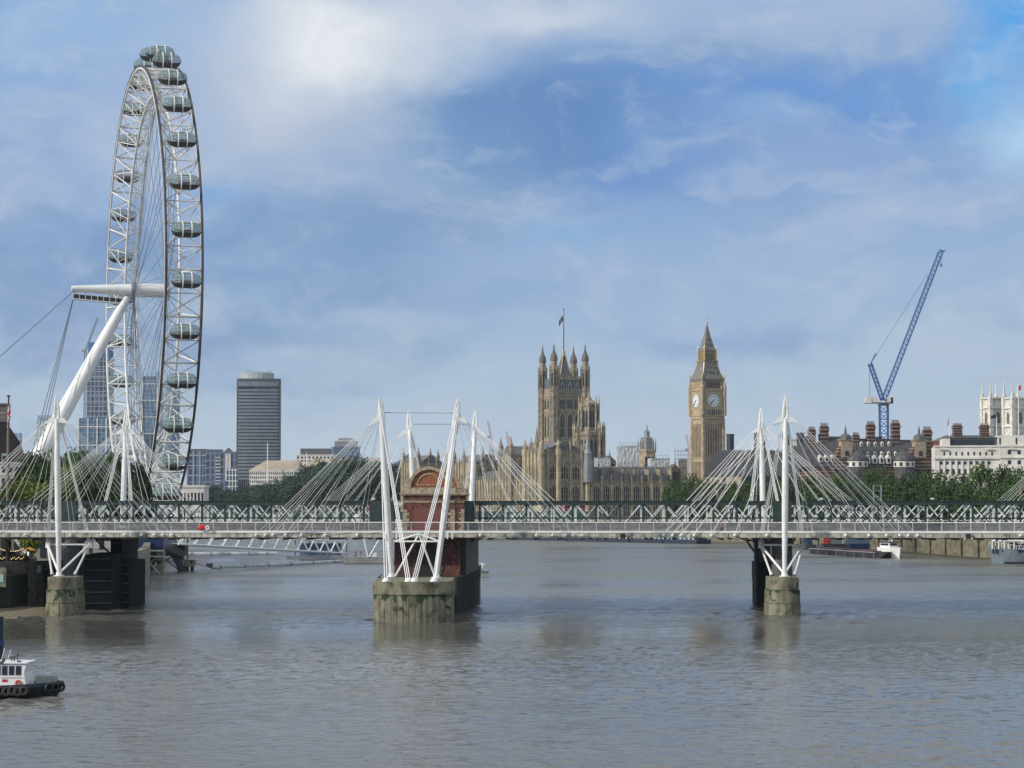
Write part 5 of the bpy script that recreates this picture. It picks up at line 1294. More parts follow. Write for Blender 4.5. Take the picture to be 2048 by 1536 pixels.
# bronze chimneyed parliamentary office, behind the right masts
YP = 1010
PH_ = thing('bronze_roofed_building', 'dark bronze roofed building with black ventilation chimneys behind the right masts', 'building', rel(1545, YP), R(16)); q = local(PH_)
l2 = lambda px: PX(px, YP) - PX(1545, YP)
q(MB().box(l2(1478), l2(1640), 0, 45, GZ, PZ(952, YP)), 'lower_walls', 'tan2')
q(MB().pyz([(-.5, PZ(952, YP)), (45, PZ(952, YP)), (28, PZ(899, YP)), (17, PZ(899, YP))], l2(1476), l2(1642)), 'bronze_roof', mat('dark_bronze', (.045, .045, .05), .5, var=.2, scale=.5))
for k in range(26): x = l2(1478) + k * (l2(1640) - l2(1478)) / 25; q(MB().bar((x, -.6, PZ(952, YP)), (x, 16.6, PZ(898.5, YP)), .45), 'roof_rib', 'iron')
for k in range(18): x = l2(1482) + k * (l2(1636) - l2(1482)) / 17; q(MB().box(x - 1, x + 1, -.1, .1, PZ(968, YP), PZ(955, YP)), 'window', 'pane')
for px, yt in ((1491, 866), (1551, 862), (1560, 868), (1614, 866), (1645, 862), (1674, 868), (1705, 864), (1832, 868)):
    p0 = PZ(905, YP); x = l2(px); q(MB().lathe(x, 20 if px < 1650 else 26, [(3.8, p0 - 14), (2.6, p0 - 2), (1.7, p0 + 1), (1.7, PZ(yt + 3, YP)), (1.9, PZ(yt + 3, YP)), (1.9, PZ(yt, YP))], 12), 'ventilation_chimney', 'dark')
block('pale rooftop plant box seen between the right masts', 1582, 1593, 880, 1050, 8, 0, 'pale', 2, 4)

# white stone office building, right
YO = 800
WB = thing('white_office_building', 'white stone office building with dark glass penthouse behind the right hand trees', 'office building', rel(1870, YO), R(-8)); q = local(WB)
l3 = lambda px: PX(px, YO) - PX(1868, YO); z3 = lambda py: PZ(py, YO)
pal = M['pale']
q(MB().box(0, l3(2110), 0, 25, GZ, z3(893)), 'stone_wall', pal)
q(MB().box(l3(1996), l3(2110), -1.6, 0, GZ, z3(893)), 'projecting_wing', pal)
q(MB().box(-.4, l3(1996), -.7, 0, z3(918), z3(914)).box(-.3, l3(1996), -.35, 0, z3(894), z3(891)).box(l3(1994), l3(2110), -2.1, -1.6, z3(917), z3(914)).box(l3(1994), l3(2110), -2, -1.6, z3(894), z3(891)), 'cornice', pal)
for px in (1887, 1978, 2020): 
    yy = -.25 if px < 1996 else -1.85; x = l3(px); q(MB().pxz([(x - 1.6, z3(900)), (x + 1.6, z3(900)), (x, z3(894.5))], yy - .4, yy + .2), 'small_pediment', pal)
q(MB().box(l3(1886), l3(1991), 2, 20, z3(893), z3(876)).box(l3(1884), l3(1995), 1.6, 21, z3(876), z3(874)), 'penthouse', 'iron')
q(MB().box(l3(1884), l3(1899), 1, 22, z3(893), z3(877)).box(l3(1992), l3(2110), .5, 22, z3(893), z3(871)), 'attic_block', pal)
for k in range(7): x = l3(1901) + k * 2.15; MB().box(x, x + 1.9, 1.85, 2.05, z3(891), z3(879)).build('penthouse_window', M['bpane'] if False else M['pane'], WB)
wA = MB().box(-.28, .28, -.08, .05, z3(911), z3(904)).mesh('window', M['pane']); wB = MB().box(-.42, .42, -.08, .05, z3(929), z3(923)).mesh('window', M['pane']); wC = MB().box(-.35, .35, -.08, .05, z3(948), z3(938)).mesh('window', M['pane'])
for k in range(9):
    x = l3(1887) + k * (l3(1981) - l3(1887)) / 8; w_ = link('window', wA, WB); w_.location = (x, 0, 0)
    w_ = link('window', wB, WB); w_.location = (x - 1, 0, 0); w_ = link('window', wC, WB); w_.location = (x - 1, 0, 0)
    q(MB().box(x - 2.05, x - 1.75, -.35, 0, z3(950), z3(919)), 'pilaster', pal)
for px in (2014, 2033, 2052, 2071): 
    for z0, z1 in ((909, 901), (929, 921), (948, 938)): MB().box(l3(px) - .55, l3(px) + .55, -1.7, -1.55, z3(z0), z3(z1)).build('window', M['pane'], WB)
for px in (1997, 2029): MB().box(l3(px) - .25, l3(px) + .25, .4, .6, z3(889), z3(876)).build('window', M['pane'], WB)

# white abbey towers
for lab, px, Y, sc in (('left white twin abbey tower with four pinnacles', 1989, 1330, 1), ('right white twin abbey tower cut by the frame edge', 2033, 1310, 1)):
    o = thing('abbey_tower', lab, 'church tower', rel(px, Y), R(19)); q = local(o); hw = 5.6; zt = PZ(795, Y); ab = mat('white_abbey_stone', (.60, .58, .52), .85, var=.15, scale=.5)
    q(MB().box(-hw + .7, hw - .7, -hw + .7, hw - .7, GZ, zt), 'shaft', ab)
    mb = MB()
    for sx in (-1, 1):
        for sy in (-1, 1): mb.box(sx * hw * .82 - 1.1, sx * hw * .82 + 1.1, sy * hw * .82 - 1.1, sy * hw * .82 + 1.1, GZ, zt); mb.lathe(sx * hw * .82, sy * hw * .82, [(1.1, zt), (1.2, zt + 2), (.7, zt + 2.3), (.03, zt + 10)], 6)
    for z in (zt - 1, zt - 6.5, zt - 17): mb.box(-hw - .2, hw + .2, -hw - .2, hw + .2, z, z + .6)
    q(mb, 'corner_buttresses', ab)
    for z0 in (zt - 15, zt - 28): MB().pxz([(-1.3, z0), (1.3, z0), (1.3, z0 + 5), (0, z0 + 7), (-1.3, z0 + 5)], -hw + .55, -hw + .75).build('belfry_window', mat('abbey_louvre', (.12, .115, .10), .8), o); MB().pyz([(-1.3, z0), (1.3, z0), (1.3, z0 + 5), (0, z0 + 7), (-1.3, z0 + 5)], -hw + .55, -hw + .75).build('belfry_window', mat('abbey_louvre', (.12, .115, .10), .8), o)
o = thing('flagpole', 'white flagpole rising above the twin abbey towers', 'flagpole', (PX(2039, 1300), 1300, GZ)); local(o)(MB().path([(0, 0, 0), (0, 0, PZ(790, 1300) - GZ)], [.4, .2], 6), 'pole', 'white'); local(o)(MB().ball((0, 0, PZ(790, 1300) - GZ), .4, 6, 4), 'finial', 'gold')
flag('small red flag above the twin abbey towers', Vector((PX(2039, 1300) + 1.6, 1300, PZ(770, 1300))), 1.6, 2.6, .6, 2, M['red'])
for lab, px, yt, Y, zb in (('white flagpole on the roof behind the banded brick building', 1900, 835, 900, 880), ('white flagpole on the roof of the white office building', 1995, 828, 806, 875)):
    o = thing('flagpole', lab, 'flagpole', (PX(px, Y), Y, PZ(zb, Y) - .5)); hh = PZ(yt, Y) - PZ(zb, Y); local(o)(MB().path([(0, 0, 0), (0, 0, hh)], [.16, .1], 6), 'pole', 'white'); local(o)(MB().ball((0, 0, hh), .2, 6, 4), 'finial', 'gold')
flag('drooping red white and blue flag behind the banded brick building', Vector((PX(1900, 900), 900, PZ(837, 900))), 1.1, 2.3, 1.4, 1)
flag('dark blue flag blowing from the white office building roof', Vector((PX(1995, 806), 806, PZ(829, 806))), 2.2, 1.2, .3, 4, mat('dark_blue_flag', (.01, .02, .06), .8))
o = thing('flagpole', 'dark flagpole right beside the golden clock tower', 'flagpole', (PX(1458.5, 1120), 1120, GZ)); local(o)(MB().path([(0, 0, 0), (0, 0, PZ(868, 1120) - GZ)], [.3, .16], 6), 'pole', 'navy'); local(o)(MB().ball((0, 0, PZ(868, 1120) - GZ), .3, 6, 4), 'finial', 'gold')
flag('limp dark red and blue flag beside the golden clock tower', Vector((PX(1458.5, 1120), 1120, PZ(870, 1120))), 1.3, 1.8, 1.3, 3)

# left: pitched dark roof building with square tower, and pole with flag
o = thing('slate_roofed_building', 'dark steep slate roofed building with square stone chimney tower at the left edge', 'building', rel(0, 560), R(13)); q = local(o); l4 = lambda px: PX(px, 560) - PX(0, 560); z4 = lambda py: PZ(py, 560)
q(MB().box(l4(-160), l4(46), 0, 30, GZ, z4(925)), 'stone_wall', 'pale'); q(MB().box(l4(-161), l4(48), -.5, 30, z4(927), z4(924)).box(l4(-161), l4(48), -.4, 30, z4(950), z4(948)), 'cornice', 'pale')
q(MB().pxz([(l4(-160), z4(924)), (l4(52), z4(924)), (l4(38), z4(884)), (l4(10), z4(843)), (l4(-100), z4(843))], -.2, 29), 'slate_roof', mat('dark_brown_slate', (.02, .016, .017), .8, var=.2, scale=.8))
q(MB().box(l4(-45), l4(13), 4, 12, z4(850), z4(806)).box(l4(-47), l4(14.5), 3.6, 12.4, z4(808), z4(805)), 'square_tower', mat('grey_stone_tower', (.26, .24, .19), .85, var=.2, scale=1))
mb = MB()
for k in range(5): mb.box(l4(-45), l4(13.4), 3.9, 4.1, z4(846 - k * 9), z4(845.5 - k * 9))
q(mb, 'stone_joints', 'dbrick')
w_ = MB().box(l4(2), l4(14), -1.6, 2, z4(924), z4(907)).build('dormer', mat('pale_green_paint', (.30, .42, .36), .6), o); MB().box(l4(4), l4(12), -1.8, -1.5, z4(922), z4(912)).build('dormer_window', M['pane'], w_)
for px in (6, 20, 34): 
    for z0, z1 in ((945, 934), (970, 957)): MB().box(l4(px) - .4, l4(px) + .4, -.12, .05, z4(z0), z4(z1)).build('window', M['pane'], o)
o = thing('flagpole', 'grey stone coloured flagpole with black cap in front of the dark steep roof', 'flagpole', (PX(15, 345), 345, GZ)); q = local(o)
q(MB().path([(0, 0, 0), (0, 0, PZ(846, 345) - GZ), (0, 0, PZ(815, 345) - GZ)], [.26, .2, .15], 10), 'pole', mat('grey_timber', (.16, .14, .11), .8)); q(MB().lathe(0, 0, [(.12, PZ(815, 345) - GZ), (.12, PZ(793, 345) - GZ), (.3, PZ(793, 345) - GZ), (.3, PZ(790.5, 345) - GZ)], 10), 'cap', 'black')
flag('union flag hanging folded around the flagpole at the left edge', Vector((PX(19, 344.5), 344.6, PZ(806, 344.5))), .75, 2.6, 1.6, 5)
tower('small grey tower block between the dark roof and the pale tower', 28, 40, 866, 1500, gE)
block('pale flat roofed riverside block with dark glazing behind the wheel boarding deck', 352, 408, 975, 760, 12, 0, 'pale', 8, 2)

# cranes
def lattice(mb, a, b, w, seg, r=.12, diag=.07, tri=False):
    a = Vector(a); b = Vector(b); d = (b - a); n = max(2, int(d.length / seg)); dn = d.normalized()
    x = dn.cross(Vector((0, 1, 0))).normalized(); y = dn.cross(x).normalized()
    cs = [(-1, -1), (1, -1), (1, 1), (-1, 1)] if not tri else [(-1, -1), (-1, 1), (1, 0)]
    P_ = lambda t, c: a + d * t + x * c[0] * w / 2 + y * c[1] * w / 2
    for c in cs: mb.bar(P_(0, c), P_(1, c), r * 2)
    for i in range(n):
        for k in range(len(cs)):
            c0, c1 = cs[k], cs[(k + 1) % len(cs)]
            mb.bar(P_(i / n, c0), P_((i + 1) / n, c1), diag * 2)
            mb.bar(P_(i / n, c0), P_(i / n, c1), diag * 2)
YC = 1200
CR_ = thing('tower_crane', 'tall blue luffing tower crane with raised lattice jib and white counterweights', 'crane', rel(1769, YC)); q = local(CR_)
l5 = lambda px: PX(px, YC) - PX(1769, YC); z5 = lambda py: PZ(py, YC); bl = mat('crane_blue', (.05, .13, .32), .45, var=.1, scale=.5)
mb = MB(); lattice(mb, (0, 0, GZ), (0, 0, z5(810)), 4.2, 3.6, .28, .16); q(mb, 'mast', bl)
q(MB().lathe(0, 0, [(2.9, z5(811)), (3.1, z5(808))], 14).box(l5(1732), l5(1787), -2, 2, z5(807), z5(805)), 'slewing_deck', 'dark')
q(MB().box(l5(1732), l5(1744), -2.2, 2.2, z5(806.5), z5(794)), 'counterweight', 'pale'); q(MB().box(l5(1744.5), l5(1757), -2, 2, z5(806), z5(795)), 'counterweight', 'pale'); q(MB().box(l5(1775), l5(1782), -2, 2, z5(806), z5(794)), 'machinery_box', 'pale'); q(MB().box(l5(1782.2), l5(1787), -2, 2, z5(806), z5(795)), 'cab', 'pane')
mb = MB(); lattice(mb, (l5(1769), 0, z5(800)), (l5(1886), 0, z5(504)), 2.3, 2.6, .2, .11); q(mb, 'jib', bl)
mb = MB(); lattice(mb, (l5(1767), 0, z5(800)), (l5(1742), 0, z5(727)), 1.8, 2.2, .26, .14); q(mb, 'back_frame', bl)
q(MB().bar((l5(1738), 0, z5(730)), (l5(1746), 0, z5(730)), .8, .6).bar((l5(1743), 0, z5(728)), (l5(1754), 0, z5(707)), .5), 'head_frame', bl)
q(MB().tube((l5(1743), 0, z5(728)), (l5(1859), 0, z5(548)), .14, n=4), 'luffing_rope', M['wcable']); q(MB().tube((l5(1741), 0, z5(730)), (l5(1741), 0, z5(797)), .16, n=4), 'counter_rope', M['wcable'])
q(MB().bar((l5(1878), 0, z5(508)), (l5(1896), 0, z5(500)), .4).bar((l5(1884), 0, z5(500)), (l5(1893), 0, z5(504)), .6, .8), 'jib_head', bl)
q(MB().tube((l5(1887), 0, z5(503)), (l5(1887), 0, z5(528)), .12, n=4).ball((l5(1887), 0, z5(530)), .6, 8, 5, 1, 1, 1.8), 'hook_block', 'steel')
for lab, px, yt, Y, jx, jy, col in (('pale pink thin crane jib far left of the huge square tower', 982, 875, 2200, 976, 842, (.45, .25, .30)), ('pink thin far crane with steep jib beside the first', 1018, 900, 2250, 1013, 862, (.45, .25, .3)),
                                    ('second pink far crane jib close by', 1026, 905, 2300, 1018, 873, (.5, .28, .3)), ('grey far crane above the unfinished tower left of the wheel', 168, 702, 2500, 192, 636, (.2, .25, .3)),
                                    ('faint pink crane jib just left of the golden clock tower', 1379, 900, 2300, 1373, 870, (.5, .35, .38))):
    o = thing('distant_crane', lab, 'crane', rel(px, Y)); q = local(o); m_ = mat('crane_paint_%d' % px, col, .6); hh = lambda py: PZ(py, Y)
    mb = MB(); lattice(mb, (0, 0, GZ), (0, 0, hh(yt)), 2.2, 4, .25, .15); q(mb, 'mast', m_)
    mb = MB(); lattice(mb, (0, 0, hh(yt)), (PX(jx, Y) - PX(px, Y), 0, hh(jy)), 1.5, 3, .22, .13); q(mb, 'jib', m_)
    q(MB().box(-4, -1, -1, 1, hh(yt) - 1, hh(yt) + 1.5), 'counterweight', 'steel')
# ------------------------------------------------------------------ trees
def leaf_mat(name, c, k=.45):
    m = mat(name, c, .65)
    t = m.node_tree; b = t.nodes['Principled BSDF']; n_ = t.nodes.new; lk = t.links.new
    g = n_('ShaderNodeNewGeometry'); n1 = n_('ShaderNodeTexNoise'); n1.inputs['Scale'].default_value = .35; n1.inputs['Detail'].default_value = 4; lk(g.outputs['Position'], n1.inputs['Vector'])
    oi = n_('ShaderNodeObjectInfo'); a = n_('ShaderNodeMath'); a.operation = 'MULTIPLY_ADD'; lk(oi.outputs['Random'], a.inputs[0]); a.inputs[1].default_value = .35; lk(n1.outputs[0], a.inputs[2])
    r = n_('ShaderNodeValToRGB'); r.color_ramp.elements[0].position = .45; r.color_ramp.elements[1].position = .85
    r.color_ramp.elements[0].color = (*[x * (1 - k) for x in c], 1); r.color_ramp.elements[1].color = (c[0] * (1 + k * 1.3), c[1] * (1 + k), c[2] * (1 + k * .4), 1)
    lk(a.outputs[0], r.inputs[0]); lk(r.outputs[0], b.inputs['Base Color'])
    b.inputs['Transmission Weight'].default_value = 0; b.inputs['Specular IOR Level'].default_value = .2
    return m
LM = {'bright': leaf_mat('bright_leaves', (.085, .125, .022)), 'mid': leaf_mat('mid_green_leaves', (.036, .074, .020)), 'dark': leaf_mat('dark_leaves', (.028, .055, .018)), 'far': leaf_mat('hazed_far_leaves', (.022, .050, .034))}  # far leaves: blue of the distance haze is mixed into their colour
bark = mat('bark', (.07, .055, .04), .9, var=.3, scale=2)
def crown_mesh(seed, leaf, n_cl, per, m, rx=1, rz=.85, name='crown'):
    rnd = random.Random(seed); mb = MB(); V_ = []; F_ = []
    cl = []
    for i in range(n_cl):
        while True:
            p = Vector((rnd.uniform(-1, 1), rnd.uniform(-1, 1), rnd.uniform(-1, 1)))
            if .30 < p.length < 1: break
        if rnd.random() < .7: p = p.normalized() * rnd.uniform(.68, .92)
        r = rnd.uniform(.22, .42)
        cl.append((Vector((p.x * rx, p.y * rx, p.z * rz)), r))
    for c, r in cl:
        for k in range(per):
            d = Vector((rnd.gauss(0, 1), rnd.gauss(0, 1), rnd.gauss(0, 1))).normalized(); q = c + Vector((d.x, d.y, d.z * .75)) * r * rnd.uniform(.72, 1.05)
            nrm = (d + Vector((rnd.uniform(-.7, .7), rnd.uniform(-.7, .7), rnd.uniform(-.3, .9)))).normalized()
            u = nrm.orthogonal().normalized(); v = nrm.cross(u); a = rnd.uniform(0, 6.28); u, v = u * math.cos(a) + v * math.sin(a), v * math.cos(a) - u * math.sin(a)
            s_ = leaf * rnd.uniform(.6, 1.3); o = len(V_)
            V_ += [q - u * s_, q - v * s_ * .55, q + u * s_, q + v * s_ * .55]; F_.append((o, o + 1, o + 2, o + 3))
    me = bpy.data.meshes.new(name); me.from_pydata([tuple(v) for v in V_], [], F_); me.materials.append(m)
    return me
CM = {}
def tree(px, ytop, Y, wpx, kind, label, group, leaf=.055, seed=0, x=None, base=GZ, cat='tree', low=.25, dens=1.0):
    X = PX(px, Y) if x is None else x; zt = PZ(ytop, Y); H = zt - base; rxm = (wpx / 2) / F * Y
    key = (kind, seed % 4, round(leaf, 3), dens)
    if key not in CM: CM[key] = crown_mesh(100 + seed % 4 * 7 + len(kind), leaf, int(46 * dens), 72, LM[kind])
    rnd = random.Random(seed * 13 + int(px))
    t = thing('tree', label, cat, (X, Y, base), rnd.uniform(0, 6.28), group)
    cz = H * (1 + low) / 2; rh = H * (1 - low) / 2
    c = link('crown', CM[key], t); c.location = (0, 0, cz); c.scale = (rxm / 1.0, rxm / 1.0, rh / .98)
    mb = MB(); mb.path([(0, 0, -.3), (rnd.uniform(-.2, .2), 0, H * low), (rnd.uniform(-.5, .5), .3, H * .62), (0, .2, H * .85)], [H * .028, H * .020, H * .012, H * .004], 8)
    for k in range(6):
        a = rnd.uniform(0, 6.28); z0 = H * rnd.uniform(low * .9, .6); e = Vector((math.cos(a) * rxm * .7, math.sin(a) * rxm * .7, z0 + H * .22)); mb.path([(0, 0, z0), (e.x * .5, e.y * .5, z0 + H * .12), tuple(e)], [H * .012, H * .008, H * .003], 5)
    mb.build('trunk', bark, t); return t
LBT = 'bright green trees of the left bank gardens between the left mast and the big wheel'
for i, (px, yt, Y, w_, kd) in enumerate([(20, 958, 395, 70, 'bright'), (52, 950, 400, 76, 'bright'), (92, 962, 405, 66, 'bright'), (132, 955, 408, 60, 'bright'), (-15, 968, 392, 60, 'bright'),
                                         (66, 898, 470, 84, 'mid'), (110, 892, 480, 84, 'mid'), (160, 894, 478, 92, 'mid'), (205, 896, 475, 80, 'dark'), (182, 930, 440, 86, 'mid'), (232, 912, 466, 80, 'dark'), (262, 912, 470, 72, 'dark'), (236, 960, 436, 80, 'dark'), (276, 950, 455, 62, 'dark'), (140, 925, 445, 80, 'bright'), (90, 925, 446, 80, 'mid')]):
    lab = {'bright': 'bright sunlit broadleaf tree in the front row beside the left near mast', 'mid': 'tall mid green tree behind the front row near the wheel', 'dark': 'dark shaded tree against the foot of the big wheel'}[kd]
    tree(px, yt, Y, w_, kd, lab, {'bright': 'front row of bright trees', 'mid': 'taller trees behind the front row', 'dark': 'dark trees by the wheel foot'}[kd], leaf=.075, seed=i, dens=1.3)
# far dark plane trees, receding to the left
far = [(408, 985, 1950, 36), (432, 972, 1880, 44), (458, 980, 1820, 40), (480, 978, 1780, 44), (508, 972, 1730, 46), (530, 968, 1700, 48), (560, 958, 1660, 52), (590, 950, 1620, 56), (616, 940, 1580, 60), (642, 930, 1540, 64), (676, 920, 1500, 72), (712, 921, 1470, 74), (748, 930, 1440, 74), (778, 938, 1420, 70), (806, 944, 1400, 60), (826, 950, 1390, 44),
       (600, 975, 1560, 60), (650, 965, 1500, 70), (700, 960, 1450, 80), (750, 962, 1410, 80), (545, 985, 1620, 60), (490, 990, 1700, 60), (794, 965, 1385, 60)]
for i, (px, yt, Y, w_) in enumerate(far):
    tree(px, yt - (14 if px > 590 else 5), Y, w_ * 1.35, 'far', 'dark bluish plane tree in the tall row left of the brick pier', 'far dark plane trees', leaf=.06, seed=i, low=.05, dens=1.3)
# embankment trees, right
rt = [(1352, 950, 960, 50), (1378, 944, 950, 54), (1408, 948, 940, 48), (1440, 958, 930, 50), (1470, 958, 925, 52), (1502, 955, 915, 54), (1530, 958, 900, 52), (1562, 952, 890, 58), (1592, 948, 870, 60), (1622, 944, 850, 64), (1652, 946, 835, 62), (1684, 942, 820, 66), (1715, 940, 800, 66), (1750, 930, 770, 74), (1785, 944, 750, 60), (1822, 944, 735, 64), (1850, 932, 720, 74), (1888, 936, 700, 72), (1925, 948, 690, 64), (1960, 924, 675, 78), (1998, 922, 660, 76), (2034, 930, 645, 70), (2066, 918, 640, 80),
      (1640, 968, 790, 70), (1700, 962, 765, 76), (1766, 966, 735, 76), (1826, 968, 705, 80), (1886, 966, 675, 84), (1946, 964, 650, 86), (2006, 966, 630, 86), (1580, 972, 830, 66), (1520, 975, 870, 62), (1460, 978, 900, 58), (1395, 975, 925, 60), (1350, 976, 940, 44)]
for i, (px, yt, Y, w_) in enumerate(rt):
    kd = 'mid' if i % 3 else 'dark'
    if Y < 700 and i % 2: kd = 'mid'
    tree(px, yt, Y, w_, kd, 'green plane tree in the dense row along the far right embankment', 'embankment plane trees', leaf=.066, seed=i, low=.12)
tree(1018 - 60, 948, 1480, 30, 'far', 'small dark tree behind the palace river front beside the far mast', None, leaf=.08, seed=3)
# small overhanging tree under the deck, left
tree(62, 1052, 385, 44, 'bright', 'small leafy tree under the deck beside the strings of lights on the left bank', None, leaf=.09, seed=2, low=.2, dens=1.3)
# ------------------------------------------------------------------ road bridge far behind, with traffic
A = Vector((-212, 982, 0)); Bq = Vector((36, 1074, 0)); du = (Bq - A); ang = math.atan2(du.y, du.x); LBr = du.length
WBr = thing('arched_road_bridge', 'low green arched road bridge crossing the river behind the lattice railway bridge', 'bridge', A, ang); q = local(WBr)
gp = mat('far_green_bridge_paint', (.09, .17, .13), .6, var=.15, scale=.5); NSP = 7; sp_ = LBr / NSP
for k in range(NSP):
    x0 = k * sp_ + 1.6; x1 = (k + 1) * sp_ - 1.6; pts = [(x0, 9.9), (x0, 2.2)]
    for j in range(1, 12): t = j / 12; pts.append((x0 + (x1 - x0) * t, 2.2 + 6.2 * math.sqrt(max(0, 1 - (2 * t - 1) ** 2))))
    pts += [(x1, 2.2), (x1, 9.9)]
    for yy in (0, 24): q(MB().pxz(pts, yy, yy + .8), 'arch_span', gp)
    q(MB().box(x0, x1, .8, 24, 9.0, 9.9), 'road_deck', 'asphalt')
for k in range(1, NSP): q(MB().pxy([(k * sp_ - 1.6, 0), (k * sp_, -3), (k * sp_ + 1.6, 0), (k * sp_ + 1.6, 25), (k * sp_, 28), (k * sp_ - 1.6, 25)], -2.5, 9.95), 'stone_pier', 'pale')
for yy in (-.3, 24.6): q(MB().box(-6, LBr + 6, yy, yy + .5, 9.9, 11.1), 'parapet', gp)
for k in range(0, 15):
    x = k * sp_ / 2; q(MB().path([(x, -.1, 11.0), (x, -.1, 15)], [.16, .09], 6).ball((x, -.1, 15.3), .35, 6, 5).ball((x - .7, -.1, 14.7), .28, 6, 5).ball((x + .7, -.1, 14.7), .28, 6, 5), 'lamp_standard', 'green')
fw = (Matrix.Rotation(ang, 3, 'Z'))
def onbr(t, y): return A + fw @ Vector((t * LBr, y, 9.92))
def vehicle(kind, label, loc, rz, col):
    L_, W_, H_ = {'bus': (10.5, 2.5, 4.3), 'van': (5.5, 2.0, 2.4), 'car': (4.4, 1.8, 1.45)}[kind]
    o = thing({'bus': 'double_decker_bus', 'van': 'van', 'car': 'car'}[kind], label, {'bus': 'bus', 'van': 'van', 'car': 'car'}[kind], loc, rz); q = local(o); m_ = mat('vehicle_paint_%s' % str(col), col, .3)
    if kind == 'car': prof = [(-2.2, .3), (2.2, .3), (2.2, .75), (1.3, .9), (.7, 1.42), (-1.3, 1.45), (-1.9, .95), (-2.2, .85)]
    elif kind == 'van': prof = [(-2.75, .35), (2.75, .35), (2.75, 1.0), (2.2, 1.3), (1.6, 2.35), (-2.7, 2.4)]
    else: prof = [(-5.2, .35), (5.2, .35), (5.25, 1.9), (5.1, 4.1), (4.9, 4.3), (-5.1, 4.3), (-5.25, 4.1)]
    q(MB().pxz(prof, -W_ / 2, W_ / 2), 'body', m_)
    for s_ in (-1, 1):
        y0 = s_ * W_ / 2; g_ = MB(); a, b = sorted((y0 - .02, y0 + .03))
        if kind == 'bus': g_.box(-4.8, 4.6, a, b, 1.5, 2.2).box(-4.9, 4.9, a, b, 3.0, 3.8)
        elif kind == 'van': g_.box(.6, 1.7, a, b, 1.35, 2.0)
        else: g_.box(-1.3, .7, a, b, .95, 1.35)
        q(g_, 'side_window', 'pane')
        for x in (-L_ * .3, L_ * .3): q(MB().torus((x, y0 * .93, .42), .3, .13, 14, 6, 'y'), 'wheel', 'black')
    return o
for kd, lab, t, y, c in (('bus', 'red double decker bus crossing the far road bridge near its left end', .62, 5, (.45, .02, .02)), ('bus', 'pinkish double decker bus near the right end of the far road bridge', 1.0 - .02, 6, (.4, .12, .2)),
                         ('van', 'white van on the far road bridge behind the lattice', .86, 4, (.7, .7, .7)), ('car', 'silver car on the far road bridge left of the buses', .5, 4, (.4, .42, .45)), ('van', 'pale box van at the right end of the far road bridge', 1.03, 4, (.6, .58, .55)), ('car', 'white car following behind the van on the far road bridge', .92, 4, (.7, .7, .7))):
    vehicle(kd, lab, onbr(t, y), ang, c)

# ------------------------------------------------------------------ pier, gangway and booms by the wheel
g0 = P(343, 1088, 515); g1 = P(692, 1107, 628)
GW = thing('gangway_bridge', 'long white tubular lattice gangway sloping down to the boarding pontoon', 'gangway', (g0.x, g0.y, g0.z), 0); d = g1 - g0; q = local(GW)
nn = Vector((d.y, -d.x, 0)).normalized() * 1.6
for s_ in (-1, 1):
    o_ = nn * s_; top_ = Vector((0, 0, 3.1))
    q(MB().tube(o_, d + o_, .23, n=7), 'lower_chord', 'white'); q(MB().tube(d * .04 + o_ + top_, d * .985 + o_ + top_, .23, n=7), 'upper_chord', 'white')
    for k in range(14):
        a = d * (k / 14) + o_; b = d * ((k + .5) / 14) + o_ + top_; c = d * ((k + 1) / 14) + o_; q(MB().tube(a, b, .15, n=5), 'diagonal', 'white'); q(MB().tube(b, c, .15, n=5), 'diagonal', 'white')
q(MB().bar(d * .0 + Vector((0, 0, .1)), d + Vector((0, 0, .1)), 2.8, .15), 'walkway', 'steel')
o = thing('gangway_portal', 'dark raking steel legs and beam carrying the landward end of the white gangway', 'pier support', (P(330, 1100, 522).x, 522, 0)); q = local(o)
sc_ = 522 / F
q(MB().bar((-2.0, 0, 4.6), (-4.6, 1, -.6), 1.5, 1.3).bar((1.6, 0, 4.6), (4.4, 1, -.6), 1.4, 1.3), 'raking_leg', 'dark'); q(MB().box(-3.0, 4.6, -1.2, 2.4, 3.6, 5.9), 'head_beam', 'dark'); q(MB().box(2.7, 3.9, 1, 3, -1, 5), 'concrete_column', 'quay'); q(MB().tube((-1.4, .5, 4), (3.6, .5, 0), .18).tube((2.4, .5, 4), (-3.6, .5, 0), .18), 'cross_tie', 'steel')
o = thing('landing_stage', 'dark blue clad landing deck with white rails left of the gangway portal', 'landing stage', (PX(285, 500), 500, 0)); q = local(o)
q(MB().box(-1.5, 4.6, 0, 12, 5.9, 7.9), 'clad_deck', 'navy'); q(MB().box(-2, 4.7, -.3, 0, 5.1, 5.4).box(-2, 4.7, -.3, 0, 3.9, 4.1).box(1.2, 1.4, -.3, 0, 3.9, 5.4), 'white_rail', 'white'); q(MB().box(-1.6, .2, 1, 3, -1, 5.8).box(2.8, 4.4, 2, 4, -1, 5.8), 'column', 'quay'); q(MB().tube((-.5, 1, .2), (3.6, 1, 4.6), .2).tube((-.5, 1, 4.6), (3.6, 1, .2), .2), 'cross_brace', 'steel')
o = thing('mooring_dolphin', 'square concrete mooring block on stub piles with a dark post', 'mooring', (PX(374, 528), 528, 0)); q = local(o)
q(MB().box(-1.9, 1.9, -1.5, 1.5, 1.0, 2.5), 'concrete_cap', 'quay'); q(MB().lathe(-1.2, 0, [(.4, -2.5), (.4, 1)], 8).lathe(0, 0, [(.55, -2.5), (.55, 1)], 8).lathe(1.3, 0, [(.4, -2.5), (.4, 1)], 8), 'stub_piles', 'dark'); q(MB().tube((.2, 0, 2.5), (.2, 0, 8.2), .18), 'post', 'dark'); q(MB().tube((1.9, 0, 1.8), (7.5, 3, .05), .06, n=4), 'mooring_chain', 'dark')
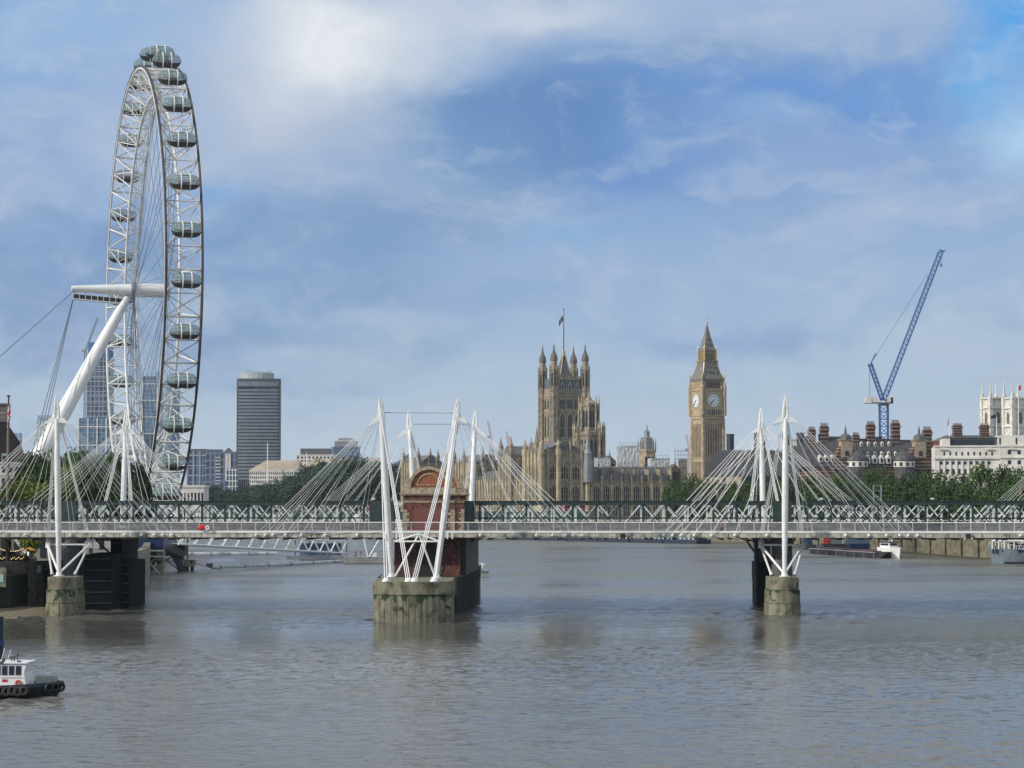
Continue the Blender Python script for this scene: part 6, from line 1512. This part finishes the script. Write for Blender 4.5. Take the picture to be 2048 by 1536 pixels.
def boom(label, pa, pb, r=.55):
    a = P(pa[0], pa[1], YW(pa[1], .25)); b = P(pb[0], pb[1], YW(pb[1], .25)); o = thing('floating_boom', label, 'floating boom', (a.x, a.y, .25)); q = local(o); d = b - a
    q(MB().path([d * 0, d * .015, d], [r * .8, r, r], 10), 'float_tube', mat('pale_float', (.42, .47, .50), .4, var=.15, scale=1))
    for k in range(6): t = (k + .4) / 6; q(MB().path([d * t, d * (t + .004)], [r * 1.18] * 2, 10), 'strap', 'dark'); 
    q(MB().box(-.6, .9, -.5, .5, .3, 1.1), 'end_bollard', 'dark')
boom('long pale floating boom nearest the camera pointing at the mooring block', (418, 1136), (690, 1123)); boom('second pale floating boom behind under the gangway', (330, 1109), (556, 1108), .7)
YPn = 16 * F / (1127 - 1002)
o = thing('boarding_pontoon', 'low grey boarding pontoon with slatted rails and grey panels beside the brick pier', 'pontoon', (PX(738, YPn), YPn, 0), R(3)); q = local(o)
q(MB().box(-6.5, 9.5, 0, 10, -.6, 1.7), 'hull', mat('pontoon_grey', (.24, .24, .24), .7, var=.15, scale=.6)); q(MB().box(-6.6, 9.6, -.1, 10, -.6, .1), 'waterline_band', 'dark')
mb = MB()
for k in range(34): mb.bar((-6.4 + k * .48, .1, 1.7), (-6.4 + k * .48, .1, 2.9), .09)
q(mb.bar((-6.5, .1, 2.9), (9.4, .1, 2.9), .1), 'slatted_railing', 'steel'); q(MB().box(.4, 2.0, -.02, .15, 1.75, 2.85), 'white_panel', 'white'); q(MB().tube((-1.5, 0, 7.5), (-.2, 0, 1.7), .2).tube((3.4, 0, 7.5), (.1, 0, 1.7), .2), 'white_raking_post', 'white')
o = thing('pier_canopy', 'white pleated canopy roof on the boarding pontoon behind the gangway', 'canopy', (PX(640, 640), 640, 0), R(-2)); q = local(o); mb = MB()
for k in range(12):
    x = -8 + k * 1.3; z = 6.8 - .05 * k * .4; mb.pxz([(x, z - .9 + .08 * k), (x + .65, z + .5), (x + 1.3, z - .9 + .08 * (k + 1))], 0, 7)
q(mb, 'pleated_roof', 'white')
for x in (-7, -3, 1, 5, 7.4): q(MB().tube((x, 1, .8), (x, 1, 6.1), .14), 'canopy_post', 'dark')
q(MB().box(-9, 9, -1, 9, -.6, .9), 'deck', 'steel'); q(MB().box(-6, 5.5, 3, 7, .9, 4.2), 'waiting_room', 'bpane')
for i, (px, tp, lab) in enumerate(((712, (.5, .03, .03), 'person in red top standing on the boarding pontoon'), (722, (.03, .03, .05), 'person in black standing beside the red topped person on the pontoon'), (660, (.1, .1, .14), 'person in dark coat at the lower end of the gangway'))):
    person('person', lab, (PX(px, YPn + 2), YPn + 2, 1.7), i, tp, (.04, .04, .06))

# ------------------------------------------------------------------ boats
def hull_mesh(L_, W_, d0, d1, bow=.25, sheer=.6, n=16, stern=.8):
    """x from stern 0 to bow L_, z -0.4..deck"""
    mb = MB(); vs = []
    for i in range(n + 1):
        t = i / n; hw = W_ / 2 * (min(1, stern + t * 1.5) if t < .3 else 1) * (1 if t < 1 - bow else max(.02, math.cos((t - 1 + bow) / bow * math.pi / 2) ** .7))
        z = d1 + sheer * (max(0, t - .45) / .55) ** 2; x = t * L_; fl = 1 if t < .8 else 1
        for s_ in (-1, 1): vs += [(x - (.06 * L_ * (t > .95)), s_ * hw * .72, -d0), (x, s_ * hw, z)]
    for i in range(n):
        a = i * 4; b = a + 4; mb_f = [(a, b, b + 1, a + 1), (a + 2, a + 3, b + 3, b + 2), (a + 1, b + 1, b + 3, a + 3), (a, a + 2, b + 2, b)]
        mb.f += mb_f
    mb.f += [(0, 1, 3, 2), (n * 4, n * 4 + 2, n * 4 + 3, n * 4 + 1)]; mb.v = vs; return mb
# tug, bottom left: bow points right
YT = 187.5
TUG = thing('tug_boat', 'small black and white workboat with tyre fenders, cut by the left frame edge', 'boat', (PX(128, YT) - 13.2, YT + .8, 0), R(-2)); q = local(TUG)
hl = q(hull_mesh(13.2, 4.4, .5, .9, .32, .25), 'hull', mat('black_hull_paint', (.012, .016, .02), .35, var=.2, scale=1), False)
mb = MB()
for i in range(30):
    t0, t1 = i / 30, (i + 1) / 30
    def edge(t): 
        hw = 2.2 * (min(1, .8 + t * 1.5) if t < .3 else 1) * (1 if t < .68 else max(.02, math.cos((t - .68) / .32 * math.pi / 2) ** .7)); return Vector((t * 13.2, -hw, .9 + .25 * (max(0, t - .45) / .55) ** 2 + .12))
    a, b = edge(t0), edge(t1); mb.bar(a, b, .12, .3); mb.bar(Vector((a.x, -a.y, a.z)), Vector((b.x, -b.y, b.z)), .12, .3)
q(mb, 'bulwark', mat('blue_black_rail', (.02, .035, .05), .4))
q(MB().box(.5, 11, -1.6, 1.6, .9, 1.0), 'deck', 'steel')
for k in range(7): x = 7.7 + k * .46; tyre = q(MB().torus((0, 0, 0), .29, .14, 16, 7, 'y'), 'tyre_fender', 'black', True); tyre.location = (x + .1, -2.32, .78 - (k % 2) * .05); tyre.rotation_euler = (R(-8), 0, 0)
for x, y in ((12.35, -1.15), (12.75, -.75), (13.1, -.3), (7.5, -2.32)): tyre = q(MB().torus((0, 0, 0), .3, .13, 16, 7, 'y'), 'tyre_fender', 'black', True); tyre.location = (x, y, .95 if x > 10 else .8); tyre.rotation_euler = (0, 0, R(45) if x > 10 else 0)
cab_x = 13.2 - (128 - 62) / F * YT
cabm = mat('cabin_white', (.80, .81, .80), .35)
q(MB().pxz([(cab_x - 4.6, 1.0), (cab_x, 1.0), (cab_x - .18, 2.15), (cab_x + .02, 2.9), (cab_x - 4.6, 2.95)], -1.35, 1.35).box(cab_x - 4.7, cab_x + .12, -1.5, 1.5, 2.9, 3.0), 'wheelhouse', cabm)
for k in range(5):
    x = cab_x - .62 - k * .56; w_ = q(MB().pxy([(x - .2, -1.39), (x + .2, -1.39), (x + .2, -1.3), (x - .2, -1.3)], 1.98, 2.68), 'window', 'pane'); q(MB().box(x - .24, x + .24, -1.375, -1.3, 1.94, 2.72), 'window_frame', 'steel', par=w_)
q(MB().box(cab_x - 1.95, cab_x - 1.5, -1.38, -1.3, 1.42, 1.62), 'name_plate', 'red'); q(MB().bar((cab_x - 2.1, -1.42, 1.78), (cab_x - .3, -1.42, 1.8), .03), 'grab_rail', 'steel')
lb = q(MB().torus((0, 0, 0), .2, .065, 16, 6, 'y'), 'lifebuoy', mat('orange_red_ring', (.55, .08, .03), .5), True); lb.location = (cab_x - .62, -1.42, 1.33)
q(MB().tube((cab_x - 1.75, -.6, 2.95), (cab_x - 1.45, -.6, 4.0), .025, n=5).tube((cab_x - 2.5, .5, 2.95), (cab_x - 2.25, .5, 4.0), .025, n=5), 'whip_aerials', 'white'); q(MB().box(cab_x - 2.1, cab_x - 1.8, -1.5, -1.2, 2.85, 3.08).box(cab_x - .75, cab_x - .5, -1.3, -1, 3.0, 3.12), 'floodlight', 'black')
q(MB().bar((cab_x - 1.9, 0, 3.25), (cab_x - .9, 0, 3.45), .05).tube((cab_x - 1.05, 0, 3.0), (cab_x - 1.05, 0, 3.6), .03).tube((cab_x - 1.35, 0, 3.0), (cab_x - 1.25, 0, 3.4), .06).tube((cab_x - 1.6, .1, 3.0), (cab_x - 1.5, .1, 3.35), .05).ball((cab_x - 1.05, 0, 3.55), .09, 8, 5).ball((cab_x - 2.2, 0, 3.08), .16, 8, 5), 'radar_and_lights', 'dark')
for i, dx in enumerate((.85, 1.72)):
    o = thing('liquid_container', 'caged white liquid container on the workboat foredeck, %s' % ('nearer the wheelhouse' if i == 0 else 'nearer the bow'), 'container', (TUG.location.x + cab_x + dx, YT + .75, 1.02), R(-2)); q2 = local(o)
    q2(MB().box(-.36, .36, -.4, .4, .08, .78), 'tank', mat('milky_plastic', (.27, .31, .27), .4)); mb = MB()
    for k in range(5):
        x = -.39 + k * .195; mb.bar((x, -.43, .05), (x, -.43, .84), .04).bar((x, .43, .05), (x, .43, .84), .022); mb.bar((-.39, -.43, .08 + k * .19), (.39, -.43, .08 + k * .19), .035).bar((-.39, .43, .08 + k * .19), (.39, .43, .08 + k * .19), .022)
    q2(mb, 'cage', 'pale'); q2(MB().box(-.42, .42, -.44, .44, 0, .07), 'pallet', 'dark')
person('person', 'helmsman in dark maroon jacket inside the workboat wheelhouse', (TUG.location.x + cab_x - 1.75, YT + .3, 1.0), 2, (.12, .02, .04), (.03, .03, .05))
o = thing('mooring_pile', 'dark blue steel mooring pile rising behind the workboat at the left edge', 'mooring pile', (PX(0, 205) - .12, 205, 0)); q = local(o)
q(MB().lathe(0, 0, [(.58, -2.5), (.58, 5.75), (.5, 5.8)], 20), 'steel_tube', mat('blue_black_tube', (.012, .02, .045), .35), True); q(MB().lathe(0, 0, [(.66, 3.3), (.66, 3.6)], 20), 'blue_collar', mat('bright_blue_band', (.02, .06, .22), .4)); q(MB().box(-.5, .1, -.75, -.5, 1.2, 2.9).bar((-.6, -.7, 4), (.0, -.7, 4.05), .08), 'white_marker', 'white')

# boat behind the brick pier
Yb = 16 * F / (1152 - 1002)
o = thing('motor_cruiser', 'small white motor boat with red panel emerging right of the brick pier', 'boat', (PX(981, Yb) - 9.5, Yb, 0)); q = local(o)
q(hull_mesh(9.5, 3, .3, 1.0, .28, .2), 'hull', 'white'); q(MB().box(0, 9.2, -1.52, 1.5, .95, 1.1), 'rubbing_strake', 'dark')
q(MB().pxz([(1.5, 1), (6.5, 1), (6.2, 2.9), (5.7, 3.6), (1.5, 3.5)], -1.2, 1.2), 'cabin', 'white'); q(MB().box(2, 5.6, -1.26, -1.18, 2.8, 3.1), 'cabin_window', 'pane'); q(MB().box(5.9, 7.0, -1.4, -1.22, 1.1, 1.75), 'red_panel', 'red')
q(MB().lathe(7.6, 0, [(1.2, 1.8), (1.1, 2.4), (.5, 2.8)], 10), 'canopy', mat('clear_canopy', (.5, .55, .56), .3)); q(MB().tube((5.8, 0, 3.5), (5.8, 0, 4.9), .06).ball((5.8, 0, 5.0), .2), 'radar_mast', 'white')

# dark barge and moored boats, right
a = P(1634, 1106, YW(1107)); b = P(1778, 1117, YW(1117)); dv = b - a; rz = math.atan2(dv.y, dv.x)
o = thing('dark_barge', 'long rusty black barge low in the water on the right side of the river', 'barge', (a.x, a.y, 0), rz); q = local(o); Lb = Vector((dv.x, dv.y)).length; bm_ = mat('rusty_black_hull', (.035, .034, .04), .6, var=.4, scale=.6, stretch=(.3, 1, 1))
q(hull_mesh(Lb, 6, .5, 1.55, .08, .3, stern=.9), 'hull', bm_); q(MB().box(1.5, Lb - 3, -3.15, -2.9, 1.45, 1.7).box(1.5, Lb - 3, 2.9, 3.15, 1.45, 1.7), 'gunwale', 'steel'); q(MB().box(Lb * .12, Lb * .45, -2, 2, 1.5, 2.0).box(Lb * .55, Lb * .88, -2, 2, 1.5, 1.95), 'hatch_cover', mat('maroon_tarpaulin', (.08, .04, .045), .8)); 
for k in range(8): t = k / 7; q(MB().box(2 + t * (Lb - 6), 2.15 + t * (Lb - 6), -3.12, -2.98, -.3, 1.5), 'hull_rib', 'steel')
Yr = YW(1100)
o = thing('restaurant_boat', 'long low dark blue passenger boat with a row of windows, moored behind the barge', 'boat', (PX(1700, Yr), Yr + 10, 0), R(-6)); q = local(o)
q(hull_mesh(9.5 * Yr / 740, 5, .3, 1.9, .15, .2), 'hull', 'navy'); Lr = 9.3 * Yr / 740; q(MB().box(.5, Lr, -2.2, 2.2, 1.8, 4.0), 'saloon', mat('grey_blue_saloon', (.08, .11, .15), .5)); q(MB().box(.2, Lr + .3, -2.5, 2.5, 4.0, 4.25), 'roof', 'steel')
for k in range(11): x = 1 + k * (Lr - 1.6) / 11; MB().box(x, x + .5, -2.28, -2.15, 2.5, 3.7).build('window', M['bpane'], o)
Yw = YW(1116)
o = thing('white_launch', 'white boat seen bow on at the right end of the dark barge', 'boat', (PX(1781, Yw), Yw, 0), R(-70)); q = local(o)
q(MB().pxy([(-5, -1.2), (3.0, -1.2), (4.6, 0), (3, 1.2), (-5, 1.2)], -.3, 3.0, [(-5, -1.7), (3.2, -1.9), (5.2, 0), (3.2, 1.9), (-5, 1.7)]), 'hull', 'white'); q(MB().box(-4, 1.5, -1.3, 1.3, 3.0, 4.3), 'cabin', 'white'); q(MB().box(1.48, 1.58, -1.1, 1.1, 3.5, 4.1).box(-3.5, 1, -1.36, -1.28, 3.5, 4.1), 'cabin_window', 'pane'); q(MB().box(-4.3, 1.9, -1.5, 1.5, 4.3, 4.5), 'roof', 'black'); q(MB().lathe(-1, 0, [(.1, 4.5), (.08, 5.6)], 6).ball((-1, .9, 4.8), .3), 'mast_and_lamp', 'white')
# long pontoon pier by the embankment, centre right
pa = P(1018, 1079, YW(1079)); pb_ = P(1395, 1088, YW(1088)); dv = pb_ - pa
for i in range(6):
    a = pa.lerp(pb_, i / 6); b = pa.lerp(pb_, (i + .97) / 6); dd = b - a
    o = thing('pier_pontoon', 'dark blue pontoon of the long passenger pier along the far embankment', 'pontoon', (a.x, a.y, 0), math.atan2(dd.y, dd.x), 'passenger pier pontoons'); q = local(o); Lp = Vector((dd.x, dd.y)).length
    q(MB().box(0, Lp, 0, 7, -.4, 1.5), 'hull', mat('dark_blue_pontoon', (.02, .03, .05), .5)); q(MB().box(1, Lp - 1, 1.5, 6, 1.5, 3.9), 'glazed_shelter', M['bpane']); q(MB().box(.5, Lp - .5, 1, 6.5, 3.9, 4.2), 'shelter_roof', 'dark')
    for k in range(8): x = 1 + k * (Lp - 2) / 7; q(MB().box(x - .25, x + .25, 1.3, 1.5, 1.5, 3.9), 'post', 'pale')
for i, (px, yb, w_, lab, c) in enumerate(((1618, 1100, 9, 'dark pier head with round blue sign behind the right pier', 'navy'), (1672, 1098, 16, 'grey work pontoon with red hut left of the passenger boat', 'steel'))):
    Yq = YW(yb) + 6; o = thing('work_pontoon', lab, 'pontoon', (PX(px, Yq), Yq, 0)); q = local(o); s_ = Yq / F * w_
    q(MB().box(-s_ * 1.6, s_ * 1.6, 0, 8, -.3, 1.6), 'hull', 'dark'); q(MB().box(-s_ * .8, s_ * .8, 1, 5, 1.6, 4.6), 'cabin', c)
    if i: q(MB().box(-s_ * 1.5, -s_ * .9, .5, 3, 1.6, 3.6), 'red_hut', 'red'); q(MB().lathe(s_ * 1.2, 2, [(1.6, 1.6), (1.6, 6.5)], 12), 'grey_pile', 'steel')
    else: q(MB().lathe(0, 0, [(.7, -.1), (.7, .1)], 14), 'round_sign', mat('bright_blue_band', (.02, .06, .22), .4)).matrix_local = Matrix.Translation((s_ * .4, .95, 3.6)) @ Matrix.Rotation(math.pi / 2, 4, 'X')

struct('mud_bank', along(RB[2:5], -9, -.6, -1, .12), mat('wet_mud', (.07, .06, .038), .5, var=.25, scale=.5))
# grey ship at the right edge
Ys = YW(1127); xs = PX(1976, Ys)
SH = thing('grey_ship', 'moored grey ship with white railings and blue lettered banner at the right edge', 'ship', (xs, Ys, 0), R(-9)); q = local(SH); gy = mat('ship_grey', (.13, .165, .20), .5, var=.12, scale=.4)
SH.scale = (.95, .95, .76)
mb = MB(); st = []; n = 12; Ls = 40
for i in range(n + 1):
    t = i / n; x = t * Ls; hw = 4.6 * min(1, (t / .22) ** .55 + .06); z = 6.2 - 1.3 * min(1, t / .12 * .5) * (1) ; z = 6.3 - 1.5 * min(1, t * 6)
    st += [(x + .9 * (1 - min(1, t * 8)), -hw * .75, -.5), (x, -hw, z), (x + .9 * (1 - min(1, t * 8)), hw * .75, -.5), (x, hw, z)]
mb.v = st
for i in range(n): a = i * 4; b = a + 4; mb.f += [(a, b, b + 1, a + 1), (a + 2, a + 3, b + 3, b + 2), (a + 1, b + 1, b + 3, a + 3)]
mb.f += [(0, 1, 3, 2)]
hl = q(mb, 'hull', gy)
q(MB().pxz([(.6, -.4), (40, -.4), (40, .9), (.7, 1.3)], -4.75, 4.75).box(2, 40, -4.9, -4.6, .2, .8) if False else MB().box(4, 40, -4.72, 4.6, -.5, .75), 'boot_topping', 'black')
for x, z in ((3.4, 3.9), (5.8, 3.0), (7.6, 3.8), (10, 3.9), (12.5, 3.9), (15, 3.9)): yp = -4.6 * min(1, (x / 8.8) ** .55 + .06) * (.75 + .25 * (z + .5) / 5.6); q(MB().box(x, x + .5, yp - .12, yp + .25, z, z + .75), 'porthole', 'pane')
for x in (1.2, 2.2): yp = -4.6 * ((x / 8.8) ** .55 + .06) * .93; q(MB().bar((x, yp - .05, 3.4), (x - .1, yp - .12, 4.9), .5, .12), 'bow_window', 'pane')
mb = MB()
for k in range(26): x = .3 + k * .75; yy = -4.65 * min(1, ((x / 8.8) ** .55 + .06)); z = 6.3 - 1.5 * min(1, x / Ls * 6); mb.bar((x, yy, z), (x, yy, z + 1.25), .14)
q(mb.bar((1, -1.8, 7.45), (7, -4.2, 6.2), .1).bar((7, -4.4, 6.1), (20, -4.65, 6.05), .1), 'white_railing', 'white')
q(MB().box(5, 40, -3.6, 3.6, 4.7, 6.9), 'deckhouse', 'dark'); q(MB().box(4, 40, -4.4, 4.4, 7.6, 7.9), 'upper_deck_edge', 'white')
for x in (.9, 2.6, 4.0, 5.2, 6.6): q(MB().tube((x, -2 - x * .3, 5), (x, -2 - x * .3, 7.8), .16), 'stanchion', 'white')
q(MB().ball((1.4, -1.5, 7.7), .5, 8, 6, 1.3, 1, .7).ball((3.0, -2.2, 7.5), .5, 8, 6), 'ventilator', 'white'); q(MB().bar((7.4, -4.6, 5), (8.8, -4.5, 7.7), .15).bar((9.6, -4.6, 5), (9.9, -4.5, 7.7), .15).bar((7.4, -4.7, 7.0), (20, -4.7, 7.0), .15), 'white_frame', 'white')
q(MB().box(7.2, 22, -4.9, -4.72, 4.55, 5.75), 'banner', 'navy')
tm_ = text_mesh('PUB ON THE THAMES', 1.0, .02); tm_.materials.append(M['white']); t_ = link('banner_lettering', tm_, SH); t_.location = (7.5, -4.93, 4.8); t_.rotation_euler = (math.pi / 2, 0, 0)

# golden winged statue at the right edge
Yg = 640; o = thing('golden_statue', 'golden winged figure on a pale column at the right frame edge', 'statue', (PX(2042, Yg), Yg, GZ)); q = local(o)
q(MB().lathe(0, 0, [(1.3, 0), (1.2, PZ(1000, Yg) - GZ), (1.5, PZ(1000, Yg) - GZ), (1.5, PZ(996, Yg) - GZ)], 12), 'column', 'pale'); zb_ = PZ(996, Yg) - GZ
q(MB().lathe(0, 0, [(.9, zb_), (1.0, zb_ + .6), (.6, zb_ + .9)], 10).path([(0, 0, zb_ + .8), (0, 0, zb_ + 2.2), (0, 0, zb_ + 3.4), (-.3, 0, zb_ + 4.1)], [.4, .65, .5, .2], 8).ball((-.4, 0, zb_ + 4.2), .35, 8, 6).path([(-.2, 0, zb_ + 3.4), (-1.2, 0, zb_ + 3.6), (-1.0, 0, zb_ + 1.6)], [.3, .45, .1], 6).path([(.2, 0, zb_ + 3.4), (1.4, 0, zb_ + 4.2), (1.5, 0, zb_ + 1.8)], [.3, .5, .1], 6), 'winged_figure', 'gold')
o = thing('signal_gantry', 'thin grey signal frame standing above the lattice in front of the right hand trees', 'signal gantry', BP(PX(1743, 340), 12, 11.3), -B); q = local(o); mb = MB()
for x in (-.55, .55):
    for y in (-.4, .4): mb.bar((x, y, 0), (x, y, 7.0), .09)
for z in (4.6, 5.4, 6.2, 7.0): mb.bar((-.6, -.4, z), (.6, -.4, z), .07)
q(mb, 'frame', 'steel')
for px, lab in ((1634, 'small white camera box on the lattice top just right of the right mast'), (1853, 'small white camera box on the lattice top in front of the right hand trees'), (740, 'small white camera box on the lattice top left of the V masts')):
    o = thing('camera_box', lab, 'camera', BP(PX(px, 337), 9, 16.02), -B); q = local(o); q(MB().bar((0, 0, 0), (0, 0, .25), .06), 'stalk', 'steel'); q(MB().box(-.25, .25, -.1, .15, .22, .42), 'housing', 'white')
for px, lab in ((1207, 'small dark lamp on the lattice top right of the corner pavilion'), (526, 'small dark lamp on the lattice top in front of the far dark trees')):
    o = thing('signal_lamp', lab, 'lamp', BP(PX(px, 337), 9, 16.02), -B); q = local(o); q(MB().lathe(0, 0, [(.12, 0), (.12, .35), (.25, .36), (.2, .6)], 8), 'lamp_body', 'black')
# people on the near footbridge
person('person', 'jogger in pink top and dark shorts on the footbridge left of the right mast', BP(PX(1440, 330), 1.4, 11.5), R(80), (.55, .22, .20), (.03, .02, .04))
# bird on the central pier
o = MB().path([(-.32, 0, .22), (-.12, 0, .3), (.12, 0, .5), (.2, 0, .66), (.34, 0, .70)], [.03, .12, .09, .05, .015], 8).tube((-.05, .04, 0), (-.05, .04, .25), .02, n=4).tube((.02, -.04, 0), (.02, -.04, .25), .02, n=4).build('cormorant', 'x' and M['black']); o.location = at_cap(760, 1159); tag(o, 'black bird standing on the rim of the round fronted central pier', 'bird')

# ------------------------------------------------------------------ left bank under the deck
YL = 352
def X0(px, Y=YL): return PX(px, Y)
o = thing('lamp_post', 'dark promenade lamp post with lantern head at the far left under the deck', 'lamp post', (X0(20), YL, GZ)); q = local(o); q(MB().path([(0, 0, 0), (0, 0, .4), (0, 0, 3.0)], [.16, .09, .07], 8), 'post', 'dark'); q(MB().lathe(0, 0, [(.12, 3.0), (.32, 3.35), (.34, 3.6), (.1, 3.85)], 6), 'lantern', 'dark')
o = thing('hanging_sign', 'dark rectangular sign with faint violet lettering crossing the lamp post', 'sign', (X0(18), YL + .5, GZ)); q = local(o); q(MB().box(-.98, .98, -.05, .05, 1.75, 2.3), 'board', 'black'); q(MB().bar((-.7, .05, 0), (-.7, .05, 1.8), .06).bar((.7, .05, 0), (.7, .05, 1.8), .06), 'legs', 'dark')
o = thing('market_kiosk', 'dark kiosk strung with warm bulbs on the left promenade', 'kiosk', (X0(17), YL + 1.5, GZ)); q = local(o); q(MB().box(-1.7, 1.6, 0, 3, -.0, 1.5), 'counter', 'black'); q(MB().box(-1.8, 2.3, -.2, 3, 1.45, 1.6), 'roof', 'dark'); q(MB().box(1.3, 2.3, 0, 2.6, 0, 1.45), 'side_wall', 'dbrick')
bulb = mat('warm_bulb', (1, .8, .5), .4, emit=(1, .72, .38, 2.6)); rnd = random.Random(4)
bme_ = MB().ball((0, 0, 0), .055, 6, 4).mesh('bulb', bulb)
for k in range(34):
    w_ = link('bulb', bme_, o); s_ = k % 2; w_.location = (-1.7 + (k / 34) * 4.0, -.3 - .2 * s_, (1.25 + .15 * math.sin(k)) if s_ else (2.75 - .5 * math.sin(k / 34 * math.pi) + .1 * rnd.random()))
o = thing('parasol_stall', 'orange lit parasol stall under the leafy tree on the left promenade', 'stall', (X0(60, 366), 366, GZ)); q = local(o); q(MB().lathe(0, 0, [(1.0, 2.2), (.97, 2.25), (.05, 2.7)], 10), 'parasol', mat('orange_lit_fabric', (.7, .30, .08), .7, emit=(1, .45, .12, .35))); q(MB().tube((0, 0, 0), (0, 0, 2.6), .05), 'pole', 'dark'); q(MB().box(-1, 1, -.4, .4, 0, .9), 'counter', 'stone')
o = thing('lit_info_panel', 'bright white narrow lit panel beside the stall on the left promenade', 'sign', (X0(57.5, 360), 360, GZ)); q = local(o); q(MB().box(-.18, .18, -.06, .06, 0, 2.5), 'case', 'dark'); q(MB().box(-.13, .13, -.09, -.06, 1.3, 2.1), 'lit_panel', mat('lit_panel', (.9, 1, .97), .4, emit=(.8, 1, .95, .9)))
person('person', 'person in white shirt and dark trousers standing at the promenade railing, far left', (X0(72, 349), 349, GZ), 0, (.6, .6, .62), (.03, .03, .06))
o = thing('bench', 'pale concrete bench on the left promenade behind the standing person', 'bench', (X0(68, 356), 356, GZ)); q = local(o); q(MB().box(-1.5, 1.5, -.25, .25, .42, .55), 'seat', 'pale'); q(MB().box(-1.3, -1.1, -.2, .2, 0, .42), 'leg', 'pale'); q(MB().box(1.1, 1.3, -.2, .2, 0, .42), 'leg', 'pale')
o = thing('promenade_railing', 'dark barred railing with panels along the left promenade edge', 'railing', (X0(55, 346), 346, GZ)); q = local(o); mb = MB()
for k in range(9): mb.bar((-1.9 + k * .5, 0, -.6), (-1.9 + k * .5, 0, .75), .06)
q(mb.bar((-2, 0, .75), (2.2, 0, .75), .07), 'bars', 'dark'); q(MB().box(-2, 2.2, .04, .08, -.7, .4), 'panels', 'steel')
o = thing('riverside_facade', 'long pale concrete wall with dark openings behind the left promenade', 'building', (X0(40, 400), 400, GZ)); q = local(o); q(MB().box(-14, 6, 0, 8, -.2, 4.6), 'concrete_wall', mat('warm_grey_concrete', (.22, .20, .14), .85, var=.2, scale=.5))
for k in range(8): MB().box(-12.5 + k * 2.3, -11.5 + k * 2.3, -.1, .05, .2, 3.4).build('doorway', M['pane'], o)
q(MB().bar((-2, -.4, 5.2), (1.2, -.4, 1.0), .5), 'sloping_buttress', 'pale')
o = thing('quay_wall_block', 'dark algae stained quay wall block at the left edge beside the beach', 'quay wall', (PX(12, 333), 333, 0)); q = local(o); q(MB().box(-4.5, .9, 0, 14, -2.5, 5.2), 'stained_block', 'base'); q(MB().box(-4.5, .2, -.5, 0, 3.6, 6.4), 'concrete_upstand', 'quay'); q(MB().box(-1.2, -.1, -.62, -.5, 4.3, 5.4), 'glass_panel', mat('pale_teal_glass', (.35, .50, .48), .3))
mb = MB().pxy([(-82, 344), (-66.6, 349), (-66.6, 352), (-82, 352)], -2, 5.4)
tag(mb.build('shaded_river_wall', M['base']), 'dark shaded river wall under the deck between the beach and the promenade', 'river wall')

# ------------------------------------------------------------------ air
hz = MB().box(-3400, 3400, -40, 4300, -4.2, 330).build('haze', None)
hm = bpy.data.materials.new('haze_air'); hm.use_nodes = True; t = hm.node_tree
for n in list(t.nodes):
    if n.type != 'OUTPUT_MATERIAL': t.nodes.remove(n)
pv = t.nodes.new('ShaderNodeVolumePrincipled'); pv.inputs['Color'].default_value = (.72, .82, .93, 1); pv.inputs['Density'].default_value = .00004; pv.inputs['Anisotropy'].default_value = .2
t.links.new(pv.outputs[0], t.nodes['Material Output'].inputs['Volume']); hz.data.materials.append(hm); hz['kind'] = 'stuff'
